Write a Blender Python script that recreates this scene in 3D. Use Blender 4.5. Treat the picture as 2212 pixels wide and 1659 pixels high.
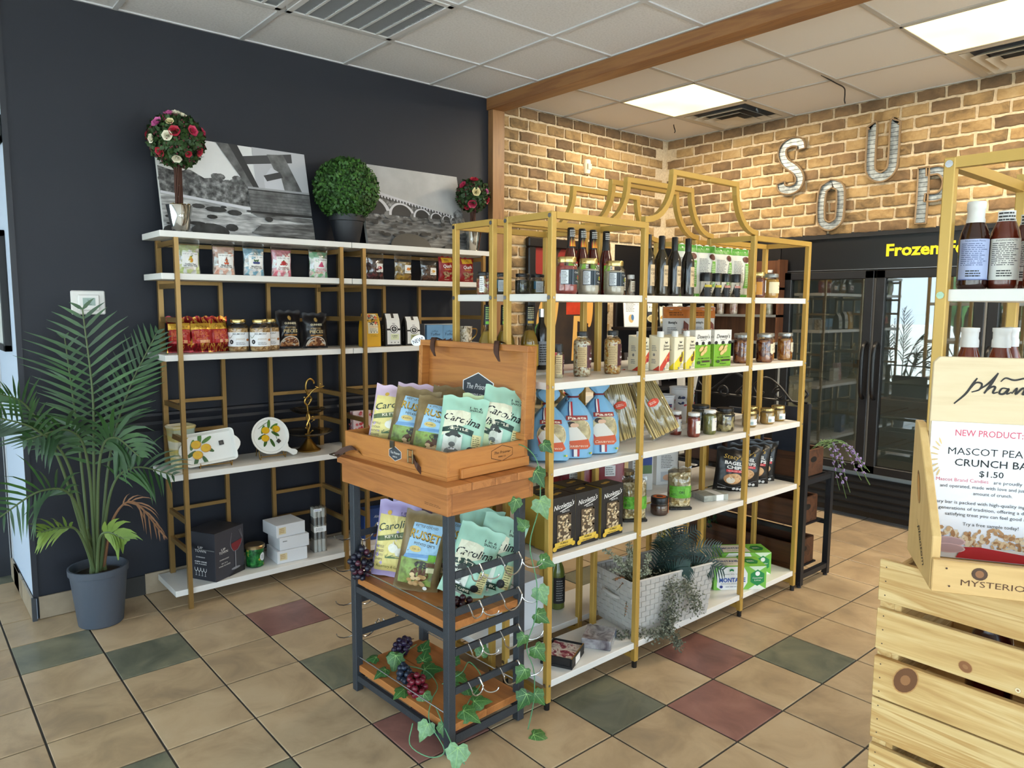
import bpy, math, random
from mathutils import Vector, Matrix, Euler, noise
R = math.radians
PI = math.pi
for o in list(bpy.data.objects): bpy.data.objects.remove(o)
scn = bpy.context.scene
COL = scn.collection
random.seed(7)

# ------------------------------------------------------------------ camera
yaw, pitch, roll = 0.709805, -0.107797, 0.005679
F = Vector((math.sin(yaw)*math.cos(pitch), math.cos(yaw)*math.cos(pitch), math.sin(pitch)))
RT = Vector((math.cos(yaw), -math.sin(yaw), 0)); UP = RT.cross(F)
r2 = RT*math.cos(roll)+UP*math.sin(roll); u2 = -RT*math.sin(roll)+UP*math.cos(roll)
cd = bpy.data.cameras.new('camera'); cam = bpy.data.objects.new('camera', cd); COL.objects.link(cam)
m = Matrix((r2, u2, -F)).transposed().to_4x4(); m.translation = (-0.9286, -3.9839, 1.4813)
cam.matrix_world = m
cd.sensor_width = 36; cd.lens = 36*1582.66/2212; cd.clip_start = .02
scn.camera = cam
# ------------------------------------------------------------------ world / exposure
w = bpy.data.worlds.new('world'); scn.world = w; w.use_nodes = True
bg = w.node_tree.nodes['Background']; bg.inputs[0].default_value = (.76, .87, 1.0, 1); bg.inputs[1].default_value = 4.6
scn.view_settings.view_transform = 'Standard'; scn.view_settings.look = 'None'
scn.view_settings.gamma = 1; scn.view_settings.use_curve_mapping = False
scn.view_settings.exposure = 0.62
scn.cycles.max_bounces = 8; scn.cycles.diffuse_bounces = 4; scn.cycles.glossy_bounces = 3
scn.cycles.transparent_max_bounces = 16; scn.cycles.sample_clamp_indirect = 6
scn.cycles.caustics_reflective = False; scn.cycles.caustics_refractive = False
sl_ = bpy.data.lights.new('sun', 'SUN'); sl_.energy = 14; sl_.angle = R(1); sl_.color = (1, .97, .92)
so_ = bpy.data.objects.new('sun', sl_); so_.rotation_euler = (R(-14), R(30), 0); COL.objects.link(so_)
def portal(name, loc, rot, sx, sy):
    l = bpy.data.lights.new(name, 'AREA'); l.shape = 'RECTANGLE'; l.size = sx; l.size_y = sy; l.cycles.is_portal = True
    o = bpy.data.objects.new(name, l); o.location = loc; o.rotation_euler = rot; COL.objects.link(o)
portal('window_portal', (-4.58, -2.0, 1.5), (0, R(-90), 0), 2.3, 9.8)
portal('window_portal', (0, -7.08, 1.5), (R(90), 0, 0), 8.6, 2.3)

# ------------------------------------------------------------------ helpers
def lin(c):
    if isinstance(c, str): c = tuple(int(c[i:i+2], 16) for i in (0, 2, 4))
    return tuple(((x/255)/12.92 if x/255 <= .04045 else ((x/255+.055)/1.055)**2.4) for x in c[:3])+(1,)
MATS = {}
def newmat(name):
    m = bpy.data.materials.new(name); m.use_nodes = True
    return m, m.node_tree, m.node_tree.nodes['Principled BSDF']
def M(col, rough=.5, metal=0, spec=.5, emit=0, bump=0, bs=60, coat=0):
    k = (str(col), rough, metal, spec, emit, bump, bs, coat)
    if k in MATS: return MATS[k]
    m, nt, p = newmat('plain')
    p.inputs['Base Color'].default_value = lin(col); p.inputs['Roughness'].default_value = rough
    p.inputs['Metallic'].default_value = metal; p.inputs['Specular IOR Level'].default_value = spec
    p.inputs['Coat Weight'].default_value = coat
    if emit:
        p.inputs['Emission Color'].default_value = lin(col); p.inputs['Emission Strength'].default_value = emit
    if bump:
        n = nt.nodes.new('ShaderNodeTexNoise'); n.inputs['Scale'].default_value = bs; n.inputs['Detail'].default_value = 4
        b = nt.nodes.new('ShaderNodeBump'); b.inputs['Strength'].default_value = bump; b.inputs['Distance'].default_value = .01
        tc = nt.nodes.new('ShaderNodeTexCoord'); nt.links.new(tc.outputs['Object'], n.inputs['Vector'])
        nt.links.new(n.outputs[0], b.inputs['Height']); nt.links.new(b.outputs[0], p.inputs['Normal'])
    MATS[k] = m; return m
def ramp(nt, stops):
    r = nt.nodes.new('ShaderNodeValToRGB'); e = r.color_ramp.elements
    while len(e) < len(stops): e.new(.5)
    for x, (pos, c) in zip(e, stops): x.position = pos; x.color = lin(c)
    return r
def MN(name, stops, scale=8, stretch=(1, 1, 1), rough=.5, metal=0, detail=5, rnd=0, bump=0, kind='noise', dist=0, spec=.5, nrough=.55):
    """noise/voronoi/wave driven colour ramp in object space; rnd shifts it per object"""
    k = ('MN', name)
    if k in MATS: return MATS[k]
    m, nt, p = newmat(name)
    tc = nt.nodes.new('ShaderNodeTexCoord'); mp = nt.nodes.new('ShaderNodeMapping')
    mp.inputs['Scale'].default_value = stretch
    nt.links.new(tc.outputs['Object'], mp.inputs['Vector'])
    if rnd:
        oi = nt.nodes.new('ShaderNodeObjectInfo'); ml = nt.nodes.new('ShaderNodeMath'); ml.operation = 'MULTIPLY'; ml.inputs[1].default_value = 37
        nt.links.new(oi.outputs['Random'], ml.inputs[0]); nt.links.new(ml.outputs[0], mp.inputs['Location'])
    if kind == 'vor':
        t = nt.nodes.new('ShaderNodeTexVoronoi'); t.inputs['Scale'].default_value = scale; out = t.outputs['Color']
        sep = nt.nodes.new('ShaderNodeSeparateColor'); nt.links.new(out, sep.inputs[0]); out = sep.outputs[0]; hgt = t.outputs['Distance']
    elif kind == 'wave':
        t = nt.nodes.new('ShaderNodeTexWave'); t.inputs['Scale'].default_value = scale; t.inputs['Distortion'].default_value = dist
        t.inputs['Detail'].default_value = detail; t.inputs['Detail Scale'].default_value = 1.2; out = t.outputs['Fac']; hgt = out
    else:
        t = nt.nodes.new('ShaderNodeTexNoise'); t.inputs['Scale'].default_value = scale; t.inputs['Detail'].default_value = detail
        t.inputs['Roughness'].default_value = nrough; t.inputs['Distortion'].default_value = dist; out = t.outputs[0]; hgt = out
    nt.links.new(mp.outputs[0], t.inputs['Vector'])
    if rnd:
        ad = nt.nodes.new('ShaderNodeMath'); ad.operation = 'MULTIPLY_ADD'; ad.inputs[1].default_value = rnd; ad.inputs[2].default_value = -rnd/2
        nt.links.new(oi.outputs['Random'], ad.inputs[0])
        a2 = nt.nodes.new('ShaderNodeMath'); a2.operation = 'ADD'; nt.links.new(ad.outputs[0], a2.inputs[0]); nt.links.new(out, a2.inputs[1]); out = a2.outputs[0]
    r = ramp(nt, stops); nt.links.new(out, r.inputs[0]); nt.links.new(r.outputs[0], p.inputs['Base Color'])
    p.inputs['Roughness'].default_value = rough; p.inputs['Metallic'].default_value = metal; p.inputs['Specular IOR Level'].default_value = spec
    if bump:
        b = nt.nodes.new('ShaderNodeBump'); b.inputs['Strength'].default_value = bump; b.inputs['Distance'].default_value = .01
        nt.links.new(hgt, b.inputs['Height']); nt.links.new(b.outputs[0], p.inputs['Normal'])
    MATS[k] = m; return m
def wood(name, c1, c2, axis='y', scale=1, rough=.5):
    st = {'x': (2.2, 26, 26), 'y': (26, 2.2, 26), 'z': (26, 26, 2.2)}[axis]
    return MN(name, [(.25, c1), (.5, c2), (.62, c1), (.8, c2)], scale=1.0*scale, stretch=st, rough=rough, detail=6, rnd=.12, bump=.08, dist=.7)
def glass(name, tint, rough=.03, mixmin=.06, mixmax=.75):
    """thin clear wall: tinted see-through plus mirror reflection that grows at grazing angles"""
    k = ('GL', name)
    if k in MATS: return MATS[k]
    m = bpy.data.materials.new(name); m.use_nodes = True; nt = m.node_tree
    nt.nodes.remove(nt.nodes['Principled BSDF']); out = nt.nodes['Material Output']
    tr = nt.nodes.new('ShaderNodeBsdfTransparent'); tr.inputs[0].default_value = lin(tint)
    gl = nt.nodes.new('ShaderNodeBsdfGlossy'); gl.inputs['Roughness'].default_value = rough
    lw = nt.nodes.new('ShaderNodeLayerWeight'); lw.inputs[0].default_value = .25
    mr = nt.nodes.new('ShaderNodeMapRange'); mr.inputs[3].default_value = mixmin; mr.inputs[4].default_value = mixmax
    nt.links.new(lw.outputs['Fresnel'], mr.inputs[0])
    mx = nt.nodes.new('ShaderNodeMixShader'); nt.links.new(mr.outputs[0], mx.inputs[0]); nt.links.new(tr.outputs[0], mx.inputs[1]); nt.links.new(gl.outputs[0], mx.inputs[2])
    nt.links.new(mx.outputs[0], out.inputs[0]); MATS[k] = m; return m

class G:
    """collects geometry of one mesh object, faces carry a material"""
    def __init__(s): s.v = []; s.f = []; s.m = []; s.mats = []
    def mi(s, mat):
        if mat is None: return 0
        if mat not in s.mats: s.mats.append(mat)
        return s.mats.index(mat)
    def add(s, vs, fs, mat=None):
        n = len(s.v); i = s.mi(mat); s.v += [tuple(v) for v in vs]
        s.f += [tuple(a+n for a in f) for f in fs]; s.m += [i]*len(fs); return s
    def box(s, x0, x1, y0, y1, z0, z1, mat=None, T=None):
        vs = [Vector(p) for p in ((x0, y0, z0), (x1, y0, z0), (x1, y1, z0), (x0, y1, z0), (x0, y0, z1), (x1, y0, z1), (x1, y1, z1), (x0, y1, z1))]
        if T: vs = [T @ v for v in vs]
        return s.add(vs, [(0, 3, 2, 1), (4, 5, 6, 7), (0, 1, 5, 4), (1, 2, 6, 5), (2, 3, 7, 6), (3, 0, 4, 7)], mat)
    def cbox(s, c, d, mat=None, T=None):
        return s.box(c[0]-d[0]/2, c[0]+d[0]/2, c[1]-d[1]/2, c[1]+d[1]/2, c[2]-d[2]/2, c[2]+d[2]/2, mat, T)
    def lathe(s, prof, n=24, mat=None, c=(0, 0), cap=True, arc=(0, 2*PI), sq=0):
        full = abs(arc[1]-arc[0]-2*PI) < 1e-6; k = n if full else n+1; vs = []
        for r, z in prof:
            for i in range(k):
                a = arc[0]+(arc[1]-arc[0])*i/n
                q = 1
                if sq: q = 1/max(abs(math.cos(a))**sq+abs(math.sin(a))**sq, 1e-9)**(1/sq)
                vs.append((c[0]+r*q*math.cos(a), c[1]+r*q*math.sin(a), z))
        fs = []
        for j in range(len(prof)-1):
            for i in range(n):
                i2 = (i+1) % k if full else i+1
                fs.append((j*k+i, j*k+i2, (j+1)*k+i2, (j+1)*k+i))
        if cap and full:
            if prof[0][0] > 1e-5: fs.append(tuple(range(k))[::-1])
            if prof[-1][0] > 1e-5: fs.append(tuple((len(prof)-1)*k+i for i in range(k)))
        return s.add(vs, fs, mat)
    def tube(s, pts, r, n=6, mat=None, close=False):
        pts = [Vector(p) for p in pts]; k = len(pts); vs = []; pr = None
        for i, p in enumerate(pts):
            t = (pts[min(i+1, k-1)]-pts[max(i-1, 0)])
            if close: t = pts[(i+1) % k]-pts[i-1]
            t.normalize()
            if pr is None: a = t.orthogonal().normalized()
            else: a = (pr-t*pr.dot(t)); a = a.normalized() if a.length > 1e-6 else t.orthogonal().normalized()
            pr = a; b = t.cross(a); rr = r[i] if isinstance(r, (list, tuple)) else r
            vs += [p+(a*math.cos(2*PI*j/n)+b*math.sin(2*PI*j/n))*rr for j in range(n)]
        fs = []
        for i in range(k if close else k-1):
            i2 = (i+1) % k
            for j in range(n): fs.append((i*n+j, i*n+(j+1) % n, i2*n+(j+1) % n, i2*n+j))
        if not close: fs += [tuple(range(n))[::-1], tuple((k-1)*n+j for j in range(n))]
        return s.add(vs, fs, mat)
    def sbar(s, pts, wd, mat=None, up=(0, 1, 0)):
        """square-section bar along a polyline lying in a plane whose normal is `up`"""
        pts = [Vector(p) for p in pts]; up = Vector(up); k = len(pts); vs = []
        for i, p in enumerate(pts):
            t = (pts[min(i+1, k-1)]-pts[max(i-1, 0)]).normalized(); b = t.cross(up).normalized()*wd/2; a = up*wd/2
            vs += [p+a+b, p-a+b, p-a-b, p+a-b]
        fs = [(i*4+j, i*4+(j+1) % 4, (i+1)*4+(j+1) % 4, (i+1)*4+j) for i in range(k-1) for j in range(4)]
        fs += [(3, 2, 1, 0), tuple((k-1)*4+j for j in range(4))]
        return s.add(vs, fs, mat)
    def sphere(s, c, r, nu=10, nv=7, mat=None, sc=(1, 1, 1)):
        vs = []; fs = []
        for j in range(nv+1):
            ph = PI*j/nv
            for i in range(nu):
                a = 2*PI*i/nu; vs.append((c[0]+r*sc[0]*math.sin(ph)*math.cos(a), c[1]+r*sc[1]*math.sin(ph)*math.sin(a), c[2]+r*sc[2]*math.cos(ph)))
        for j in range(nv):
            for i in range(nu): fs.append((j*nu+i, (j+1)*nu+i, (j+1)*nu+(i+1) % nu, j*nu+(i+1) % nu))
        return s.add(vs, fs, mat)
    def prism(s, pts, y0, y1, mat=None, plane='xz'):
        """polygon (counter-clockwise from the front) extruded between y0 and y1"""
        n = len(pts); f = (lambda a, b, y: (a, y, b)) if plane == 'xz' else ((lambda a, b, y: (a, b, y)) if plane == 'xy' else (lambda a, b, y: (y, a, b)))
        vs = [f(a, b, y0) for a, b in pts]+[f(a, b, y1) for a, b in pts]
        fs = [tuple(range(n)), tuple(range(2*n-1, n-1, -1))]+[(i, n+i, n+(i+1) % n, (i+1) % n) for i in range(n)]
        return s.add(vs, fs, mat)
    def grid(s, fn, nu, nv, mat=None):
        vs = [fn(i/nu, j/nv) for j in range(nv+1) for i in range(nu+1)]
        fs = [(j*(nu+1)+i, j*(nu+1)+i+1, (j+1)*(nu+1)+i+1, (j+1)*(nu+1)+i) for j in range(nv) for i in range(nu)]
        return s.add(vs, fs, mat)
    def mesh(s, name, smooth=0):
        me = bpy.data.meshes.new(name); me.from_pydata(s.v, [], s.f)
        for mt in (s.mats or [M('cccccc')]): me.materials.append(mt)
        if len(s.mats) > 1: me.polygons.foreach_set('material_index', s.m)
        if smooth:
            me.polygons.foreach_set('use_smooth', [True]*len(me.polygons)); me.set_sharp_from_angle(angle=R(smooth))
        me.update(); return me
    def obj(s, name, parent=None, smooth=0, bevel=0, loc=None, rot=None):
        return link(name, s.mesh(name, smooth), parent, bevel, loc, rot)
def link(name, me, parent=None, bevel=0, loc=None, rot=None):
    o = bpy.data.objects.new(name, me); COL.objects.link(o)
    if parent: o.parent = parent
    if loc: o.location = loc
    if rot: o.rotation_euler = rot
    if bevel:
        b = o.modifiers.new('edge', 'BEVEL'); b.width = bevel; b.segments = 1; b.limit_method = 'ANGLE'
    return o
def tag(o, label, cat, group=None, kind=None):
    if label: o['label'] = label
    if cat: o['category'] = cat
    if group: o['group'] = group
    if kind: o['kind'] = kind
    return o
def thing(name, label, cat, loc=(0, 0, 0), rot=(0, 0, 0), group=None):
    o = bpy.data.objects.new(name, None); COL.objects.link(o); o.empty_display_size = .05
    o.location = loc; o.rotation_euler = rot if isinstance(rot, (tuple, list)) else (0, 0, rot)
    return tag(o, label, cat, group)
def dup(root, loc, rot=(0, 0, 0), label=None, group=None, scale=None):
    def cp(o, par):
        c = o.copy(); COL.objects.link(c); c.parent = par
        for ch in [x for x in bpy.data.objects if x.parent == o]: cp(ch, c)
        return c
    r = cp(root, None); r.location = loc; r.rotation_euler = rot if isinstance(rot, (tuple, list)) else (0, 0, rot)
    if scale: r.scale = scale
    if label: r['label'] = label
    if group: r['group'] = group
    return r
def smooth_pts(pts, n=6):
    pts = [Vector(p) for p in pts]; out = []
    P = [pts[0]*2-pts[1]]+pts+[pts[-1]*2-pts[-2]]
    for i in range(1, len(P)-2):
        for k in range(n):
            t = k/n; a, b, c, d = P[i-1], P[i], P[i+1], P[i+2]
            out.append(.5*((2*b)+(c-a)*t+(2*a-5*b+4*c-d)*t*t+(3*b-a-3*c+d)*t**3))
    out.append(pts[-1]); return out
TXT = {}
def textgeo(s, bold=0.0):
    k = (s, bold)
    if k in TXT: return TXT[k]
    cu = bpy.data.curves.new('t', 'FONT'); cu.body = s; cu.size = 1; cu.resolution_u = 2; cu.offset = bold
    o = bpy.data.objects.new('t', cu); me = bpy.data.meshes.new_from_object(o)
    vs = [(v.co.x, v.co.y) for v in me.vertices]; fs = [tuple(p.vertices) for p in me.polygons]
    bpy.data.meshes.remove(me); bpy.data.objects.remove(o); bpy.data.curves.remove(cu)
    if not vs: vs = [(0, 0)]
    x0 = min(v[0] for v in vs); x1 = max(v[0] for v in vs)
    vs = [(x-(x0+x1)/2, y) for x, y in vs]; TXT[k] = (vs, fs, x1-x0); return TXT[k]
class D:
    """flat print laid on a front surface: face(x, z, e) gives the 3D point, e lifts it off"""
    def __init__(s, face, e0=.0006, de=.0003, mx=0): s.face = face; s.e = e0; s.de = de; s.g = G(); s.mx = mx
    def _put(s, p2, fs, mat):
        if s.mx:                                   # split long edges so that the print follows a curved surface
            p2 = [Vector((a, b)) for a, b in p2]; out = []; st = []; mid = {}
            for f in fs: st += [(f[0], f[i], f[i+1]) for i in range(1, len(f)-1)]
            def md(a, b):
                k = (min(a, b), max(a, b))
                if k not in mid: mid[k] = len(p2); p2.append((p2[a]+p2[b])/2)
                return mid[k]
            while st:
                a, b, c = st.pop(); la, lb, lc = (p2[a]-p2[b]).length, (p2[b]-p2[c]).length, (p2[c]-p2[a]).length; L = max(la, lb, lc)
                if L <= s.mx: out.append((a, b, c))
                elif L == la: q = md(a, b); st += [(a, q, c), (q, b, c)]
                elif L == lb: q = md(b, c); st += [(a, b, q), (a, q, c)]
                else: q = md(c, a); st += [(a, b, q), (q, b, c)]
            fs = out
        s.g.add([s.face(x, z, s.e) for x, z in p2], fs, mat); s.e += s.de
    def rect(s, x0, z0, x1, z1, mat, nx=4, nz=3, rot=0):
        c, k = math.cos(rot), math.sin(rot); mx, mz = (x0+x1)/2, (z0+z1)/2
        vs = [(x0+(x1-x0)*i/nx, z0+(z1-z0)*j/nz) for j in range(nz+1) for i in range(nx+1)]
        if rot: vs = [(mx+(x-mx)*c-(z-mz)*k, mz+(x-mx)*k+(z-mz)*c) for x, z in vs]
        s._put(vs, [(j*(nx+1)+i, j*(nx+1)+i+1, (j+1)*(nx+1)+i+1, (j+1)*(nx+1)+i) for j in range(nz) for i in range(nx)], mat); return s
    def ell(s, cx, cz, rx, rz, mat, n=16, a0=0, a1=2*PI, rot=0):
        c, k = math.cos(rot), math.sin(rot); vs = [(cx, cz)]
        for q in (.5, 1):
            for i in range(n+1):
                a = a0+(a1-a0)*i/n; x, z = rx*q*math.cos(a), rz*q*math.sin(a); vs.append((cx+x*c-z*k, cz+x*k+z*c))
        fs = [(0, 1+i, 2+i) for i in range(n)]+[(1+i, n+2+i, n+3+i, 2+i) for i in range(n)]
        s._put(vs, fs, mat); return s
    def poly(s, pts, mat): s._put(pts, [tuple(range(len(pts)))], mat); return s
    def txt(s, t, cx, cz, h, mat, w=None, shear=0, rot=0, bold=0.0, arch=0):
        vs, fs, tw = textgeo(t, bold); sx = h if w is None else w/max(tw, 1e-6); out = []
        c, k = math.cos(rot), math.sin(rot)
        for x, y in vs:
            X = x*sx+y*h*shear; Y = (y-.35)*h+(arch*(1-(2*x/max(tw, 1e-6))**2) if arch else 0); out.append((cx+X*c-Y*k, cz+X*k+Y*c))
        s._put(out, fs, mat); return s
    def lines(s, x0, z0, x1, z1, n, mat, seed=1, th=.45):
        rg = random.Random(seed); p = (z1-z0)/n; vs = []; fs = []
        for i in range(n):
            z = z1-p*(i+.5); x = x0; xe = x0+(x1-x0)*rg.uniform(.7, 1)
            while x < xe:
                wd = min((x1-x0)*rg.uniform(.08, .26), xe-x); b = len(vs)
                vs += [(x, z-p*th/2), (x+wd, z-p*th/2), (x+wd, z+p*th/2), (x, z+p*th/2)]; fs.append((b, b+1, b+2, b+3)); x += wd+(x1-x0)*.03
        s._put(vs, fs, mat); return s
    def stroke(s, pts, wd, mat, n=5, sm=True):
        q = smooth_pts([(a, b, 0) for a, b in pts], n) if sm else [Vector((a, b, 0)) for a, b in pts]; vs = []
        for i, p in enumerate(q):
            t = (q[min(i+1, len(q)-1)]-q[max(i-1, 0)]).normalized(); nn = Vector((-t.y, t.x, 0))
            ww = wd*(.55+.45*math.sin(PI*min(1, (i+.5)/len(q)))) if sm else wd
            vs += [(p.x+nn.x*ww/2, p.y+nn.y*ww/2), (p.x-nn.x*ww/2, p.y-nn.y*ww/2)]
        s._put(vs, [(2*i, 2*i+1, 2*i+3, 2*i+2) for i in range(len(q)-1)], mat); return s
    def obj(s, name, parent, **k): return s.g.obj(name, parent, **k)
def flat(y): return lambda x, z, e: (x, y-e, z)
def sideL(xl): return lambda x, z, e: (xl-e, -x, z)          # the -x side of a box, x runs towards the viewer's right
def topf(zt): return lambda x, z, e: (x, z, zt+e)
def cylf(rf, a0=0):
    r = rf if callable(rf) else (lambda z: rf)
    def f(x, z, e):
        rr = r(z); a = x/rr+a0; return ((rr+e)*math.sin(a), -(rr+e)*math.cos(a), z)
    return f

# ------------------------------------------------------------------ shared materials
BLACK = M('0c0c0e', .5); WHITE = M('f2f2f0', .45); INK = M('1a1a1c', .6); CREAM = M('efe6cf', .5); GREYI = M('8a8a8a', .6)
GOLD = M('c09b4d', .38, .25); BRONZE = M('9a7a48', .35, .6); BOARD = M('e8e6e2', .35)
STEEL = M('c8c8c8', .22, 1); CHROME = M('d8d8d8', .12, 1); BRASS = M('b08d4a', .28, 1)
GL = glass('clear_glass', 'ffffff'); PLASTIC = glass('clear_plastic', 'f4f6f6', .12, .1, .8)
LIDGOLD = M('c9b477', .25, .9); LIDWHITE = M('e8e8e6', .35); LIDBLACK = M('131315', .35)
RED = M('b3202c', .5); YEL = M('f2c230', .5); BLUE = M('2d5ea8', .5); GREEN = M('4f9a3a', .5)
# ================================================================== THE SETTING
def struct(o): o['kind'] = 'structure'; return o
def stest(p):
    d = Vector(p)-cam.matrix_world.translation; z = d.dot(F)
    if z < .15: return False
    return abs(d.dot(r2)/z*1582.66) < 1220 and abs(d.dot(u2)/z*1582.66) < 940
TILE = [MN('tile_tan', [(.22, '96836b'), (.42, 'ae9677'), (.58, 'bea685'), (.8, 'c8b394')], 5.5, rough=.33, detail=9, rnd=.16, dist=.6, nrough=.6),
        MN('tile_slate', [(.25, '55584c'), (.45, '6f7060'), (.6, '807e69'), (.8, '8f8c76')], 5.5, rough=.33, detail=9, rnd=.1, dist=.7, nrough=.6),
        MN('tile_rose', [(.25, '6d4a44'), (.45, '875e56'), (.6, '976b61'), (.8, 'a37c72')], 5.5, rough=.33, detail=9, rnd=.1, dist=.6, nrough=.6)]
GROUT = M('3b3a38', .8)
fl = G(); fl.box(-4.6, 5, -7.1, 4, -.12, -.004, GROUT)
floor = struct(fl.obj('floor'))
def tile_mesh(mt):
    g = G(); a = .1462; b = .1445
    vs = [(-a, -a, -.01), (a, -a, -.01), (a, a, -.01), (-a, a, -.01), (-a, -a, -.0012), (a, -a, -.0012), (a, a, -.0012), (-a, a, -.0012), (-b, -b, 0), (b, -b, 0), (b, b, 0), (-b, b, 0)]
    fs = [(8, 9, 10, 11)]+[(k+i, k+(i+1) % 4, k+4+(i+1) % 4, k+4+i) for k in (0, 4) for i in range(4)]
    g.add(vs, fs, mt); return g.mesh('tile')
TM = [tile_mesh(t) for t in TILE]
special = {(-2, 1): 1, (-1, 2): 1, (1, 2): 2, (1, 4): 1, (-2, 5): 1, (-1, 6): 1, (3, 7): 1, (5, 7): 2, (4, 8): 2, (6, 8): 1, (1, 6): 2, (-2, -3): 1, (6, 4): 1, (10, 6): 0}
rest = G(); ntile = 0
for i in range(-15, 15):
    for j in range(-13, 23):
        x, y = (i+.5)*.3, -(j+.5)*.3
        if x > 4.4: continue
        if stest((x, y, 0)) and not (x > -.4 and y > 0) and x < 4.3:
            o = link('tile', TM[special.get((i, j), 0)], floor, loc=(x, y, 0), rot=(0, 0, R(90)*random.randrange(4))); ntile += 1
        else:
            rest.box(x-.146, x+.146, y-.146, y+.146, -.01, 0, TILE[0])
tag(rest.obj('tile_field', floor), None, None, kind='stuff')
# ---- walls of the dark side
NAVY = M('23262f', .55, spec=.35, bump=.03, bs=220); NAVYT = M('1e212a', .5)
PALE = M('c3d2e6', .6, bump=.03, bs=150); PLASTER = M('d8d6d0', .7)
g = G(); g.box(-.46, 2.25, -.025, .65, 0, 2.86, NAVY); wl = struct(g.obj('wall_navy'))
g = G(); g.box(-.47, -.4602, -.03, .65, 0, 2.86, PALE); wr = struct(g.obj('wall_return'))
g = G(); g.box(-.474, -.452, -.034, -.0252, 0.1, 2.86, NAVYT); struct(g.obj('trim_1'))
g = G(); rail = [(-.026, .835), (-.034, .85), (-.042, .87), (-.037, .885), (-.047, .9), (-.053, .915), (-.05, .928), (-.026, .932)]
g.prism(rail[::-1], -.45, 2.24, NAVYT, 'yz'); struct(g.obj('trim_2', smooth=25))
TB = [MN('tile_base', [(.3, '8d7d69'), (.6, 'a6967f'), (.8, 'b5a690')], 7, rough=.4, detail=8, rnd=.2)]
bb = struct(G().box(-.45, 2.25, -.036, -.0256, 0, .1, GROUT).obj('baseboard_navy'))
g = G(); g.box(-.146, .146, -.012, 0, .002, .108, TB[0]); bme = g.mesh('tile')
for k, x in enumerate([-.308, 0+.152, .452, .752, 1.052, 1.352, 1.652, 1.952]): link('tile', bme, bb, .0015, loc=(x-.0, -.034, 0))
g = G(); g.box(-.006, .012, -.006, .012, 0, .11, M('3c3f44', .4)); g.obj('corner_strip', bb, loc=(-.478, -.049, 0))
b2 = struct(G().box(-.476, -.4702, -.03, .65, 0, .1, GROUT).obj('baseboard_return'))
g = G(); g.box(-.01, 0, -.146, .146, .002, .108, TB[0]); bme2 = g.mesh('tile')
for y in (.12, .42, .6): link('tile', bme2, b2, .0015, loc=(-.474, y-.005 if y < .6 else y-.07, 0))
# the rest of the shop behind and beside the camera: storefront windows
g = G()
for (y0, y1) in ((-7.1, 2.0),): g.box(-4.62, -4.5, y0, y1, 0, .08, PLASTER); g.box(-4.62, -4.5, 2.0, 3.9, 0, 2.86, PLASTER); g.box(-4.62, -4.5, y0, y1, 2.62, 2.86, PLASTER)
struct(g.obj('wall_storefront'))
g = G(); g.box(-4.5, 5, -7.12, -7, 0, .08, PLASTER); g.box(-4.5, 5, -7.12, -7, 2.62, 2.86, PLASTER); g.box(4.18, 5, -7.0, -3.3, 0, 2.86, PLASTER); struct(g.obj('wall_front'))
g = G(); g.box(-4.5, -.47, 3.9, 4, 0, 2.86, M('c9ced6', .7)); g.box(-.47, -.40, .66, 3.9, 0, 2.86, M('c9ced6', .7)); struct(g.obj('wall_far'))
ALU = M('3a3b3d', .4, .5); WG = glass('window_glass', 'f3f8f8', .01, .05, .6)
n = 0
for k in range(6):
    n += 1; y0 = -7+k*1.5; y1 = y0+1.5
    f = struct(G().box(-4.57, -4.53, y0, y0+.06, .08, 2.62, ALU).box(-4.57, -4.53, y1-.01, y1, .08, 2.62, ALU).box(-4.57, -4.53, y0, y1, .08, .14, ALU).box(-4.57, -4.53, y0, y1, 2.56, 2.62, ALU).obj('window_%d' % n))
    G().box(-4.553, -4.547, y0+.06, y1-.01, .14, 2.56, WG).obj('pane', f)
for k in range(5):
    n += 1; x0 = -4.5+k*1.72; x1 = x0+1.72
    f = struct(G().box(x0, x0+.06, -7.07, -7.03, .08, 2.62, ALU).box(x1-.01, x1, -7.07, -7.03, .08, 2.62, ALU).box(x0, x1, -7.07, -7.03, .08, .14, ALU).box(x0, x1, -7.07, -7.03, 2.56, 2.62, ALU).obj('window_%d' % n))
    G().box(x0+.06, x1-.01, -7.053, -7.047, .14, 2.56, WG).obj('pane', f)
g = G(); g.box(-60, -4.63, -40, 40, -.2, -.05, M('c9c7c2', .9)); g.box(-4.63, 30, -40, -7.13, -.2, -.05, M('c9c7c2', .9)); struct(g.obj('pavement'))
LEAFO = MN('hedge_leaf', [(.3, '24401c'), (.6, '3f6a2c'), (.8, '5c8a3e')], 3, rough=.7)
for k in range(6):
    g = G(); rg = random.Random(k); h = rg.uniform(2.5, 4.5)
    for q in range(7): g.sphere((rg.uniform(-1.4, 1.4), rg.uniform(-1.6, 1.6), h*.6+rg.uniform(-1, 1.4)), rg.uniform(.9, 1.5), 10, 7, LEAFO)
    t = thing('street_tree', 'green tree beyond the car park, seen only mirrored in the freezer door', 'tree', (-22-rg.uniform(0, 6), -16+k*7.4, -.05), group='trees outside the storefront')
    G().lathe([(.16, 0), (.12, h*.6)], 8, M('4b3a2a', .9)).obj('trunk', t); g.obj('crown', t, smooth=60)
# ---- wooden post and beam
OAKB = wood('oak_beam', '7f5534', '94683f', 'y', .8, .45); OAKP = wood('oak_post', '85603f', '9a7148', 'z', .8, .45)
struct(G().box(2.25, 2.352, -.075, -.02, 0, 2.772, OAKP).obj('trim_3', bevel=.002))
struct(G().box(2.235, 2.35, -7, -.02, 2.772, 2.852, OAKB).obj('trim_4', bevel=.002))
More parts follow.
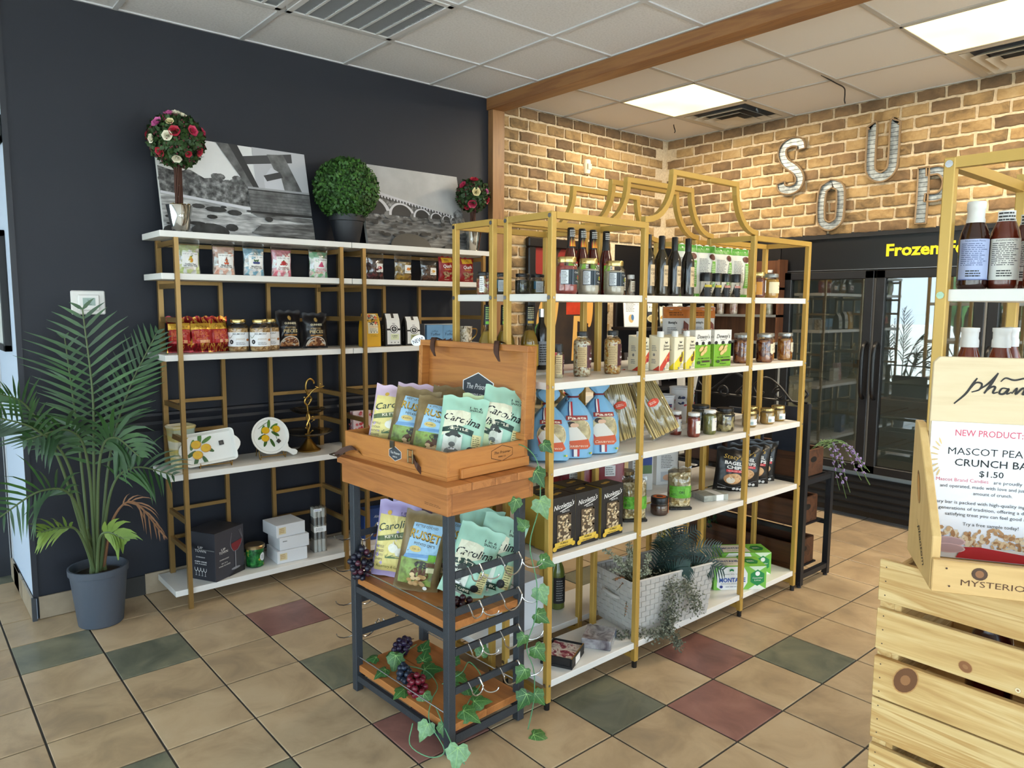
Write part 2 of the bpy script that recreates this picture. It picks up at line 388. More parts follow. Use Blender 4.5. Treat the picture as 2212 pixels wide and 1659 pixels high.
# ---- brick walls
BRK = MN('brick_face', [(.18, '54442f'), (.36, '7d6646'), (.5, '9d8056'), (.64, 'b09366'), (.85, 'c0a77e')], 9, stretch=(1, 1, 1.3), rough=.85, detail=9, rnd=.3, bump=.6, dist=.4, nrough=.68)
BRD = MN('brick_dark', [(.2, '52422f'), (.45, '735c42'), (.65, '8c7050'), (.85, 'a5875c')], 9, stretch=(1, 1, 1.3), rough=.85, detail=9, rnd=.3, bump=.6, dist=.4, nrough=.68)
MORT = MN('mortar', [(.3, 'c9b595'), (.6, 'dccaac'), (.8, 'e8dabf')], 60, rough=.95, bump=.7, detail=6)
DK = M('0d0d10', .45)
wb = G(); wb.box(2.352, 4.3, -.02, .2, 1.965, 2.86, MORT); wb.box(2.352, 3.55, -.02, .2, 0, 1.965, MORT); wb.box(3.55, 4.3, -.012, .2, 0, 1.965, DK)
WBL = struct(wb.obj('wall_brick_side'))
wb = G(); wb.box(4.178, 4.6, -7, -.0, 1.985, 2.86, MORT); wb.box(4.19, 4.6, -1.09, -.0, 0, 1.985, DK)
WBB = struct(wb.obj('wall_brick_back'))
def brick_mesh(L, H, seed, mt):
    rg = random.Random(seed); g = G(); n = 6; out = []
    def ring(inset, d):
        pts = []
        for i in range(n): pts.append((-L/2+inset+(L-2*inset)*i/n, -H/2+inset))
        for i in range(2): pts.append((L/2-inset, -H/2+inset+(H-2*inset)*i/2))
        for i in range(n): pts.append((L/2-inset-(L-2*inset)*i/n, H/2-inset))
        for i in range(2): pts.append((-L/2+inset, H/2-inset-(H-2*inset)*i/2))
        return [(x, d, z) for x, z in pts]
    jit = [(rg.uniform(-.003, .003), rg.uniform(-.003, .003)) for _ in range(2*n+4)]
    vs = []
    for inset, d in ((0, 0), (.001, -.009), (.006, -.0125)):
        vs += [(x+a, d+rg.uniform(-.001, .001), z+b) for (x, d, z), (a, b) in zip(ring(inset, d), jit)]
    k = 2*n+4; fs = [(q*k+i, q*k+(i+1) % k, (q+1)*k+(i+1) % k, (q+1)*k+i) for q in (0, 1) for i in range(k)]
    fs.append(tuple(2*k+i for i in range(k))); g.add(vs, fs, mt); return g.mesh('brick', 35)
CP = .0795
BM = [brick_mesh(.159, .063, s, BRK) for s in range(4)]+[brick_mesh(.159, .063, s+9, BRD) for s in range(2)]
BH = [brick_mesh(.07, .063, s, BRK) for s in range(2)]; BC = [brick_mesh(.163, .05, 31, BRD)]
rg = random.Random(4)
def pick(top): return (BM[4+rg.randrange(2)] if (top or rg.random() < .22) else BM[rg.randrange(4)])
for r in range(27):
    z = 2.85-.0795*(r+.5)
    if z < .85: break
    xo = 2.345+(.09 if r % 2 else .002)
    if r % 2: link('brick', BH[r % 2], WBL, loc=(2.393, -.02, z))
    k = 0
    while True:
        x = xo+.0885+k*.1775; k += 1
        if x > (4.12 if z > 1.97 else 3.47): break
        link('brick', pick(r == 0), WBL, loc=(x, -.02, z), rot=(0, 0, 0))
for r in range(11):
    z = 2.85-.0795*(r+.5)
    yo = -.02-(.09 if r % 2 else 0)
    for k in range(20):
        y = yo-.0985-k*.1775
        if y < -3.5: break
        link('brick', pick(r == 0), WBB, loc=(4.178, y, z), rot=(0, 0, R(-90)))
# ---- ceiling
CW = MN('ceiling_board', [(.3, 'd2d2d4'), (.5, 'dedee0'), (.7, 'e4e4e6')], 90, rough=.9, detail=4, bump=.12)
CWm = M('dfdad3', .9, bump=.05, bs=120); CB = M('c6c8cb', .6); CBd = M('b5b0a8', .6)
ce = G(); ce.box(-4.6, 5, -7.1, 4, 2.868, 2.95, CB); ceil = struct(ce.obj('ceiling'))
oth = G()
def panels(xs, ys, mt, bm, skip):
    for a in range(len(xs)-1):
        for b in range(len(ys)-1):
            if (a, b) in skip: continue
            x0, x1, y0, y1 = xs[a], xs[a+1], ys[b+1], ys[b]
            G().box(x0-(x0+x1)/2+.004, x1-(x0+x1)/2-.004, y0-(y0+y1)/2+.004, y1-(y0+y1)/2-.004, 0, .01, mt).obj('panel', ceil, loc=((x0+x1)/2, (y0+y1)/2, 2.853))
    for x in xs: G().box(-.012, .012, ys[-1], ys[0], 0, .012, bm).obj('grid_bar', ceil, loc=(x, 0, 2.846))
    for y in ys: G().box(xs[0], xs[-1], -.012, .012, 0, .012, bm).obj('grid_bar', ceil, loc=(0, y, 2.8462))
XL = [-1.2, -.6, 0, .594, 1.188, 1.782, 2.235]; YL = [-.025, -.53, -1.13, -1.73, -2.33, -2.93]
panels(XL, YL, CW, CB, {(2, 1), (3, 1)})
XR = [2.35, 2.96, 3.555, 4.178]; YR = [-.02, -.56, -1.155, -1.755, -2.36, -2.955, -3.555]
panels(XR, YR, CWm, CBd, {(1, 1), (2, 1), (1, 4), (2, 4)})
oth.box(-4.6, -1.21, -7.1, 4, 2.855, 2.868, CW); oth.box(-1.21, 2.235, -7.1, -2.94, 2.855, 2.868, CW); oth.box(2.35, 5, -7.1, -3.56, 2.855, 2.868, CWm); oth.box(-1.21, -.46, -.02, 4, 2.855, 2.868, CW)
oth.obj('panel', ceil)
# return-air grilles
GM = M('cfd0d2', .5); GD = M('55565a', .7)
def grille(x0, x1, y0, y1, label):
    t = thing('return_grille', label, 'vent', ((x0+x1)/2, (y0+y1)/2, 2.85), group='return air grilles')
    w, h = (x1-x0)/2, (y1-y0)/2
    G().box(-w, w, -h, h, .004, .014, GD).obj('backing', t)
    f = G(); f.box(-w, w, -h, -h+.03, -.008, .004, GM).box(-w, w, h-.03, h, -.008, .004, GM).box(-w, -w+.03, -h, h, -.008, .004, GM).box(w-.03, w, -h, h, -.008, .004, GM); f.obj('frame', t, bevel=.002)
    for k in range(1, 6): G().box(-.006, .006, -h+.03, h-.03, -.007, .004, GM).obj('divider', t, loc=(-w+2*w*k/6, 0, 0))
    sl = G().add([(-w+.03, -.006, -.006), (w-.03, -.006, -.006), (w-.03, .003, .003), (-w+.03, .003, .003)], [(0, 1, 2, 3)], GM).mesh('slat')
    for k in range(44): link('slat', sl, t, loc=(0, -h+.036+k*(2*h-.072)/43, 0))
grille(.606, 1.176, -1.118, -.542, 'white slatted return grille in the ceiling over the navy wall shelves')
grille(.012, .582, -1.118, -.542, 'white slatted return grille nearer the palm end of the navy wall')
# light panels
LP = M('ffe9a8', .4, emit=9.0)
m_, nt_, p_ = newmat('light_diffuser'); p_.inputs['Base Color'].default_value = lin('fff2cc'); p_.inputs['Emission Color'].default_value = (1, .82, .36, 1); p_.inputs['Emission Strength'].default_value = 9
tc = nt_.nodes.new('ShaderNodeTexCoord'); nz = nt_.nodes.new('ShaderNodeTexNoise'); nz.inputs['Scale'].default_value = 2.2; nz.inputs['Detail'].default_value = 1
mr = nt_.nodes.new('ShaderNodeMapRange'); mr.inputs[1].default_value = .3; mr.inputs[2].default_value = .7; mr.inputs[3].default_value = 1.1; mr.inputs[4].default_value = 2.0
nt_.links.new(tc.outputs['Object'], nz.inputs['Vector']); nt_.links.new(nz.outputs[0], mr.inputs[0]); nt_.links.new(mr.outputs[0], p_.inputs['Emission Strength'])
def lightp(x, y, label):
    t = thing('ceiling_light', label, 'ceiling light', (x, y, 2.85), group='warm ceiling light panels')
    G().box(-.28, .28, -.285, .285, -.003, .01, m_).obj('diffuser', t)
    l = bpy.data.lights.new('panel_lamp', 'AREA'); l.size = .5; l.energy = 24; l.color = (1, .84, .62); lo = bpy.data.objects.new('panel_lamp', l); COL.objects.link(lo); lo.parent = t; lo.location = (0, 0, -.008)
    f = G(); f.box(-.297, .297, -.297, -.285, -.006, .008, CBd).box(-.297, .297, .285, .297, -.006, .008, CBd).box(-.297, -.28, -.297, .297, -.006, .008, CBd).box(.28, .297, -.297, .297, -.006, .008, CBd); f.obj('frame', t)
lightp(3.26, -.857, 'square warm light panel set in the ceiling near the brick corner')
lightp(3.26, -2.657, 'square warm light panel in the ceiling over the freezer end')
lightp(3.26, -4.7, 'added unseen square warm light panel in the ceiling further along the freezer wall')  # unseen panel, added to bring more warm light into the alcove
def diffuser(x, y, label):
    t = thing('air_diffuser', label, 'vent', (x, y, 2.85), group='square ceiling air diffusers')
    VM = M('c3bcae', .6)
    def ringp(a, b, z0, z1):
        return G().add([(-a, -a, z0), (a, -a, z0), (a, a, z0), (-a, a, z0), (-b, -b, z1), (b, -b, z1), (b, b, z1), (-b, b, z1)], [(i, (i+1) % 4, 4+(i+1) % 4, 4+i) for i in range(4)], VM)
    G().box(-.3, .3, -.3, .3, .012, .016, M('38404c', .7)).obj('duct', t)
    for a, b, z0, z1 in ((.295, .25, -.004, -.004), (.25, .215, -.006, .012), (.205, .16, -.022, .004), (.15, .105, -.03, -.006), (.095, .0, -.036, -.03)):
        ringp(a, b, z0, z1).obj('louver', t)
    for s in (-1, 1): G().box(-.03, .03, -.004, .004, -.002, .012, M('9fb0c0', .4, .6)).obj('clip', t, loc=(0, s*.19, 0), rot=(0, 0, .4))
diffuser(3.86, -.857, 'square louvered air vent beside the light near the brick corner')
diffuser(3.86, -2.657, 'square louvered air vent beside the light over the freezer end')
G().tube(smooth_pts([(3.75, -.41, 2.852), (3.755, -.412, 2.83), (3.745, -.43, 2.80), (3.75, -.42, 2.79)]), .004, 6, INK).obj('loose_wire')
tag(bpy.data.objects['loose_wire'], 'short dark wire stub hanging from the ceiling by the corner light', 'wire')
o = G().tube(smooth_pts([(3.42, -1.736, 2.851), (3.6, -1.735, 2.842), (3.72, -1.73, 2.838), (3.80, -1.70, 2.825), (3.82, -1.69, 2.79), (3.81, -1.70, 2.765)]), .004, 6, INK).obj('loose_wire')
tag(o, 'long dark wire drooping along a ceiling joint above the metal letters', 'wire')
# ================================================================== FREEZER
FB = M('0f1013', .35); FB2 = M('16171b', .45); FGL = glass('freezer_glass', 'dfe4e2', .012, .17, .8); LINER = M('c6c8c4', .6)
t = thing('glass_door_freezer', 'long black upright freezer with glass doors and yellow lettering on its header', 'freezer', (4.17, -2.14, 0))
G().box(.02, .8, -1.05, 1.05, 1.735, 1.98, FB).obj('header', t, bevel=.006)
G().box(.0, .03, -1.06, 1.06, 1.955, 1.99, FB2).obj('top_trim', t)
G().box(.0, .025, -1.05, 1.05, 1.728, 1.742, FB2).box(-.004, .002, -1.05, 1.05, 1.733, 1.737, M('8d8f90', .3, .8)).obj('header_trim', t)
dd = D(lambda x, z, e: (.018-e, -x, z)); dd.txt('Frozen Food', .012, 1.857, .108, M('f0d81f', .5), w=.605, bold=.032); dd.obj('header_lettering', t)
G().box(.78, .8, -1.05, 1.05, .3, 1.74, LINER).box(.05, .8, 1.03, 1.05, .3, 1.74, LINER).box(.05, .8, -1.05, -1.03, .3, 1.74, LINER).box(.05, .8, -1.05, 1.05, .3, .33, LINER).obj('liner', t)
G().box(0, .8, -1.05, 1.05, 0.03, .3, FB).obj('base_cabinet', t)
for k in range(5):
    z = .07+k*.05; G().add([(-.014, -1.03, z), (-.014, 1.03, z), (.0, 1.03, z+.038), (.0, -1.03, z+.038), (.0, -1.03, z-.004), (.0, 1.03, z-.004)], [(0, 3, 2, 1), (0, 1, 5, 4)], M('17181b', .35)).obj('grille_slat', t)
ADDGLOW = M('fff4dc', .5, emit=1.6)  # glowing strips added to brighten the dark freezer interior
for yc in (1.0, .34, -.34, -1.0): G().box(.03, .045, yc-.012, yc+.012, .4, 1.68, ADDGLOW).obj('added_glow_strip', t)
for k, yc in enumerate((.665, 0.0, -.665)):
    d = G(); h0, h1 = .345, 1.725; a = .325
    d.box(-.03, .02, yc-a, yc-a+.06, h0, h1, FB2).box(-.03, .02, yc+a-.06, yc+a, h0, h1, FB2).box(-.03, .02, yc-a, yc+a, h0, h0+.055, FB2).box(-.03, .02, yc-a, yc+a, h1-.055, h1, FB2)
    do = d.obj('door', t, bevel=.004)
    G().box(-.012, -.006, yc-a+.06, yc+a-.06, h0+.055, h1-.055, FGL).obj('pane', do)
    s = -1 if k == 0 else 1
    hy = yc+s*(a-.03)
    G().tube(smooth_pts([(-.03, hy, .86), (-.07, hy, .9), (-.078, hy, 1.05), (-.07, hy, 1.2), (-.03, hy, 1.24)]), .014, 8, FB).obj('handle', do, smooth=50)
    for zz in (.48, .72, .96, 1.2, 1.42):
        sh = G(); sh.box(.1, .108, yc-.3, yc+.3, zz, zz+.006, M('d8d6c8', .4)); sh.box(.1, .75, yc-.3, yc-.29, zz, zz+.006, M('c5c4ba', .5)).box(.1, .75, yc+.29, yc+.3, zz, zz+.006, M('c5c4ba', .5))
        for q in range(13): sh.box(.1+q*.052, .104+q*.052, yc-.3, yc+.3, zz+.001, zz+.004, M('b8b8b0', .5))
        sh.obj('wire_shelf', t)
    G().box(.72, .775, yc+.06, yc+.12, 1.0, 1.06, M('6c6d6c', .5)).obj('fan_cap', t)
# ---- wall letters
TINM = MN('galvanised_tin', [(.3, '7f878b'), (.5, 'a9b2b6'), (.75, 'c7cfd2')], 30, rough=.45, metal=.4, detail=6); RIM = M('8a7356', .6)
GROOVE = M('3d4246', .6)
def letter(name, label, strokes, yc, zc, w, h, tilt=0):
    """strokes: closed outlines in a unit box, each thickened to a tray with a raised rim"""
    t = thing(name, label, 'wall letter', (4.166, yc, zc), (R(tilt), 0, 0), 'corrugated metal letters on the brick wall')
    back = G(); rim = G(); ln = G()
    for pts, closed, sw in strokes:
        P2 = [Vector((0, -x*w, z*h)) for x, z in pts]
        if len(P2) > 2: P2 = smooth_pts(P2, 5) if not closed == 2 else P2
        k = len(P2); L = []; Rr = []
        for i, p in enumerate(P2):
            if closed == 1: tg = (P2[(i+1) % k]-P2[i-1]).normalized()
            else: tg = (P2[min(i+1, k-1)]-P2[max(i-1, 0)]).normalized()
            nn = Vector((0, -tg.z, tg.y)); L.append(p+nn*sw/2); Rr.append(p-nn*sw/2)
        e = k if closed == 1 else k-1
        vs = L+Rr; fs = [(i, (i+1) % k, k+(i+1) % k, k+i) for i in range(e)]
        back.add([(v.x-.012, v.y, v.z) for v in vs], fs, TINM)
        back.add([(v.x, v.y, v.z) for v in vs], [f[::-1] for f in fs], RIM)
        if closed == 1: loops = [L, Rr]
        else: loops = [L+Rr[::-1]]
        for lp in loops:
            kk = len(lp); vs = [(v.x+dx, v.y, v.z) for dx in (0, -.03) for v in lp]
            rim.tube([(v.x-.026, v.y, v.z) for v in lp], .006, 5, RIM, close=True)
            rim.add(vs, [(i, (i+1) % kk, kk+(i+1) % kk, kk+i) for i in range(kk)], RIM)
        for i in range(e):
            a, b, c, dd_ = L[i], L[(i+1) % k], Rr[(i+1) % k], Rr[i]
            zs = [q.z for q in (a, b, c, dd_)]
            z0, z1 = min(zs), max(zs); zz = math.ceil(z0/.028)*.028
            while zz < z1:
                ys = []
                quad = (a, b, c, dd_)
                for q in range(4):
                    p1, p2 = quad[q], quad[(q+1) % 4]
                    if (p1.z-zz)*(p2.z-zz) < 0: ys.append(p1.y+(p2.y-p1.y)*(zz-p1.z)/(p2.z-p1.z))
                if len(ys) >= 2: ln.box(-.0135, -.012, min(ys), max(ys), zz-.0015, zz+.0015, GROOVE)
                zz += .028
    back.obj('tray', t); rim.obj('rim', t); tag(ln.obj('groove', t), None, None, kind='stuff')
letter('letter_s', 'galvanised metal letter S, highest towards the brick corner', [([(.36, .30), (.30, .43), (.0, .47), (-.30, .40), (-.36, .25), (-.20, .08), (.18, -.08), (.36, -.25), (.28, -.41), (0, -.47), (-.30, -.42), (-.37, -.30)], 0, .062)], -1.165, 2.49, .2, .36)
letter('letter_o', 'galvanised metal letter O, lower one between S and U', [([(.0, .42), (.28, .33), (.34, .15), (.34, -.15), (.28, -.33), (0, -.42), (-.28, -.33), (-.34, -.15), (-.34, .15), (-.28, .33)], 1, .056)], -1.475, 2.185, .2, .35)
letter('letter_u', 'galvanised metal letter U with spread serif tops, highest by the freezer end', [([(-.36, .47), (-.33, .40), (-.33, -.1), (-.28, -.33), (0, -.43), (.28, -.33), (.33, -.1), (.33, .40), (.36, .47)], 0, .062)], -1.805, 2.5, .22, .39)
letter('letter_p', 'galvanised metal letter P half hidden by the gold shelf post', [([(-.28, -.46), (-.27, 0), (-.28, .46)], 0, .066), ([(-.2, .38), (.15, .38), (.34, .25), (.34, .08), (.15, -.04), (-.2, -.04)], 0, .05)], -2.13, 2.185, .22, .38)
t = thing('motion_sensor', 'small cream rounded motion sensor high on the brick wall', 'sensor', (3.2, -.033, 2.52))
G().lathe([(.002, -.058), (.024, -.05), (.03, -.03), (.03, .04), (.026, .052), (.004, .056)], 14, M('e7dfc6', .4)).obj('housing', t, smooth=40)
G().box(-.02, .02, -.034, -.026, -.02, .02, M('d3cbb2', .3)).obj('lens', t)
# ---- thermostat
t = thing('thermostat', 'white square digital thermostat on the navy wall above the palm', 'thermostat', (-.179, -.026, 1.48))
G().box(-.072, .072, -.010, 0, -.056, .056, M('e9e7e2', .45)).obj('wall_plate', t, bevel=.006)
G().box(-.045, .045, -.026, -.008, -.038, .038, M('efede9', .4)).obj('body', t, bevel=.005)
s_ = G().box(-.026, .026, -.0275, -.025, -.014, .022, M('9db3a8', .3)).obj('screen', t)
D(flat(-.0276)).txt('72', 0, .006, .02, M('5d6f66')).lines(-.02, -.012, .02, -.004, 1, M('5d6f66')).obj('display', t)
# ---- frames on the return wall
for y, z, hw, hh, lb in ((.33, 1.53, .19, .28, 'black framed picture on the pale return wall'), (.14, 2.24, .14, .06, 'small black plaque high on the pale return wall')):
    t = thing('picture_frame', lb, 'picture', (-.471, y, z))
    f = G(); f.box(-.03, 0, -hw, -hw+.03, -hh, hh, BLACK).box(-.03, 0, hw-.03, hw, -hh, hh, BLACK).box(-.03, 0, -hw, hw, -hh, -hh+.03, BLACK).box(-.03, 0, -hw, hw, hh-.03, hh, BLACK); f.obj('frame', t, bevel=.002)
    G().box(-.016, -.004, -hw+.03, hw-.03, -hh+.03, hh-.03, M('cfd3cf', .5)).obj('print', t)
t = thing('door_frame', 'dark narrow door frame standing past the pale return wall', 'door frame', (-.52, .72, 0))
G().box(-.03, .04, 0, .06, 0, 2.2, M('22252c', .5)).obj('jamb', t); G().box(-1.0, -.03, 0, .06, 2.1, 2.2, M('22252c', .5)).obj('head', t)

# ================================================================== GOLD WALL SHELVES
def wall_unit(x0, label, hinge=True):
    t = thing('gold_wall_shelf', label, 'shelf unit', (x0, -.06, 0), group='slim gold wall shelves')
    Wd, y0, y1 = .975, -.295, 0; b = .02
    for zt in (1.812, 1.618, 1.238, .666, .099): G().box(.002, Wd-.002, y0-.004, y1, -.029, 0, BOARD).obj('shelf_board', t, bevel=.0015, loc=(0, 0, zt))
    for x in (.068, Wd-.068):
        G().box(x-.01, x+.01, y0-.018, y0+.004, 0, 1.783, BRONZE).obj('front_post', t)
        G().box(x-.012, x+.012, y1-.03, y1-.008, 0.1, 1.783, BRONZE).obj('rear_post', t)
        for z in (1.76, 1.56, 1.40, .985, .83, .43, .285):
            G().box(x-.008, x+.008, y0, y1-.02, z-.012, z+.012, BRONZE).obj('side_rail', t)
    for x in (.36, Wd-.36): G().box(x-.01, x+.01, y1-.03, y1-.01, .1, 1.60, BRONZE).obj('back_post', t)
    for a, c in ((.068, .36), (Wd-.36, Wd-.068)):
        for z in (1.58, 1.39, .985, .83, .43, .285): G().box(a, c, y1-.028, y1-.012, z-.009, z+.009, BRONZE).obj('back_rail', t)
    G().box(.068, Wd-.068, y1-.028, y1-.012, 1.755, 1.775, BRONZE).obj('back_rail', t)
    return t
wall_unit(.06, 'slim gold frame shelf unit with white boards behind the palm')
wall_unit(1.035, 'slim gold frame shelf unit with white boards reaching the wooden post')

# ================================================================== GOLD ISLAND SHELVES
def island(x0, y0, label):
    t = thing('gold_island_shelf', label, 'shelf unit', (x0, y0, 0), group='gold island shelves with arched tops')
    b = .023; Wd, Dp = 1.79, .258; xs = (.0, .495, 1.27, 1.767)
    for zt in (1.52, 1.208, .897, .573, .108): G().box(.012, Wd-.012, .006, Dp-.006, -.026, 0, BOARD).obj('shelf_board', t, bevel=.0015, loc=(0, 0, zt))
    for y in (0, Dp-b):
        for k, x in enumerate(xs):
            top = 1.8
            p = G().box(x, x+b, y, y+b, .028, top, GOLD).obj('post', t, bevel=.002)
            G().lathe([(.011, 0), (.011, .028)], 10, LIDBLACK, c=(x+b/2, y+b/2)).obj('foot', p)
        G().box(xs[0]+b, xs[1], y, y+b, 1.777, 1.8, GOLD).obj('top_rail', t); G().box(xs[2]+b, xs[3], y, y+b, 1.777, 1.8, GOLD).obj('top_rail', t)
        yc = y+b/2; x1, x2 = xs[1]+b/2, xs[2]+b/2; ins = .165; pts = [(x1-.017, yc, 1.812)]
        def curve(xa, sgn):
            out = []
            for q in range(9):
                a = PI/2*q/8; out.append((xa+sgn*ins*math.sin(a), yc, 1.812+.188*(1-math.cos(a))))
            return out
        pts = [(x1-.0115, yc, 1.8112), (x1, yc, 1.8112)]+curve(x1, 1)[1:]
        r_ = curve(x2, -1)[::-1]; pts2 = r_[:-1]+[(x2, yc, 1.8112), (x2+.0115, yc, 1.8112)]
        G().sbar(pts, .0225, GOLD).obj('arch_curve', t); G().sbar(pts2, .0225, GOLD).obj('arch_curve', t); G().box(x1+ins-.0116, x2-ins+.0116, yc-.0116, yc+.0116, 1.996, 2.019, GOLD).obj('arch_bar', t, bevel=.002)
    for x in xs:
        for z in (1.7885, .05): G().box(x+.002, x+b-.002, b, Dp-b, z-.0115, z+.0115, GOLD).obj('end_rail', t)
    for x, s in ((xs[0], -1),):
        for y in (b/2, Dp-b/2):
            for z in (1.786, 1.507, 1.195, .884, .56, .095):
                g = G(); g.add([(x-.002, y+.008*math.cos(2*PI*q/10), z+.008*math.sin(2*PI*q/10)) for q in range(10)]+[(x, y+.008*math.cos(2*PI*q/10), z+.008*math.sin(2*PI*q/10)) for q in range(10)], [tuple(range(9, -1, -1))]+[(q, (q+1) % 10, 10+(q+1) % 10, 10+q) for q in range(10)], CHROME); g.obj('bolt', t)
    for x in xs:
        for z in (1.507, 1.195, .884, .56, .095):
            g = G(); g.add([(x+.0115+.0045*math.cos(2*PI*q/8), -.002, z+.005*math.sin(2*PI*q/8)) for q in range(8)]+[(x+.0115+.0045*math.cos(2*PI*q/8), 0, z+.005*math.sin(2*PI*q/8)) for q in range(8)], [tuple(range(8))]+[(q, 8+q, 8+(q+1) % 8, (q+1) % 8) for q in range(8)], CHROME); g.obj('bolt', t)
    return t
island(.827, -2.145, 'gold island shelf with arched top facing the open floor')
isl2 = island(.827, -1.825, 'gold island shelf back to back, on the side facing the navy wall')
for a, c in (((.86, .884), (1.2, .6)), ((1.25, .6), (1.86, 1.17))):
    pass
G().tube([(.5, .255, 1.16), (1.28, .255, .62)], .005, 6, GOLD).tube([(.5, .255, .62), (1.28, .255, 1.16)], .005, 6, GOLD).obj('cross_brace', isl2)
island(.827, -3.618, 'gold island shelf of sauce bottles behind the pine crates')
# ================================================================== PRODUCT BUILDERS
def pillow_fn(w, h, t, seed=0, wr=.0035, crimp=.05, taper=.05, bulge=.55):
    def hw(v): return w/2*(1-taper*math.sin(PI*min(max(v, 0), 1)))
    def T(x, z):
        v = min(max(z/h, 0), 1); u = min(abs(x)/max(hw(v), 1e-6), 1)
        s = max(0, min((v-crimp*.6)/(.28), 1)); s2 = max(0, min((1-crimp-v)/(.32), 1))
        e = (math.sin(PI/2*s)**.8)*(math.sin(PI/2*s2)**.8)*(1-u**2.4)**bulge
        n = noise.noise(Vector((x*16/max(w, .01)*.2+seed, z*14/max(h, .01)*.2, seed*1.7)))*wr*2+noise.noise(Vector((x*34/w*.3, z*22/h*.3+seed, 5.1)))*wr
        return t/2*e+(n*min(1, e*2.5) if wr else 0)+.0008
    return T, hw
def pillow(w, h, t, seed, mat, nx=16, nz=22, wr=.0035, crimp=.05, taper=.05, wavy=.004, bulge=.55):
    T, hw = pillow_fn(w, h, t, seed, wr, crimp, taper, bulge); g = G()
    for sg in (-1, 1):
        def fn(a, b):
            u = (2*a-1)*(1 if sg < 0 else -1); x = u*hw(b); z = b*h
            zz = z+(wavy*math.sin(9*u+seed)*max(0, (b-.85)/.15)) + (wavy*.5*math.sin(7*u+seed*2)*max(0, (.08-b)/.08))
            return (x, sg*T(x, z)+noise.noise(Vector((u*2+seed, b*3, 0)))*wavy*(max(0, (b-.9)/.1)), max(zz, 0))
        g.grid(fn, nx, nz, mat)
    face = lambda x, z, e: (x, -T(x, z)-e, z)
    return g, face
def bag(name, label, cat, loc, rot, w, h, t, mat, art=None, group=None, seed=1, body='pouch', **k):
    r = thing(name, label, cat, loc, rot, group); g, face = pillow(w, h, t, seed, mat, **k); g.obj(body, r, smooth=60)
    if art:
        d = D(face, .0016, .0003, mx=w/9); art(d, w, h); d.obj('printed_front', r)
    return r
def cbag(name, label, cat, loc, rot, w, h, t, fill, art=None, group=None, seed=1, top=.3):
    """clear cellophane bag with contents inside"""
    r = thing(name, label, cat, loc, rot, group)
    g, f0 = pillow(w*.94, h*(1-top), t*.92, seed, fill, wr=.004, crimp=.02, wavy=0, bulge=.4); g.obj('contents', r, smooth=50)
    g, face = pillow(w, h, t, seed, PLASTIC, crimp=.04, taper=.03); g.obj('bag_film', r, smooth=60)
    if art:
        d = D(face, .0018, .0003, mx=w/8); art(d, w, h); d.obj('printed_label', r)
    return r
def boxp(name, label, cat, loc, rot, w, d, h, mat, art=None, side=None, top=None, group=None, body='carton', bevel=.0012):
    r = thing(name, label, cat, loc, rot, group); G().box(-w/2, w/2, -d/2, d/2, 0, h, mat).obj(body, r, bevel=bevel)
    if art:
        q = D(flat(-d/2)); art(q, w, h); q.obj('printed_front', r)
    if side:
        q = D(sideL(-w/2)); side(q, d, h); q.obj('printed_side', r)
    if top:
        q = D(topf(h)); top(q, w, d); q.obj('printed_top', r)
    return r
def jar(name, label, cat, loc, rot, Dm, h, fill, lid, art=None, group=None, shape='jar', fillh=.86, lidh=None, gl=None, sq=0, lidr=None, n=24):
    r = thing(name, label, cat, loc, rot, group); R0 = Dm/2; lh = lidh or h*.14; hb = h-lh
    lr = lidr or R0*.86
    if shape == 'straight': prof = [(R0*.9, 0), (R0, .004), (R0, hb-.002), (R0*.97, hb)]
    elif shape == 'cyl': prof = [(R0*.95, 0), (R0, .003), (R0, hb)]
    else: prof = [(R0*.86, 0), (R0*.97, .006), (R0, .014), (R0, hb*.80), (R0*.95, hb*.88), (lr*.93, hb*.96), (lr*.93, hb)]
    G().lathe([(a*.955, z) for a, z in prof if z <= hb*fillh]+[(0.001, hb*fillh)], n, fill, sq=sq).obj('contents', r, smooth=40)
    G().lathe(prof, n, gl or GL, sq=sq, cap=False).obj('glass_body', r, smooth=40)
    lg = G(); lg.lathe([(lr, hb-.001), (lr*1.02, hb+lh*.2), (lr*1.02, h-.003), (lr*.97, h), (.001, h-.0008)], n, lid); lg.obj('lid', r, smooth=35)
    if art:
        q = D(cylf(lambda z: R0), mx=R0*.35); art(q, R0, h); q.obj('printed_label', r)
    return r
def bottle(name, label, cat, loc, rot, prof, fill, cap, art=None, group=None, capprof=None, n=20, rlab=None, sq=0, liquid=None, fillz=None):
    r = thing(name, label, cat, loc, rot, group)
    if liquid:
        G().lathe([(a*.95, z) for a, z in prof if z <= fillz]+[(.001, fillz)], n, liquid, sq=sq).obj('liquid', r, smooth=40)
    G().lathe(prof, n, fill, sq=sq, cap=not liquid).obj('bottle_body', r, smooth=40)
    if capprof: G().lathe(capprof, n, cap).obj('cap', r, smooth=40)
    if art:
        q = D(cylf(lambda z: rlab), mx=rlab*.35); art(q, rlab); q.obj('printed_label', r)
    return r

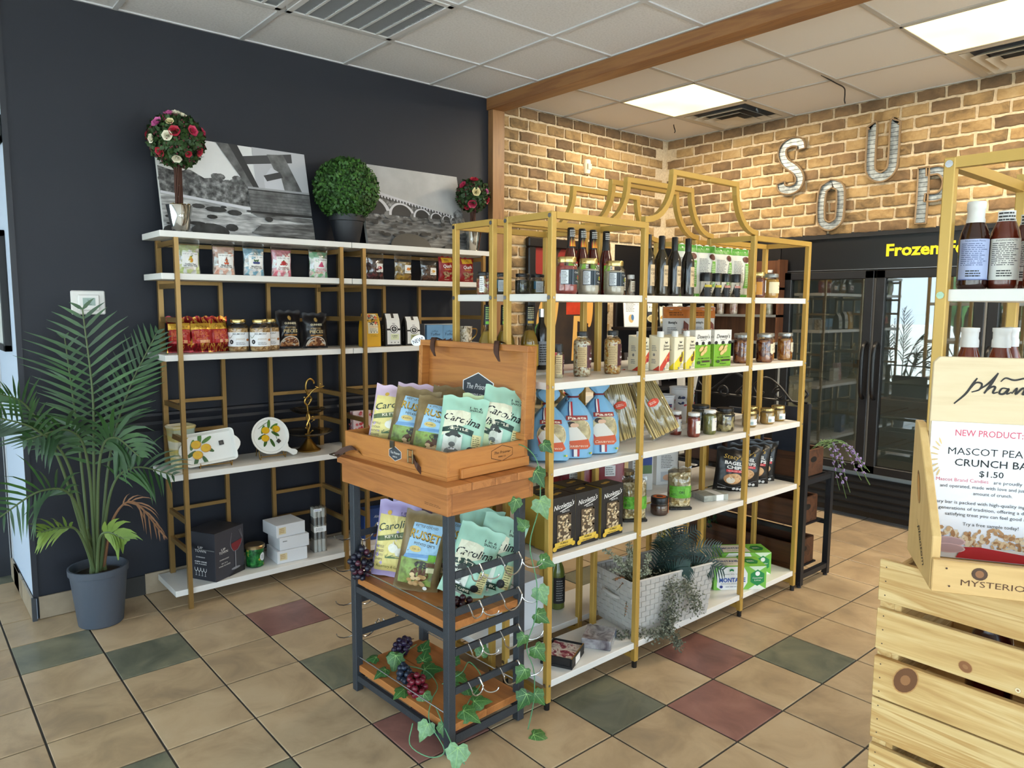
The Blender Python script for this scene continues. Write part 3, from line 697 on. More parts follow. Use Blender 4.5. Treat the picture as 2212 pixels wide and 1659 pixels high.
# ================================================================== LEAFY THINGS
BOXW = MN('boxwood_leaf', [(.25, '1d3a12'), (.5, '2f5a1c'), (.75, '4c7d2a')], 26, rough=.55, detail=4)
BOXD = M('16280e', .8); TWIG = M('46271c', .8); DKLEAF = MN('topiary_leaf', [(.25, '16300f'), (.55, '29481b'), (.8, '3d6428')], 26, rough=.55, detail=4)
def leafball(r0, n, ls, mat, seed, core):
    rg = random.Random(seed); g = G(); g.sphere((0, 0, 0), r0*.9, 20, 14, core); lf = G()
    for k in range(n):
        z = 1-2*(k+.5)/n; a = k*2.39996; rr = math.sqrt(1-z*z); nrm = Vector((rr*math.cos(a), rr*math.sin(a), z))
        p = nrm*r0*rg.uniform(.88, 1.03); tn = nrm.orthogonal().normalized(); tn.rotate(Matrix.Rotation(rg.uniform(0, 6.28), 3, nrm)); bn = nrm.cross(tn)
        d = (nrm*rg.uniform(.2, .9)+tn).normalized(); L = ls*rg.uniform(.7, 1.25); W = L*.36
        lf.add([p, p+d*L*.5+bn*W, p+d*L, p+d*L*.5-bn*W], [(0, 1, 2, 3)], mat)
    return g, lf
def rose(mat, s, seed):
    g = G(); rg = random.Random(seed)
    for ring, (n, r, tl) in enumerate(((3, .25, .25), (5, .5, .55), (6, .8, 1.0))):
        for k in range(n):
            a = 2*PI*k/n+ring*.5; c = Vector((math.cos(a), math.sin(a), 0)); t = Vector((-math.sin(a), math.cos(a), 0)); up = Vector((0, 0, 1))
            o = c*r*.35*s; tip = c*(r*s*(.6+.5*tl))+up*s*(.75-.35*tl); w = s*.42*(.6+r)
            g.add([o-t*w*.4, o+t*w*.4, tip*.8+t*w*.7+up*.0, tip*1.02, tip*.8-t*w*.7], [(0, 1, 2, 3, 4)], mat)
    return g
ROSES = [M('c8385e', .6), M('b0203a', .6), M('e8e2cc', .6), M('c65f9a', .6), M('e6d9a8', .6)]
def topiary(loc, label, Dp, hp, Db, zb, cols, seed, n):
    t = thing('flower_topiary', label, 'topiary', loc, group='flower ball topiaries in silver cups')
    rp = Dp/2
    G().lathe([(rp*.62, 0), (rp*.74, .006), (rp*.62, .014), (rp*.70, .024), (rp*.86, hp*.6), (rp, hp-.004), (rp*1.03, hp), (rp*.96, hp-.003), (rp*.9, hp-.02), (.001, hp-.02)], 28, M('cfd0cc', .1, 1)).obj('silver_cup', t, smooth=35)
    mo = G(); rg = random.Random(seed); MOSS = MN('moss', [(.3, '4b3a17'), (.6, '7a642c'), (.8, '8d8a3e')], 90, rough=.9)
    for k in range(60): a = rg.uniform(0, 6.28); q = rg.uniform(0, rp*.85); mo.sphere((q*math.cos(a), q*math.sin(a), hp-.012+rg.uniform(0, .014)), .009, 5, 4, MOSS)
    mo.obj('moss', t)
    st = G()
    for k in range(9):
        a = 2*PI*k/9; r = .014; st.tube(smooth_pts([(r*math.cos(a+q*.5), r*math.sin(a+q*.5), hp-.02+(zb-hp)*q/4) for q in range(5)], 3), .0045, 5, TWIG)
    st.obj('trunk', t)
    g, lf = leafball(Db/2*.95, n, .026, DKLEAF, seed, BOXD)
    berry = G(); bm = M('5d1626', .5)
    for k in range(240):
        z = rg.uniform(-1, 1); a = rg.uniform(0, 6.28); q = math.sqrt(1-z*z)*Db/2*1.0; berry.sphere((q*math.cos(a), q*math.sin(a), z*Db/2), .005, 5, 4, bm)
    fo = lf.obj('foliage', t, loc=(0, 0, zb)); g.obj('foliage_core', fo); tag(berry.obj('berries', fo), None, None, kind='stuff')
    for k, (az, el, ci, s) in enumerate(cols):
        n_ = Vector((math.sin(R(az))*math.cos(R(el)), -math.cos(R(az))*math.cos(R(el)), math.sin(R(el))))
        rose(ROSES[ci], s, k).obj('flower', t, loc=(n_*Db/2*.98+Vector((0, 0, zb))), rot=n_.to_track_quat('Z', 'Y').to_euler())
topiary((.185, -.25, 1.812), 'large flower topiary with pink and cream roses in a silver cup', .117, .13, .245, .43, [(-20, 8, 1, .03), (18, 14, 0, .03), (-62, 28, 3, .032), (-42, 60, 3, .03), (-16, 66, 2, .03), (10, 58, 2, .024), (-34, -2, 2, .028), (-74, -6, 2, .026), (-30, 30, 4, .022), (-60, -34, 1, .028), (-18, -50, 2, .026), (42, -26, 1, .026), (12, -36, 1, .02), (60, 20, 0, .028), (120, 20, 0, .03), (180, 30, 2, .03), (240, 10, 1, .03), (150, -20, 3, .03)], 3, 1500)
topiary((1.985, -.2, 1.812), 'small flower topiary with red and blush roses beside the wooden post', .11, .134, .205, .36, [(-30, 55, 1, .032), (-80, 30, 0, .03), (-26, 4, 4, .032), (-40, -36, 0, .034), (-75, -50, 1, .024), (20, 10, 3, .02), (30, -20, 1, .026), (120, 20, 0, .03), (200, 0, 2, .03)], 5, 1100)
t = thing('boxwood_ball', 'round clipped boxwood ball in a dark plastic pot', 'plant', (1.093, -.2, 1.812))
G().lathe([(.062, 0), (.066, .004), (.09, .12), (.09, .126), (.098, .128), (.1, .162), (.093, .163), (.09, .15), (.001, .15)], 30, M('1e2128', .5)).obj('pot', t, smooth=35)
g, lf = leafball(.172, 4200, .02, BOXW, 8, M('1c3411', .8)); fo = lf.obj('foliage', t, loc=(0, 0, .30)); g.obj('foliage_core', fo)

# ---- canvas photographs
def gray(v): return M((v, v, int(v*1.03) if v < 245 else v), .6)
def noisegray(n, a, b, sc, st=(1, 1, 1)): return MN('print_'+n, [(.3, '%02x%02x%02x' % (a, a, a)), (.5, '%02x%02x%02x' % ((a+b)//2,)*3 if False else '%02x%02x%02x' % ((a+b)//2, (a+b)//2, (a+b)//2)), (.72, '%02x%02x%02x' % (b, b, b))], sc, st, rough=.6, detail=7)
TREES = noisegray('trees', 25, 175, 38); WATER = noisegray('water', 110, 240, 9, (1, 1, 7)); WATER2 = noisegray('water2', 45, 150, 10, (1, 1, 7)); STONE = noisegray('stone', 75, 135, 20); ROCK = noisegray('rock', 28, 72, 16)
SKY1 = noisegray('sky', 222, 248, 2); SKY2 = noisegray('sky2', 150, 205, 2)
def canvas(loc, rx, w, h, label, art):
    t = thing('canvas_print', label, 'canvas print', loc, (rx, 0, 0), 'black and white river canvases')
    G().box(-w/2, w/2, -.004, .022, 0, h, M('d8d8d6', .7)).obj('canvas', t, bevel=.001)
    d = D(flat(-.004), .0004, .00015); art(d, w, h); d.obj('printed_photo', t)
def art1(d, w, h):
    X = lambda u: -w/2+u*w; Z = lambda v: h*(1-v); p = lambda *q: [(X(a), Z(b)) for a, b in q]
    d.rect(X(0), Z(.6), X(1), Z(0), SKY1); d.rect(X(0), Z(1), X(1), Z(.52), WATER)
    d.poly(p((0, .58), (.58, .66), (.58, .4), (.52, .34), (.45, .42), (.36, .38), (.28, .40), (.2, .33), (.1, .36), (0, .32)), TREES)
    rg = random.Random(3)
    for k in range(22): a = rg.uniform(.02, .56); d.ell(X(a), Z(.42+rg.uniform(-.06, .05)), w*.035, h*.035, TREES, 9)
    d.poly(p((.62, .0), (1, .0), (1, .45), (.62, .45)), gray(190))
    d.poly(p((.38, .0), (.52, .0), (.62, .45), (.56, .45)), STONE)
    d.poly(p((.53, .12), (.9, .02), (.9, .12), (.56, .20)), gray(75)); d.poly(p((.72, .06), (.84, .04), (.95, .45), (.82, .45)), STONE)
    d.poly(p((.46, .0), (.52, .0), (.64, .45), (.60, .45)), gray(60)); d.poly(p((.74, .2), (.8, .25), (.82, .45), (.68, .45), (.68, .32)), gray(205)); d.poly(p((.68, .3), (.8, .24), (.82, .3), (.7, .36)), gray(70))
    d.rect(X(.56), Z(.72), X(1), Z(.44), STONE); d.rect(X(.56), Z(.475), X(1), Z(.465), gray(40)); d.rect(X(.56), Z(.46), X(1), Z(.44), gray(165))
    for k in range(6): d.rect(X(.565), Z(.52+k*.034), X(1), Z(.516+k*.034), gray(62))
    d.rect(X(.56), Z(.73), X(1), Z(.70), gray(40)); d.poly(p((.56, .72), (1, .74), (1, .8), (.6, .76)), WATER2)
    d.poly(p((.0, .575), (.5, .66), (.56, .67), (.56, .70), (.0, .60)), gray(215))
    for (a, b, c, e) in ((.33, .72, .1, .03), (.22, .70, .06, .025), (.45, .74, .07, .03), (.68, .78, .04, .03), (.3, .80, .05, .022), (.42, .90, .06, .04), (.6, .91, .035, .03), (.2, .88, .08, .02), (.05, .83, .06, .018), (.06, .9, .07, .015), (.55, .71, .03, .012), (.38, .69, .03, .012)):
        d.ell(X(a), Z(b), w*c*.7, h*e, ROCK, 10)
    d.ell(X(.28), Z(.955), w*.12, h*.085, ROCK, 18); d.ell(X(.06), Z(.97), w*.07, h*.06, ROCK, 12); d.poly(p((.62, .84), (1, .8), (1, 1), (.7, 1), (.55, .94)), WATER2)
def art2(d, w, h):
    X = lambda u: -w/2+u*w; Z = lambda v: h*(1-v); p = lambda *q: [(X(a), Z(b)) for a, b in q]
    d.rect(X(0), Z(.62), X(1), Z(0), SKY2); d.rect(X(0), Z(1), X(1), Z(.57), WATER2)
    d.poly(p((.0, .34), (.2, .34), (.9, .545), (.9, .59), (0, .64)), TREES)
    d.poly(p((.0, .28), (.15, .32), (.9, .535), (.9, .555), (.15, .38), (0, .36)), gray(200))
    for k in range(30): u = .02+k*.029; d.rect(X(u), Z(.36+u*.235), X(u+.012), Z(.325+u*.235), gray(40))
    u = -.1; wd = .34
    for k in range(8):
        c = u+wd/2; zt = .36+c*.22; zb = .60; d.ell(X(c), Z(zb), w*wd*.52, h*(zb-zt), gray(205), 14, 0, PI); d.ell(X(c), Z(zb), w*wd*.42, h*(zb-zt)*.86, gray(52), 14, 0, PI); u += wd*.98; wd *= .72
        d.ell(X(u), Z(.60), w*wd*.22, h*.05, STONE, 10)
    d.poly(p((.9, .6), (.9, .5), (.95, .44), (1, .48), (1, .6)), TREES)
    rg = random.Random(5)
    for k in range(40): a = rg.uniform(.0, .9); b = rg.uniform(.64, .86); d.ell(X(a), Z(b), w*rg.uniform(.015, .05)*(b), h*rg.uniform(.008, .025), ROCK, 9)
    d.ell(X(.40), Z(.99), w*.2, h*.17, M('3f3d38', .5), 18, 0, PI); d.ell(X(.82), Z(.97), w*.08, h*.06, ROCK, 12)
def lean(x, w, h, label, art):
    canvas((x, -.165, 1.813), R(-13), w, h, label, art)
lean(.525, .775, .50, 'black and white canvas of a river below a concrete bridge pier', art1)
lean(1.605, .715, .50, 'black and white canvas of a long arched bridge over a rocky river', art2)

# ================================================================== ITEMS ON THE WALL SHELVES
def candy_label(title, sub, fruit, tcol):
    def art(d, w, h):
        d.rect(-w*.30, h*.20, w*.36, h*.62, WHITE, 6, 5); d.txt('Lulu Bee Candy Shoppe', w*.03, h*.575, h*.055, INK, w=w*.58)
        fruit(d, w*.04, h*.42, h*.09); d.txt(title, w*.03, h*.285, h*.055, tcol, w=w*.46, bold=.02); d.txt(sub, w*.03, h*.235, h*.05, tcol, w=w*.55, bold=.02)
    return art
def pear(d, x, z, s): d.ell(x, z-.3*s, s*.75, s*.8, M('c9a92b')); d.ell(x, z+.45*s, s*.42, s*.55, M('c9a92b')); d.ell(x+.2*s, z-.3*s, s*.4, s*.55, M('d98f2e')); d.stroke([(x, z+.8*s), (x+.1*s, z+1.2*s)], .15*s, M('4f6b1f')); d.ell(x+.4*s, z+1.05*s, .4*s, .14*s, M('4f7b2f'), rot=.4)
def maple(d, x, z, s): d.ell(x, z, s*.45, s*.8, M('8a3a1d')); d.rect(x-.15*s, z+.6*s, x+.15*s, z+1.2*s, M('8a3a1d')); d.rect(x-.3*s, z-.3*s, x+.3*s, z+.3*s, M('c46a35')); [d.ell(x+q*s*.5, z-.9*s, s*.45, s*.25, M('c8542a'), rot=q) for q in (-1, 0, 1)]
def blueb(d, x, z, s): [d.ell(x+q*s*.62, z-.3*s, s*.42, s*.42, M('3a4a86')) for q in (-1.3, -.45, .45, 1.3)]; [d.ell(x+q*s*.6, z+.45*s, s*.5, s*.25, M('3c6d3a'), rot=q) for q in (-1, 0, 1)]
def pome(d, x, z, s): d.ell(x-.2*s, z, s*.85, s*.8, M('bb2a2e')); d.ell(x+.85*s, z-.35*s, s*.5, s*.5, M('8d1f28')); d.ell(x+.85*s, z-.35*s, s*.3, s*.3, M('d8a0a0')); d.ell(x-.2*s, z+.85*s, s*.25, s*.2, M('4d7a34')); d.ell(x-1*s, z-.5*s, s*.45, s*.3, M('c23b35'))
def melon(d, x, z, s): d.poly([(x-1.1*s, z-.6*s), (x+1.1*s, z-.6*s), (x, z+1.2*s)], M('cf4f77')); d.ell(x, z-.6*s, 1.1*s, .25*s, M('cf4f77'), 12, PI, 2*PI); [d.ell(x+a*s, z+b*s, .07*s, .12*s, INK, 6) for a, b in ((-.4, -.2), (.4, -.2), (0, .2))]
def taffy(n, a, b, c): return MN('taffy_'+n, [(.1, 'f4f2ee'), (.25, a), (.5, b), (.7, c), (.88, a)], 48, rough=.5, kind='vor', bump=.9)
TF = taffy('x', 'd8d6c0', 'bfcf8a', 'e8d6d0')
xs = [(.204, 'pear', 'Golden Pear', pear, taffy('pear', 'dfe6a8', 'c5d486', 'e9dcd6'), INK, 'clear bag of pale green taffy with a pear on its label'),
      (.372, 'maple', 'Maple Bacon', maple, taffy('maple', 'ecc0ac', 'e3a590', 'efd8cc'), INK, 'clear bag of peach taffy with a syrup bottle on its label'),
      (.521, 'blue', 'Blueberry', blueb, taffy('blue', '86b7cf', '9fcbd8', 'd9d3d6'), INK, 'clear bag of light blue taffy with blueberries on its label'),
      (.666, 'pome', 'Pomegranate', pome, taffy('pome', 'e98f9e', 'ee7f92', 'efc3c6'), M('8d2a2a'), 'clear bag of pink taffy with a pomegranate on its label'),
      (.873, 'melon', 'Watermelon', melon, taffy('melon', '8fcfa0', 'bfdcb8', 'e9b8b0'), M('c23b5a'), 'clear bag of mint green taffy with a watermelon slice on its label')]
for k, (x, n, tt, fr, fm, tcx, lb) in enumerate(xs):
    cbag('candy_bag', lb, 'candy bag', (x, -.285, 1.619), 0, .112, .164, .05, fm, candy_label(tt, 'Salt Water Taffy', fr, tcx), 'clear bags of taffy', seed=k+1, top=.17)
def small_label(c): 
    def art(d, w, h):
        d.rect(-w*.02, h*.28, w*.38, h*.60, WHITE, 4, 4); d.ell(w*.18, h*.44, w*.13, h*.06, M(c)); d.lines(w*.02, h*.31, w*.34, h*.37, 2, GREYI)
    return art
for k, (x, n, st, c, lb, h) in enumerate(((1.216, 'dk', ('2a1418', '4b1d24', '63282c'), 'b3202c', 'clear bag of dark red dried fruit with a red lips label', .150), (1.404, 'ye', ('8a6a22', 'c9a23f', '6d4a26'), 'd9822e', 'clear bag of yellow trail mix with a fruit label', .148), (1.583, 'ch', ('3a2218', '4a2c20', '5b3a2a'), 'd9a23c', 'small clear bag of brown chocolates beside a red pouch', .132))):
    cbag('snack_bag', lb, 'snack bag', (x, -.285, 1.619), 0, .118, h, .045, MN('snack_'+n, [(.2, st[0]), (.5, st[1]), (.8, st[2])], 55, rough=.4, kind='vor', bump=.8), small_label(c), 'clear bags of snack mix', seed=k+20, top=.28)
REDP = M('8f1118', .35)
def ypouch(d, w, h):
    d.poly([(-w*.36, h*.95), (w*.34, h*.95), (w*.36, h*.78), (-w*.34, h*.74)], M('d9a92a')); d.lines(-w*.2, h*.80, w*.2, h*.9, 2, INK)
    d.txt('Quark', 0, h*.62, h*.18, WHITE, w=w*.55, rot=.06, bold=.02); d.txt('candies', 0, h*.5, h*.09, M('e0a63c'), w=w*.4)
    for q in range(26): rg = random.Random(q); d.ell(rg.uniform(-.34, .34)*w, rg.uniform(.14, .38)*h, w*.07, h*.035, MN('cluster', [(.3, '7a5a3c'), (.7, 'b79a74')], 60), 7, rot=rg.uniform(0, 3))
    d.lines(-w*.2, h*.06, w*.2, h*.1, 1, M('d9c8b0'))
bag('snack_pouch', 'glossy red snack pouch with a yellow banner beside the chocolates', 'snack pouch', (1.715, -.28, 1.619), 0, .115, .152, .04, REDP, ypouch, 'glossy red snack pouches', seed=31, crimp=.06)
bag('snack_pouch', 'glossy red snack pouch with a yellow banner under the small topiary', 'snack pouch', (1.868, -.28, 1.619), 0, .115, .150, .04, REDP, ypouch, 'glossy red snack pouches', seed=34, crimp=.06)
# foil bags
FOIL = MN('foil_red_gold', [(.40, '6e0d14'), (.47, 'a3161c'), (.52, 'd8b04a'), (.56, '8f1016'), (.75, '5a0a10')], 11, (3, 1, .7), rough=.22, metal=.55, detail=3, dist=1.2, rnd=.3)
def foilart(d, w, h):
    d.rect(-w*.42, h*.62, w*.40, h*.80, M('d8a93c', .3, .4), 6, 3, rot=.04); d.txt('Moravian', 0, h*.71, h*.12, M('8a4a14'), w=w*.6, shear=.3)
    d.rect(-w*.38, h*.24, w*.40, h*.62, M('a81e1c', .35), 6, 4); d.lines(-w*.3, h*.34, w*.3, h*.58, 6, M('d9803c')); d.rect(-w*.1, h*.25, w*.3, h*.33, M('d8a070'))
for k, (x, y, rz, lb) in enumerate(((.165, -.235, -18, 'red and gold foil cookie bag behind the shelf post'), (.262, -.255, -6, 'red and gold foil cookie bag in the middle of three'), (.352, -.24, 10, 'red and gold foil cookie bag nearest the nut jars'))):
    bag('foil_bag', lb, 'cookie bag', (x, y, 1.239), (R(-9), 0, R(rz)), .118, .178, .07, FOIL, foilart, 'red and gold foil bags', seed=k+40, wr=.006, crimp=.12, taper=.08)
NUTS = MN('peanuts', [(.2, 'a87a45'), (.5, 'd0a468'), (.8, 'e6c48c')], 75, rough=.5, kind='vor', bump=1)
def nutlab(d, r, h):
    d.rect(-r*1.25, h*.16, r*1.25, h*.60, M('e9eaec'), 14, 3); d.txt('BELMONT', r*.1, h*.55, h*.075, M('3d3a38'), w=r*1.2, bold=.01); d.ell(-r*.65, h*.30, r*.2, h*.07, INK); d.txt('B', -r*.65, h*.30, h*.07, WHITE)
    d.stroke([(-r*1.1, h*.5), (-r*.8, h*.42), (-r*.5, h*.52)], r*.05, M('5d6b45')); d.txt('peanuts', r*.2, h*.4, h*.09, M('b9a58c'), w=r*.8, shear=.3); d.ell(r*.95, h*.36, r*.18, h*.04, M('b06b35')); d.lines(-r*.2, h*.2, r*.8, h*.3, 3, GREYI)
for x, y, lb in ((.445, -.25, 'gold lidded jar of peanuts next to the foil bags'), (.537, -.30, 'gold lidded jar of peanuts standing in front of another'), (.612, -.235, 'gold lidded jar of peanuts half hidden by the jar in front')):
    jar('nut_jar', lb, 'jar', (x, y, 1.239), R(-22), .104, .161, NUTS, LIDGOLD, nutlab, 'jars of peanuts', lidr=.037, lidh=.016, fillh=.82)
def pretz(d, w, h):
    d.txt('GUINNESS', 0, h*.66, h*.075, M('e8dcb8'), w=w*.45, bold=.02); d.ell(0, h*.8, w*.07, h*.06, M('b08d4a')); d.rect(-w*.01, h*.74, w*.03, h*.86, M('b08d4a'))
    d.txt('PRETZEL', 0, h*.545, h*.07, M('c9a86a'), w=w*.42); d.txt('PIECES', 0, h*.46, h*.115, M('d8c08a'), w=w*.52, bold=.015); d.rect(-w*.24, h*.335, w*.24, h*.375, M('a8722c'))
    d.ell(0, h*.06, w*.40, h*.27, M('cfc6b8'), 20, 0, PI); d.ell(0, h*.06, w*.37, h*.245, MN('pretzel_bits', [(.2, '6b3a1e'), (.5, 'a8683a'), (.8, 'd0a070')], 55, rough=.6, kind='vor'), 20, 0, PI)
DKFOIL = M('141216', .28, .1)
bag('pretzel_bag', 'black pretzel bag with crumpled top behind the peanut jars', 'snack bag', (.735, -.2, 1.239), (R(-4), 0, R(-6)), .135, .205, .07, DKFOIL, pretz, 'black pretzel bags', seed=51, wr=.005, crimp=.1)
bag('pretzel_bag', 'black pretzel bag standing alone nearest the middle gold posts', 'snack bag', (.868, -.24, 1.239), (R(-4), 0, R(-10)), .135, .192, .07, DKFOIL, pretz, 'black pretzel bags', seed=53, wr=.005, crimp=.1)
# coffee bags
def cofy(d, w, h):
    d.rect(-w*.22, h*.40, w*.36, h*.98, M('eee3c4'), 4, 4); rg = random.Random(2)
    for q in range(46): d.ell(rg.uniform(-.2, .34)*w, rg.uniform(.66, .96)*h, w*.05, h*.012, INK, 6, rot=rg.uniform(0, 3))
    for a, b in ((-.12, .93), (.22, .88), (.18, .72)): d.ell(a*w, b*h, w*.07, h*.045, M('d8643c'))
    d.txt('ROASTED BLEND', w*.07, h*.60, h*.045, M('c98a3c'), w=w*.5, bold=.02); d.lines(-w*.18, h*.46, w*.3, h*.56, 3, GREYI); [d.ell((-.1+q*.16)*w, h*.44, w*.03, h*.018, INK, 8) for q in range(3)]; d.txt('Coffee', w*.05, h*.33, h*.07, M('a8820f'), w=w*.4, shear=.3)
def cofw(c, n):
    def art(d, w, h):
        d.rect(-w*.40, 0.01, w*.44, h*.98, M('e6e5e2'), 5, 5); d.rect(-w*.05, h*.68, w*.12, h*.985, M('2b2724'), 2, 2); d.ell(w*.04, h*.52, w*.26, h*.125, INK, 20); d.ell(w*.04, h*.52, w*.215, h*.105, WHITE, 20); d.ell(w*.04, h*.52, w*.17, h*.08, INK, 20); d.poly([(w*.04, h*.57), (w*.13, h*.52), (w*.04, h*.47), (-w*.05, h*.52)], WHITE); d.stroke([(w*.01, h*.49), (w*.07, h*.55)], w*.05, INK)
        d.rect(-w*.18, h*.19, w*.34, h*.37, M(c)); d.txt(n, w*.08, h*.31, h*.04, INK, w=w*.36, bold=.02); d.txt('BLEND', w*.08, h*.26, h*.035, INK, w=w*.25); [d.ell((-.15+q*.22)*w, h*.11, w*.05, h*.02, GREYI, 8) for q in range(3)]; d.lines(-w*.1, h*.04, w*.2, h*.06, 1, GREYI)
    return art
def gusset(name, label, cat, loc, rot, w, d_, h, mat, art, group, side=None, sm=None):
    r = thing(name, label, cat, loc, rot, group); g = G()
    prof = [(0, 1, 1), (.03, 1.03, 1.02), (.5, 1.02, 1.0), (.8, .98, .7), (.93, .95, .16), (1, .95, .04)]
    vs = []; 
    for v, a, b in prof: vs += [(-w/2*a, -d_/2*b, v*h), (w/2*a, -d_/2*b, v*h), (w/2*a, d_/2*b, v*h), (-w/2*a, d_/2*b, v*h)]
    fr = []; sd = []
    for j in range(len(prof)-1):
        for i in range(4): (fr if i in (0, 2) else sd).append((j*4+i, j*4+(i+1) % 4, (j+1)*4+(i+1) % 4, (j+1)*4+i))
    fr += [(3, 2, 1, 0), tuple(4*(len(prof)-1)+i for i in range(4))]
    g.add(vs, fr, mat); g.add(vs, sd, sm or mat); g.obj('pouch', r, bevel=.002)
    def yf(z):
        v = z/h
        for (v0, a0, b0), (v1, a1, b1) in zip(prof, prof[1:]):
            if v <= v1: return d_/2*(b0+(b1-b0)*(v-v0)/(v1-v0))
        return d_/2*prof[-1][2]
    q = D(lambda x, z, e: (x, -yf(z)-e, z), .001); art(q, w, h); q.obj('printed_front', r)
    if side: q = D(sideL(-w/2*1.02)); side(q, d_, h); q.obj('printed_side', r)
    return r
gusset('coffee_bag', 'bright yellow coffee bag with a dotted floral label', 'coffee bag', (1.19, -.265, 1.239), R(-6), .105, .065, .188, M('d8a41c', .5), cofy, 'coffee bags')
BWS = lambda d, w, h: d.txt('ROASTER', 0, h*.4, w*.34, M('9a9a98'), w=h*.5, rot=PI/2)
gusset('coffee_bag', 'black coffee bag with white front behind the tall front one', 'coffee bag', (1.255, -.18, 1.239), R(-4), .09, .06, .175, BLACK, cofw('b9c08a', 'HOUSE'), 'coffee bags')
gusset('coffee_bag', 'black coffee bag with white front and pale green label', 'coffee bag', (1.325, -.275, 1.239), R(-6), .098, .065, .19, BLACK, cofw('dfe3bd', 'SUMMER'), 'coffee bags', BWS)
gusset('coffee_bag', 'black coffee bag with white front and olive label', 'coffee bag', (1.462, -.275, 1.239), R(-6), .098, .065, .172, BLACK, cofw('a8ab7c', 'SMOOTH'), 'coffee bags', BWS)
def toff(d, w, h):
    d.txt('coffee', 0, h*.68, h*.12, M('2c4a66'), w=w*.4); d.txt('Toffee', 0, h*.52, h*.2, M('1d2f45'), w=w*.62, shear=.3); 
    for q in range(5): rg = random.Random(q); d.poly([((-.45+q*.18)*w, h*.05), ((-.2+q*.18)*w, h*.08), ((-.22+q*.18)*w, h*(.22+.1*rg.random())), ((-.47+q*.18)*w, h*.2)], M('4b2a1c'))
boxp('toffee_box', 'blue toffee box standing nearest the coffee bags', 'box', (1.63, -.27, 1.239), R(-10), .105, .03, .118, M('6d9cc4', .5), toff, group='blue toffee boxes')
boxp('toffee_box', 'blue toffee box leaning beside its twin', 'box', (1.735, -.275, 1.239), R(-16), .105, .03, .116, M('6d9cc4', .5), toff, group='blue toffee boxes')
boxp('gift_box', 'pale grey box behind the blue toffee boxes', 'box', (1.74, -.16, 1.239), R(-4), .23, .05, .12, M('b9bcc0', .6))
t = thing('marbled_mug', 'tall brown and cream marbled mug with gold handle', 'mug', (1.875, -.27, 1.239))
MARB = MN('mug_marble', [(.35, '3a3026'), (.45, 'a8957a'), (.52, 'e6dfd0'), (.6, 'c9b795'), (.7, '4b3c2c')], 14, rough=.25, detail=5, dist=2.5)
G().lathe([(.033, 0), (.037, .004), (.041, .1), (.042, .106), (.039, .106), (.036, .01), (.001, .01)], 24, MARB).obj('cup', t, smooth=40)
G().tube(smooth_pts([(.04, -.01, .09), (.07, -.02, .085), (.066, -.018, .05), (.037, -.008, .02)]), .004, 6, BRASS).obj('handle', t, smooth=50)
# ceramics
LEM = M('e0b21c', .25); LEMS = M('c98a1a', .3); LEAF = M('4f7a2c', .3); LEAFD = M('35591f', .3); CER = M('ecebe6', .15)
def lemons(d, cx, cz, s, sp):
    for a, b, rt in ((-1.5, -.7, .5), (-1.1, .8, 1.2), (1.3, -.3, -.6), (.2, 1.8, 1.4), (.5, -2.1, -1.2), (1.2, 1.3, .5), (-.9, -1.9, -2)): d.ell(cx+a*s, cz+b*s, s*.95, s*.32, LEAF if b > 0 else LEAFD, 12, rot=rt)
    for a, b in sp:
        d.ell(cx+a*s, cz+b*s, s*.82, s*.72, LEMS, 18); d.ell(cx+a*s-.06*s, cz+b*s+.06*s, s*.72, s*.62, LEM, 18)
        for q in range(2): d.stroke([(cx+a*s-.3*s, cz+b*s+.1*s-.2*q*s), (cx+a*s, cz+b*s+.3*s-.3*q*s), (cx+a*s+.25*s, cz+b*s-.1*s)], s*.05, LEMS)
def easel(par, w):
    e = G()
    for s in (-1, 1): e.tube(smooth_pts([(s*w/2, -.04, .012), (s*w/2, -.045, .002), (s*w/2, -.02, .006), (s*w/2*.9, .02, .09), (s*w/2*.9, .06, .003)]), .0022, 5, BRASS); e.tube(smooth_pts([(s*w/2, -.04, .012), (s*w/2, -.052, .02), (s*w/2, -.046, .026)]), .0022, 5, BRASS)
    e.tube([(-w/2, -.042, .014), (w/2, -.042, .014)], .0022, 5, BRASS); e.tube([(-w/2*.9, .02, .09), (w/2*.9, .02, .09)], .0022, 5, BRASS)
    return e
t = thing('plate_easel', 'thin gold wire easel under the rectangular lemon tray', 'plate stand', (.30, -.255, .667), R(-6)); easel(t, .15).obj('wire', t)
t = thing('lemon_tray', 'white rectangular serving tray with three painted lemons', 'tray', (.285, -.278, .682), (R(-17), R(-5.5), R(-8)))
g = G(); w, h = .245, .165
def tray_out(a, b):
    pts = []
    for cx, cz, a0 in ((w/2-.02, .02, -90), (w/2-.02, h-.02, 0), (-w/2+.02, h-.02, 90), (-w/2+.02, .02, 180)):
        for q in range(5): an = R(a0+22.5*q); pts.append((cx+(.02+a)*math.cos(an), cz+(.02+a)*math.sin(an)))
    return [(x, b, z) for x, z in pts]
rings = [tray_out(-.016, .0), tray_out(-.006, -.016), tray_out(0, -.018), tray_out(.001, -.012), tray_out(-.012, .006)]
for rg_ in range(4):
    n = 20; g.add(rings[rg_]+rings[rg_+1], [(i, (i+1) % n, n+(i+1) % n, n+i) for i in range(n)], CER)
g.add(rings[0], [tuple(range(20))], CER); g.add(rings[4], [tuple(range(19, -1, -1))], CER); g.obj('dish', t, smooth=40)
for s in (-1, 1):
    G().prism([(s*(w/2-.002), .04)]+[(s*(w/2+.024*math.sin(PI*q/6)), .04+.085*q/6) for q in range(1, 6)]+[(s*(w/2-.002), .125)] if s > 0 else [(s*(w/2-.002), .125)]+[(s*(w/2+.024*math.sin(PI*q/6)), .125-.085*q/6) for q in range(1, 6)]+[(s*(w/2-.002), .04)], -.017, -.007, CER).obj('handle', t, bevel=.002)
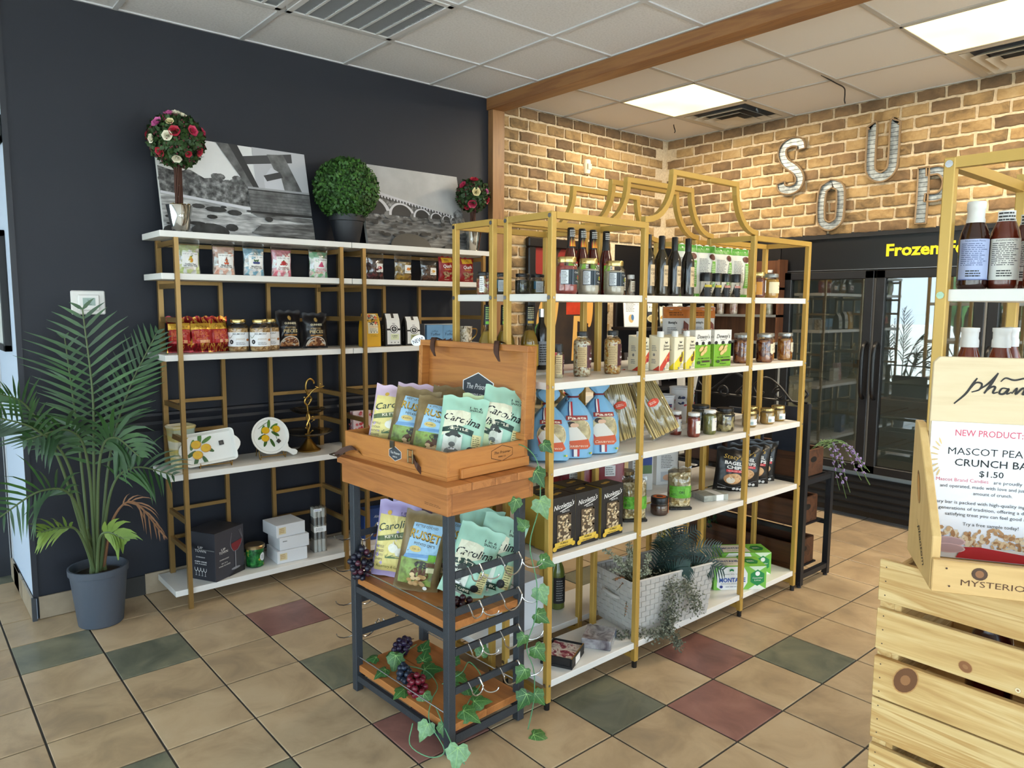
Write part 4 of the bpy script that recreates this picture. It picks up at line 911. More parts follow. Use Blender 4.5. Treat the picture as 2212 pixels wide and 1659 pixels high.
d = D(flat(0), .0006); lemons(d, -.045, .085, .030, ((-.5, .75), (.9, -.05), (-.55, -1.0))); d.rect(.045, .085, .068, .108, M('2a2421'), rot=.05); d.lines(.05, .09, .064, .103, 3, M('6d655c')); d.obj('painted_lemons', t)
t = thing('plate_easel', 'thin gold wire easel under the round lemon platter', 'plate stand', (.60, -.235, .667), R(-4)); easel(t, .13).obj('wire', t)
t = thing('lemon_platter', 'white round platter with painted lemons and a short handle', 'platter', (.60, -.258, .686), (R(-17), 0, R(-4)))
g = G(); rr = .099; prof = [(0.001, 0), (rr*.86, 0), (rr*.9, -.008), (rr, -.01), (rr, -.003), (rr*.85, .01), (.001, .01)]
n = 36; vs = [(a*math.cos(2*PI*i/n), y, rr+a*math.sin(2*PI*i/n)) for a, y in prof for i in range(n)]
g.add(vs, [(j*n+i, j*n+(i+1) % n, (j+1)*n+(i+1) % n, (j+1)*n+i) for j in range(len(prof)-1) for i in range(n)], CER); g.obj('dish', t, smooth=40)
hd = [(.07, .045), (.085, .03), (.1, .02), (.122, .012), (.128, .0), (.122, -.008), (.105, -.006), (.092, .0), (.07, .008), (.05, .005)]
hd = [(.066, .042), (.05, .012), (.078, .006), (.095, -.006), (.11, -.018), (.128, -.014), (.136, .002), (.124, .014), (.104, .018), (.09, .03), (.088, .05)]
G().prism(hd, -.009, .004, CER).obj('handle', t, bevel=.002)
d = D(flat(0), .0006); lemons(d, -.005, .115, .026, ((-.6, .55), (1.55, .65), (-.85, -1.05))); d.stroke([(-.06, .14), (-.03, .16), (.0, .175)], .003, LEAFD); d.stroke([(.02, .14), (.03, .09), (.035, .07)], .003, LEAFD); d.rect(.03, .056, .05, .076, M('2a2421'), rot=.7); d.obj('painted_lemons', t)
t = thing('striped_vase', 'square cream ceramic vase with painted bands behind the tray', 'vase', (.17, -.17, .667), R(8))
VS = MN('vase_glaze', [(.3, 'd6cdb4'), (.42, 'ded6c2'), (.5, 'c9b35f'), (.58, 'a9bcb4'), (.66, 'd8d0be'), (.8, 'c0b09a')], 3.2, (.3, .3, 4), rough=.3, detail=2)
G().lathe([(.04, 0), (.043, .004), (.056, .19), (.062, .205), (.058, .21), (.05, .19), (.04, .02), (.001, .02)], 28, VS, sq=5).obj('body', t, smooth=30)
# tiered stand
t = thing('tiered_stand', 'two tier glass cake stand with a brass twig stem', 'cake stand', (.838, -.19, .667))
G().lathe([(.064, 0), (.066, .006), (.05, .016), (.03, .04), (.018, .058), (.012, .066), (.001, .068)], 28, BRASS).obj('base', t, smooth=40)
SG = glass('smoked_glass', 'ece8df', .05, .10, .7)
for z, r in ((.09, .132), (.215, .096)):
    G().lathe([(.012, z-.008), (r*.55, z-.006), (r*.85, z+.006), (r, z+.018), (r*1.01, z+.02), (r*.99, z+.021), (r*.84, z+.01), (r*.5, z-.002), (.012, z-.003)], 32, SG, cap=False).obj('glass_plate', t, smooth=40)
st = G(); st.tube(smooth_pts([(0, 0, .06), (.006, .004, .1), (-.008, 0, .14), (.006, -.004, .18), (0, 0, .22), (-.004, 0, .25), (-.016, .002, .27), (-.012, 0, .29), (.006, .0, .31), (-.01, .0, .345), (-.004, .0, .385), (.016, .0, .40), (.036, .0, .385), (.04, 0, .372)], 5), .0055, 7, BRASS)
st.tube(smooth_pts([(0, 0, .06), (-.006, -.004, .1), (.009, 0, .14), (-.006, .004, .18), (0, 0, .215)]), .005, 6, BRASS)
st.tube(smooth_pts([(.002, 0, .255), (.022, 0, .285), (.016, 0, .30), (-.006, .0, .32)]), .005, 6, BRASS); st.tube(smooth_pts([(.0, 0, .30), (.03, -.005, .335), (.06, -.01, .35), (.09, -.012, .355)]), .0035, 6, BRASS)
so = st.obj('stem', t, smooth=50); bud = G()
for p, a in (((.09, -.012, .355), .5), ((.075, -.01, .37), 1.2), ((.06, -.01, .348), -.4), ((-.02, -.004, .30), 2.4), ((.02, .0, .285), .2), ((-.018, -.01, .13), 2.2), ((.03, -.01, .17), .6), ((.02, -.008, .11), .7), ((-.02, -.012, .095), 2.6), ((.025, -.01, .19), .9)):
    bud.tube([(p[0]-.02*math.cos(a), p[1], p[2]-.02*math.sin(a)), p], .002, 5, BRASS); bud.sphere(p, .0065, 7, 5, BRASS, (1, 1, .7))
bud.obj('twig_buds', so)
# strawberry gift pouch on the next unit
def straw(d, w, h):
    rg = random.Random(6)
    for q in range(46): d.ell(rg.uniform(-.45, .45)*w, rg.uniform(.04, .96)*h, w*.075, h*.045, M(['c23b42', 'b02a35', 'd4626a'][q % 3]), 9, rot=rg.uniform(0, 3))
boxp('strawberry_box', 'pink box printed all over with strawberries', 'box', (1.18, -.17, .667), (R(-4), 0, R(-8)), .11, .05, .19, M('e8cfd0', .55), straw, straw)
boxp('plain_carton', 'pale carton with a grey panel beside the strawberry box', 'box', (1.30, -.19, .667), R(6), .1, .05, .14, M('d9d8d2', .6), lambda d, w, h: d.rect(-w*.3, h*.2, w*.3, h*.7, M('b9b6a8')))
# bottom board
DB = M('2a2b33', .45)
def wine1(d, w, h):
    d.rect(-w*.5, 0, w*.5, h, M('3b3c46', .45)); d.txt('UP', -w*.22, h*.62, h*.07, WHITE, w=w*.14); d.txt('TOWN', -w*.22, h*.56, h*.075, WHITE, w=w*.3); d.txt('SYMPHONY', -w*.2, h*.41, h*.035, WHITE, w=w*.32); d.txt('SET OF 4', -w*.2, h*.33, h*.032, WHITE, w=w*.2); d.txt('WINE GLASSES', -w*.2, h*.28, h*.035, WHITE, w=w*.4)
    G_ = M('8d8f98', .3); W_ = M('7a2631', .3)
    d.stroke([(w*.08, h*.90), (w*.02, h*.66), (w*.10, h*.52), (w*.16, h*.49)], w*.012, G_); d.stroke([(w*.38, h*.93), (w*.44, h*.70), (w*.3, h*.52), (w*.2, h*.49)], w*.012, G_); d.stroke([(w*.33, h*.92), (w*.43, h*.74)], w*.01, G_)
    d.poly([(w*.045, h*.67), (w*.42, h*.71), (w*.38, h*.60), (w*.24, h*.50), (w*.13, h*.50), (w*.06, h*.58)], W_); d.rect(w*.165, h*.14, w*.195, h*.5, G_); d.ell(w*.18, h*.13, w*.16, h*.025, G_); d.poly([(-w*.1, 0), (w*.5, 0), (w*.5, h*.12), (w*.2, h*.1)], M('1d1e22'))
def wine2(d, w, h):
    d.txt('UP', 0, h*.68, h*.075, WHITE, w=w*.17); d.txt('TOWN', 0, h*.61, h*.08, WHITE, w=w*.38); d.txt('SYMPHONY', 0, h*.48, h*.035, WHITE, w=w*.32); d.txt('4 RED WINE', 0, h*.385, h*.035, WHITE, w=w*.42, bold=.02); d.txt('GLASSES', 0, h*.34, h*.035, WHITE, w=w*.4)
    for q in range(4):
        x = (-.165+q*.11)*w; d.stroke([(x-w*.045, h*.26), (x-w*.04, h*.21), (x, h*.18), (x+w*.04, h*.21), (x+w*.045, h*.26)], w*.012, WHITE); d.rect(x-w*.004, h*.1, x+w*.004, h*.18, WHITE, 1, 1); d.rect(x-w*.03, h*.095, x+w*.03, h*.1, WHITE, 1, 1)
    d.rect(w*.05, h*.64, w*.5, h*.66, M('6d6f70', .4), 1, 1)
boxp('wine_glass_box', 'black box of wine glasses with a red wine glass on the front', 'box', (.295, -.235, .1), R(28), .20, .185, .245, DB, wine1, wine2, body='carton')
GC = MN('green_mercury', [(.35, '0d3318'), (.5, '1f6a2e'), (.6, '2c8a3a'), (.66, 'b9a545')], 34, rough=.15, metal=.3, detail=4)
t = thing('green_candle', 'green and gold patterned candle jar with a brass lid', 'candle', (.492, -.25, .1))
G().lathe([(.04, 0), (.046, .005), (.047, .09), (.045, .1)], 28, GC).obj('glass_jar', t, smooth=40); G().lathe([(.047, .098), (.052, .1), (.052, .112), (.048, .117), (.001, .115)], 28, M('a8916a', .3, .9)).obj('lid', t, smooth=35)
q = D(cylf(.047, .55)); q.ell(0, .055, .017, .022, M('dfe6ea')); q.lines(-.01, .045, .01, .065, 4, GREYI); q.obj('oval_label', t)
WB = M('dcdde0', .55); sti = lambda d, w, h: (d.rect(-w*.42, h*.25, -w*.18, h*.8, M('dccba0')), d.lines(-w*.4, h*.35, -w*.2, h*.75, 3, M('b08a5a')))
for k, (x, y, rz, z, lb) in enumerate(((.675, -.235, -3, .1, 'lowest white box of the stack of three'), (.69, -.225, -1, .168, 'middle white box of the stack of three'), (.672, -.21, 3, .236, 'topmost white box of the stack of three'))):
    boxp('white_box', lb, 'box', (x, y, z), R(rz), .165, .165, .067, WB, sti if k != 1 else (lambda d, w, h: d.lines(-w*.4, h*.6, -w*.2, h*.8, 1, GREYI)), group='stack of white gift boxes', body='box')
t = thing('candle_bundle', 'clear wrapped bundle of white taper candles standing upright', 'candles', (.86, -.235, .1), R(-8))
WX = M('eceae2', .5); SLV = M('aeb6ba', .25, .7)
for i in range(3):
    for j in range(3):
        c = G(); c.lathe([(.0105, 0), (.0108, .07)], 10, WX, c=((i-1)*.023, (j-1)*.023)).lathe([(.011, .07), (.011, .11)], 10, SLV, c=((i-1)*.023, (j-1)*.023)).lathe([(.0108, .11), (.0108, .15)], 10, WX, c=((i-1)*.023, (j-1)*.023)).lathe([(.011, .15), (.011, .195)], 10, SLV, c=((i-1)*.023, (j-1)*.023)).lathe([(.0108, .195), (.0105, .245)], 10, WX, c=((i-1)*.023, (j-1)*.023)); c.obj('candle', t, smooth=40)
G().box(-.037, .037, -.037, .037, 0, .252, PLASTIC).obj('film_wrap', t)
q = D(flat(-.0375)); q.rect(-.034, .115, .034, .145, WHITE); q.lines(-.025, .12, .025, .14, 3, GREYI); q.rect(-.034, .232, .012, .248, WHITE); q.lines(-.03, .235, .01, .245, 2, BLUE); q.obj('paper_band', t)
def bluebx(d, w, h):
    d.txt('Almonds', w*.05, h*.75, h*.13, M('d8dbe6'), w=w*.4, shear=.3)
    for q in range(24): rg = random.Random(q); d.ell(rg.uniform(-.3, .4)*w, rg.uniform(.1, .42)*h, w*.06, h*.04, M(['8a5a35', '6d4427', 'b98a5c'][q % 3]), 8, rot=rg.uniform(0, 3))
boxp('blue_snack_box', 'dark blue box picturing nuts on the lowest board', 'box', (1.225, -.245, .1), R(-12), .165, .07, .185, M('1f3f7d', .45), bluebx)
# ================================================================== POTTED PALM
PAL = MN('palm_leaf', [(.25, '182f17'), (.5, '264a20'), (.75, '3f692b')], 5, rough=.45, detail=3); PALY = MN('palm_leaf_pale', [(.25, '4f6d28'), (.6, '7d9440'), (.8, 'a8a652')], 8, rough=.5); PALB = M('8a6244', .7); PSTEM = M('55663f', .55)
t = thing('potted_palm', 'tall parlour palm in a slate grey plastic pot', 'plant', (-.24, -.25, 0))
G().lathe([(.09, 0), (.094, .004), (.118, .235), (.118, .24), (.125, .243), (.126, .272), (.118, .273), (.114, .235), (.001, .232)], 32, M('4a515c', .5, bump=.06, bs=90)).obj('pot', t, smooth=30)
G().lathe([(.113, .232), (.06, .243), (.001, .246)], 20, MN('soil', [(.3, '1d1814'), (.7, '3f352b')], 70, rough=.95, bump=1)).obj('soil', t)
def frond(P, L, n, mat, droop, seed, start=.35, up=.6, stem=PSTEM, wd=.011, spread=1.0):
    rg = random.Random(seed); P = [Vector(p)-Vector((-.24, -.25, 0)) for p in P]; c = smooth_pts(P, 9); k = len(c)
    st = G(); st.tube(c, [.006*(1-.75*i/k)+.0012 for i in range(k)], 6, stem); so = st.obj('frond', t, smooth=50); lf = G()
    view = Vector((-.65, -.76, 0))
    for i in range(n):
        s = start+(1-start)*i/(n-1); q = s*(k-1); a = int(min(q, k-2)); p = c[a].lerp(c[a+1], q-a); tg = (c[a+1]-c[a]).normalized()
        side = tg.cross(view).normalized(); env = math.sin(PI*(.12+.84*(i/(n-1))))**.7
        for sg in (-1, 1):
            l = L*env*rg.uniform(.85, 1.1); d0 = (side*sg*spread+tg*up*(.7+.8*i/n)+view*rg.uniform(-.1, .35)).normalized()
            pts = []; pos = p.copy(); d = d0.copy()
            for q2 in range(5):
                pts.append(pos.copy()); pos = pos+d*l/4; d = (d+Vector((0, 0, -droop*(.5+.25*q2)))).normalized()
            for z in range(5):
                if pts[z].y > .19: pts[z].y = .19
            nn = d0.cross(view).normalized(); wds = (.35, 1, .85, .5, .04); vs = []
            for pt, ww in zip(pts, wds): vs += [pt+nn*wd*ww*.5*1.2, pt-nn*wd*ww*.5*1.2]
            lf.add(vs, [(2*z, 2*z+1, 2*z+3, 2*z+2) for z in range(4)], mat)
    lf.obj('leaflets', so, smooth=60)
frond([(-.256, -.27, .25), (-.243, -.3, .762), (-.233, -.3, 1.076), (-.25, -.28, 1.451)], .31, 19, PAL, .08, 1, .33, .55, wd=.014)
frond([(-.264, -.24, .25), (-.276, -.2, .75), (-.284, -.18, .962), (-.303, -.15, 1.32)], .16, 10, PAL, .1, 2, .6, .7)
frond([(-.232, -.24, .25), (-.163, -.2, .734), (-.069, -.2, 1.055), (.066, -.22, 1.336)], .19, 17, PAL, .06, 3, .42, 1.0, wd=.015)
frond([(-.269, -.3, .25), (-.355, -.4, .774), (-.477, -.5, .962), (-.617, -.55, 1.039)], .2, 15, PAL, .2, 4, .4, .5)
frond([(-.269, -.3, .25), (-.349, -.42, .635), (-.474, -.5, .712), (-.632, -.55, .637)], .2, 14, PAL, .28, 5, .4, .5)
frond([(-.26, -.3, .25), (-.285, -.4, .785), (-.355, -.45, .942), (-.518, -.5, .929)], .18, 15, PAL, .5, 6, .4, .4, wd=.015)
frond([(-.255, -.3, .25), (-.244, -.42, .783), (-.192, -.46, .895), (-.104, -.5, .808)], .2, 13, PAL, .55, 7, .45, .4, wd=.018)
frond([(-.236, -.27, .25), (-.19, -.35, .636), (-.102, -.4, .738), (.052, -.42, .687)], .2, 12, PAL, .3, 8, .45, .6)
frond([(-.22, -.25, .25), (-.183, -.33, .501), (-.1, -.36, .569), (.011, -.38, .398)], .13, 10, PALB, .5, 9, .5, .9, stem=PALB, wd=.006, spread=.4)
frond([(-.26, -.3, .25), (-.335, -.4, .484), (-.41, -.45, .531), (-.485, -.48, .534)], .12, 9, PALY, .3, 10, .5, .8, wd=.012)
frond([(-.259, -.32, .25), (-.257, -.4, .436), (-.227, -.44, .472), (-.172, -.46, .434)], .13, 7, PALY, .4, 11, .55, .7, wd=.022)
frond([(-.26, -.25, .25), (-.373, -.3, .78), (-.485, -.35, 1.041), (-.582, -.4, 1.112)], .17, 14, PAL, .12, 12, .5, .9)
for k, (dx, dy, x1, y1, z1) in enumerate(((.01, .0, .0, -.02, .5), (-.02, .01, -.04, -.03, .46), (.025, .0, .03, -.03, .44), (.0, .03, .01, .01, .52), (-.03, -.01, -.07, -.06, .48))):
    G().tube(smooth_pts([(dx, dy, .23), (dx*.8, dy, .33), (x1, y1, z1)]), [.012]*7+[.011, .01, .009, .008, .006, .005], 7, MN('cane', [(.3, '3f5230'), (.6, '66754a'), (.8, '8a8a58')], 12)).obj('cane', t, smooth=50)

# ================================================================== WINE CART
CT = R(2.7); cx0, cy0 = .549, -1.835
CARTW = wood('cart_pine', '9a5f30', 'b87840', 'y', .8, .45); CARTX = wood('cart_pine_cross', '9a5f30', 'b87840', 'x', .8, .45); HAM = M('3f444b', .45, .4, bump=.25, bs=260)
t = thing('wine_cart', 'pine topped metal wine cart with wire hooks in front of the gold shelf', 'cart', (cx0, cy0, 0), CT)
hx, hy, L = .172, .298, .03
for sx in (-1, 1):
    for sy in (-1, 1): G().box(min(sx*hx, sx*(hx-L)), max(sx*hx, sx*(hx-L)), min(sy*hy, sy*(hy-L)), max(sy*hy, sy*(hy-L)), 0, .82, HAM).obj('leg', t, bevel=.002)
for sy in (-1, 1):
    for z, hh in ((.612, .012), (.487, .012), (.408, .014), (.352, .012), (.22, .012), (.053, .015)): G().box(-hx+L, hx-L, sy*(hy-.004)-.004, sy*(hy-.004)+.004, z-hh, z+hh, HAM).obj('end_rail', t)
for sx in (-1, 1):
    for z in (.408, .053): G().box(sx*(hx-.012)-.008, sx*(hx-.012)+.008, -hy+L, hy-L, z-.012, z+.012, HAM).obj('side_rail', t)
for j, (a, b) in enumerate(((-.2025, -.1), (-.1, .0), (.0, .1), (.1, .2025))): G().box(a+.0006, b-.0006, -.331, .331, .892, .917, CARTW).obj('top_plank', t, bevel=.0015)
for sx in (-1, 1): G().box(min(sx*.19, sx*.172), max(sx*.19, sx*.172), -.318, .318, .819, .892, CARTW).obj('apron', t, bevel=.002)
for sy in (-1, 1): G().box(-.1718, .1718, min(sy*.318, sy*.298), max(sy*.318, sy*.298), .819, .892, CARTX).obj('apron', t, bevel=.002)
q = D(sideL(-.19)); q.lines(.2, .838, .3, .848, 2, M('5a3519'), th=.3); q.obj('printed_note', t)
for z in (.452, .102):
    for k in range(2): G().box(-hx+.012+k*(hx-.012)+.0006, -hx+.012+(k+1)*(hx-.012)-.0006, -hy+.006, hy-.006, -.026, 0, CARTW).obj('shelf_plank', t, bevel=.0015, loc=(0, 0, z))
wire = G()
for z in (.452, .102):
    for sx in (-1, 1): wire.tube(smooth_pts([(sx*hx*.93, -hy+.02, z-.01), (sx*hx*.93, -hy+.02, z+.035), (sx*hx*.93, hy-.02, z+.035), (sx*hx*.93, hy-.02, z-.01)], 1), .0025, 6, STEEL)
    w1 = wire.obj('wire_guard', t); wire = G()
hk = G()
for xo in (-.075, .085):
    big = xo > 0; r = .042 if big else .024
    p = [(xo-r, -.004, .012), (xo-r, -.012, .02), (xo-r, -.03, .0)]+[(xo-r*math.cos(a), -.032, -r*1.05*math.sin(a)) for a in [PI*q/8 for q in range(9)]]+[(xo+r, -.03, .0), (xo+r, -.012, .02), (xo+r, -.004, .012)]
    hk.tube(smooth_pts(p, 2), .0026, 6, STEEL)
    p = [(xo+r, -.03, 0)]+[(xo+r+.0+r*.9*(1-math.cos(a)), -.032-.03*math.sin(a/2), -.01-r*.55*math.sin(a)) for a in [PI*q/7 for q in range(8)]]
    hk.tube(p, .0024, 6, STEEL)
hm = hk.mesh('bottle_hook', 50)
for z in (.612, .487, .352, .22):
    link('bottle_hook', hm, t, loc=(0, -hy+.0, z)); link('bottle_hook', hm, t, loc=(0, hy, z), rot=(0, 0, PI))
# ---- wooden presentation box
PB = wood('box_pine', 'a3642f', 'c1803f', 'y', .7, .45); PBX = wood('box_pine_cross', 'a3642f', 'c1803f', 'x', .7, .45); LEATH = M('4a2c1e', .6, bump=.1, bs=200); PLQ = M('3d434a', .5)
t = thing('wooden_wine_box', 'open pine wine box with hinged lid and leather straps on the cart', 'box', (.572, -1.80, .917), R(4.2))
bx, by, bz = .185, .297, .092; th = .012
G().box(-bx, bx, -by, by, 0, .012, PB).obj('bottom_panel', t)
fp = G().box(-bx, -bx+th, -by, by, .0121, bz, PB).obj('front_panel', t, bevel=.001); G().box(bx-th, bx, -by, by, .0121, bz, PB).obj('back_panel', t, bevel=.001)
ep = G().box(-bx+th, bx-th, -by, -by+th, .0121, bz, PBX).obj('end_panel', t, bevel=.001); G().box(-bx+th, bx-th, by-th, by, .0121, bz, PBX).obj('end_panel', t, bevel=.001)
G().box(-bx*.72, bx*.98, -by-.014, -by, .002, .034, PBX).obj('end_cleat', t, bevel=.002)
def hexa(w, h): return [(-w*.5, -h*.22), (0, -h*.5), (w*.5, -h*.22), (w*.5, h*.22), (0, h*.5), (-w*.5, h*.22)]
def plaque(d, cx, cz, w, h, tx, bgm=None, fg=WHITE, inner=True):
    if bgm:
        d.poly([(cx+x, cz+z) for x, z in hexa(w, h)], fg); d.poly([(cx+x*.94, cz+z*.94) for x, z in hexa(w, h)], bgm)
    else:
        hx_ = [(cx+x, cz+z) for x, z in hexa(w, h)]; d.stroke(hx_+[hx_[0]], w*.02, fg, sm=False)
    d.txt('The Prisoner', cx, cz+h*.07, h*.24, fg, w=w*.78, shear=.35, rot=tx, bold=.004); d.txt('WINE CO.', cx, cz-h*.2, h*.14, fg, w=w*.38, bold=.01)
q = D(sideL(-bx)); plaque(q, .02, .05, .072, .052, 0, PLQ); q.obj('plaque', fp); q = D(flat(-by)); plaque(q, .06, .06, .10, .055, 0, None, M('3a2010')); q.obj('burned_mark', ep)
G().box(-bx-.006, -bx, -.018, .004, .07, .094, M('6d6a60', .3, .9)).obj('latch', fp)
for yy, up_ in ((.225, 0), (-.12, 1)):
    s = G()
    if up_: pts = [(-bx-.002, yy-.045, .012), (-bx-.018, yy-.04, .035), (-bx-.012, yy-.02, .05), (-bx-.006, yy, .055)]
    else: pts = [(-bx-.004, yy-.03, .018), (-bx-.02, yy-.01, .04), (-bx-.034, yy+.03, .028), (-bx-.05, yy+.06, .004)]
    c = smooth_pts(pts, 4); vs = []
    for p in c: vs += [p+Vector((0, 0, .011)) if up_ else p+Vector((.0, .012, .006)), p-Vector((0, 0, .011)) if up_ else p-Vector((.0, .012, .006))]
    vs2 = [v+Vector((.004, 0, .0)) for v in vs]; n = len(vs)
    s.add(vs+vs2, [(2*i, 2*i+1, 2*i+3, 2*i+2) for i in range(len(c)-1)]+[(n+2*i+2, n+2*i+3, n+2*i+1, n+2*i) for i in range(len(c)-1)], LEATH); so = s.obj('strap', t)
    bk = G(); p = c[-1]
    if up_: bk.tube([p+Vector((-.004, -.012, -.02)), p+Vector((-.004, .014, -.02)), p+Vector((-.004, .014, .024)), p+Vector((-.004, -.012, .024))], .0028, 6, M('8d7f5f', .3, .9), close=True); bk.tube([p+Vector((-.004, -.012, 0)), p+Vector((-.004, .014, 0))], .002, 6, M('8d7f5f', .3, .9))
    else: bk.tube([p+Vector((-.012, -.016, .004)), p+Vector((-.012, .02, .004)), p+Vector((.03, .02, .008)), p+Vector((.03, -.016, .008))], .0028, 6, M('5d5548', .3, .9), close=True)
    bk.obj('buckle', so)
# lid, hinged on the far long side
lid = thing('x', '', 'x'); bpy.data.objects.remove(lid)
la = R(2.5); LH = .33; lw = .306; LM = Matrix.Translation((bx-.013, 0, bz)) @ Matrix.Rotation(la, 4, 'Y')
lg = G().box(.026, .036, -lw, lw, 0, LH, PB, LM).obj('lid', t, bevel=.001)
for y0, y1, z0, z1, mt in ((-lw, lw, 0, .022, PB), (-lw, lw, LH-.022, LH, PB), (-lw, -lw+.022, .022, LH-.022, PBX), (lw-.022, lw, .022, LH-.022, PBX)): G().box(-.012, .026, y0, y1, z0, z1, mt, LM).obj('lid_rim', lg, bevel=.001)
fz = lambda x, z, e: tuple(LM @ Vector((.026-e, -x, z)))
q = D(fz); plaque(q, .015, .155, .175, .125, .0, PLQ); q.obj('lid_plaque', lg)
for yy in (.235, -.13):
    s = G(); prof = [(.04, LH+.004), (-.0, LH+.012), (-.018, LH+.004), (-.03, LH-.03), (-.026, LH-.06)]
    c = smooth_pts([(a, yy+ (-.012*i), z) for i, (a, z) in enumerate(prof)], 4); vs = []
    for i, p in enumerate(c):
        ww = .013 if i < len(c)-4 else .013*(.4+.6*(len(c)-1-i)/4); vs += [LM @ (p+Vector((0, ww, 0))), LM @ (p-Vector((0, ww, 0)))]
    n = len(vs); vs2 = [v+Vector((.003, 0, -.002)) for v in vs]
    s.add(vs+vs2, [(2*i, 2*i+1, 2*i+3, 2*i+2) for i in range(len(c)-1)]+[(n+2*i+2, n+2*i+3, n+2*i+1, n+2*i) for i in range(len(c)-1)], LEATH); s.obj('lid_strap', lg, smooth=60)
tt = thing('new_tag', 'white oval paper tag reading NEW! on the corner of the box lid', 'tag', (0.0, 0, 0))
MW = Matrix.Translation((.572, -1.80, .917)) @ Matrix.Rotation(R(4.2), 4, 'Z') @ LM @ Matrix.Translation((-.016, lw+.002, LH-.004))
tt.matrix_world = MW @ Matrix.Rotation(R(-60), 4, 'Z') @ Matrix.Rotation(R(-22), 4, 'Y')
g = G(); n = 20; g.prism([(.031*math.cos(2*PI*i/n), .021*math.sin(2*PI*i/n)) for i in range(n)], -.0015, 0, WHITE); g.obj('oval_card', tt)
q = D(flat(-.0015), .0003); q.txt('NEW!', 0, 0, .022, M('2c3550'), w=.046, bold=.01); q.obj('lettering', tt)

# ---- chip bags
LAV = M('b9aad6', .42, bump=.05, bs=30); PNK = M('d8c0d4', .42, bump=.05, bs=30); MINT = M('a9d4bd', .42, bump=.05, bs=30); MINTY = M('c3d3a4', .42, bump=.05, bs=30); BRN = MN('russet_bag', [(.3, '55442c'), (.5, '7a6644'), (.7, '93805a')], 9, rough=.38, detail=4)
DGR = M('1d3a2e', .5); OLV = M('5d6b45', .5)
def hogmark(d, x, z, s, c=INK): d.txt('1 in 6', x, z+s*.5, s*.9, c, w=s*2.2); d.txt('SNACKS', x, z-s*.5, s*.8, c, w=s*2.4)
def bag_lav(d, w, h):
    d.rect(-w*.42, h*.08, w*.34, h*.82, M('e8d98c'), 7, 7); d.txt("1 IN 6", w*.18, h*.86, h*.045, M('3d3566'), w=w*.22, bold=.01); d.txt('SNACKS', w*.18, h*.825, h*.035, M('3d3566'), w=w*.22)
    d.ell(-w*.2, h*.85, w*.05, h*.03, M('d9b04a')); d.txt("Carolina", -w*.02, h*.70, h*.135, M('33453d'), w=w*.82, shear=.32, rot=.24, bold=.006)
    d.poly([(-w*.42, h*.52), (w*.28, h*.64), (w*.32, h*.58), (w*.22, h*.54), (-w*.40, h*.46)], OLV); d.txt('KETTLE', -w*.02, h*.557, h*.055, CREAM, w=w*.40, rot=.2, bold=.02)
    for k, s in enumerate(('KETTLE', 'COOKED', 'POTATO', 'CHIPS')): d.txt(s, -w*.32, h*(.40-.055*k), h*.045, M('7a6a5a'), w=w*.2)
    d.ell(w*.0, h*.40, w*.12, h*.06, M('eceade')); d.ell(w*.17, h*.36, w*.11, h*.055, M('e0ddd0')); d.poly([(w*-.03, h*.45), (w*.03, h*.45), (w*.0, h*.5)], M('e0ddd0'))
    for q in range(9): d.stroke([(-w*.16, h*.26), (-w*.16+w*.05*q, h*(.30+.02*math.sin(q*2)))], w*.012, M('5d7a55'), n=2)
    d.txt('Rosemary & Garlic', -w*.06, h*.15, h*.055, M('6d6a2f'), w=w*.6, shear=.3)
def bag_rus(d, w, h):
    d.poly([(-w*.34, h*.30), (w*.34, h*.34), (w*.40, h*.86), (-w*.26, h*.86)], M('9cc3de')); d.txt('KETTLE COOKED', w*.04, h*.825, h*.04, M('5c4a2c'), w=w*.5, rot=-.03, bold=.01)
    d.txt('RUSSET', w*.05, h*.71, h*.15, M('4b3a1c'), w=w*.68, rot=-.10, bold=.03); d.txt('RUSSET', w*.045, h*.715, h*.14, M('c9a23f'), w=w*.66, rot=-.10, bold=.01); d.txt('POTATO CHIPS', w*.06, h*.605, h*.045, M('4b3a1c'), w=w*.46, rot=-.06, bold=.01)
    d.ell(-w*.12, h*.54, w*.13, h*.04, M('d8c078')); d.txt('Kettle', -w*.12, h*.54, h*.035, M('6b4a1c'), w=w*.18, shear=.3); d.poly([(-w*.36, h*.42), (w*.3, h*.46), (w*.34, h*.5), (-w*.32, h*.47)], M('6d9ac8'))
    d.rect(-w*.40, h*.10, w*.34, h*.42, MN('farm_print', [(.3, '4a4538'), (.45, '7a8a4a'), (.6, '8fae58'), (.75, '6b4a35')], 22, rough=.5, detail=3), 6, 5); d.ell(w*.08, h*.36, w*.16, h*.05, M('3a3a35')); d.ell(w*.06, h*.24, w*.2, h*.09, M('5d3b26'))
    rg = random.Random(4)
    for q in range(16): d.ell(rg.uniform(-.16, .2)*w, rg.uniform(.10, .24)*h, w*.06, h*.026, M(['c9a878', 'd8bd90', 'b8925f'][q % 3]), 9)
    d.rect(w*.2, h*.42, w*.36, h*.5, M('6fae35')); d.rect(w*.18, h*.35, w*.36, h*.40, M('5d3b20')); d.rect(w*.2, h*.28, w*.36, h*.34, M('d8d2a8')); d.ell(w*.22, h*.07, w*.05, h*.025, WHITE)
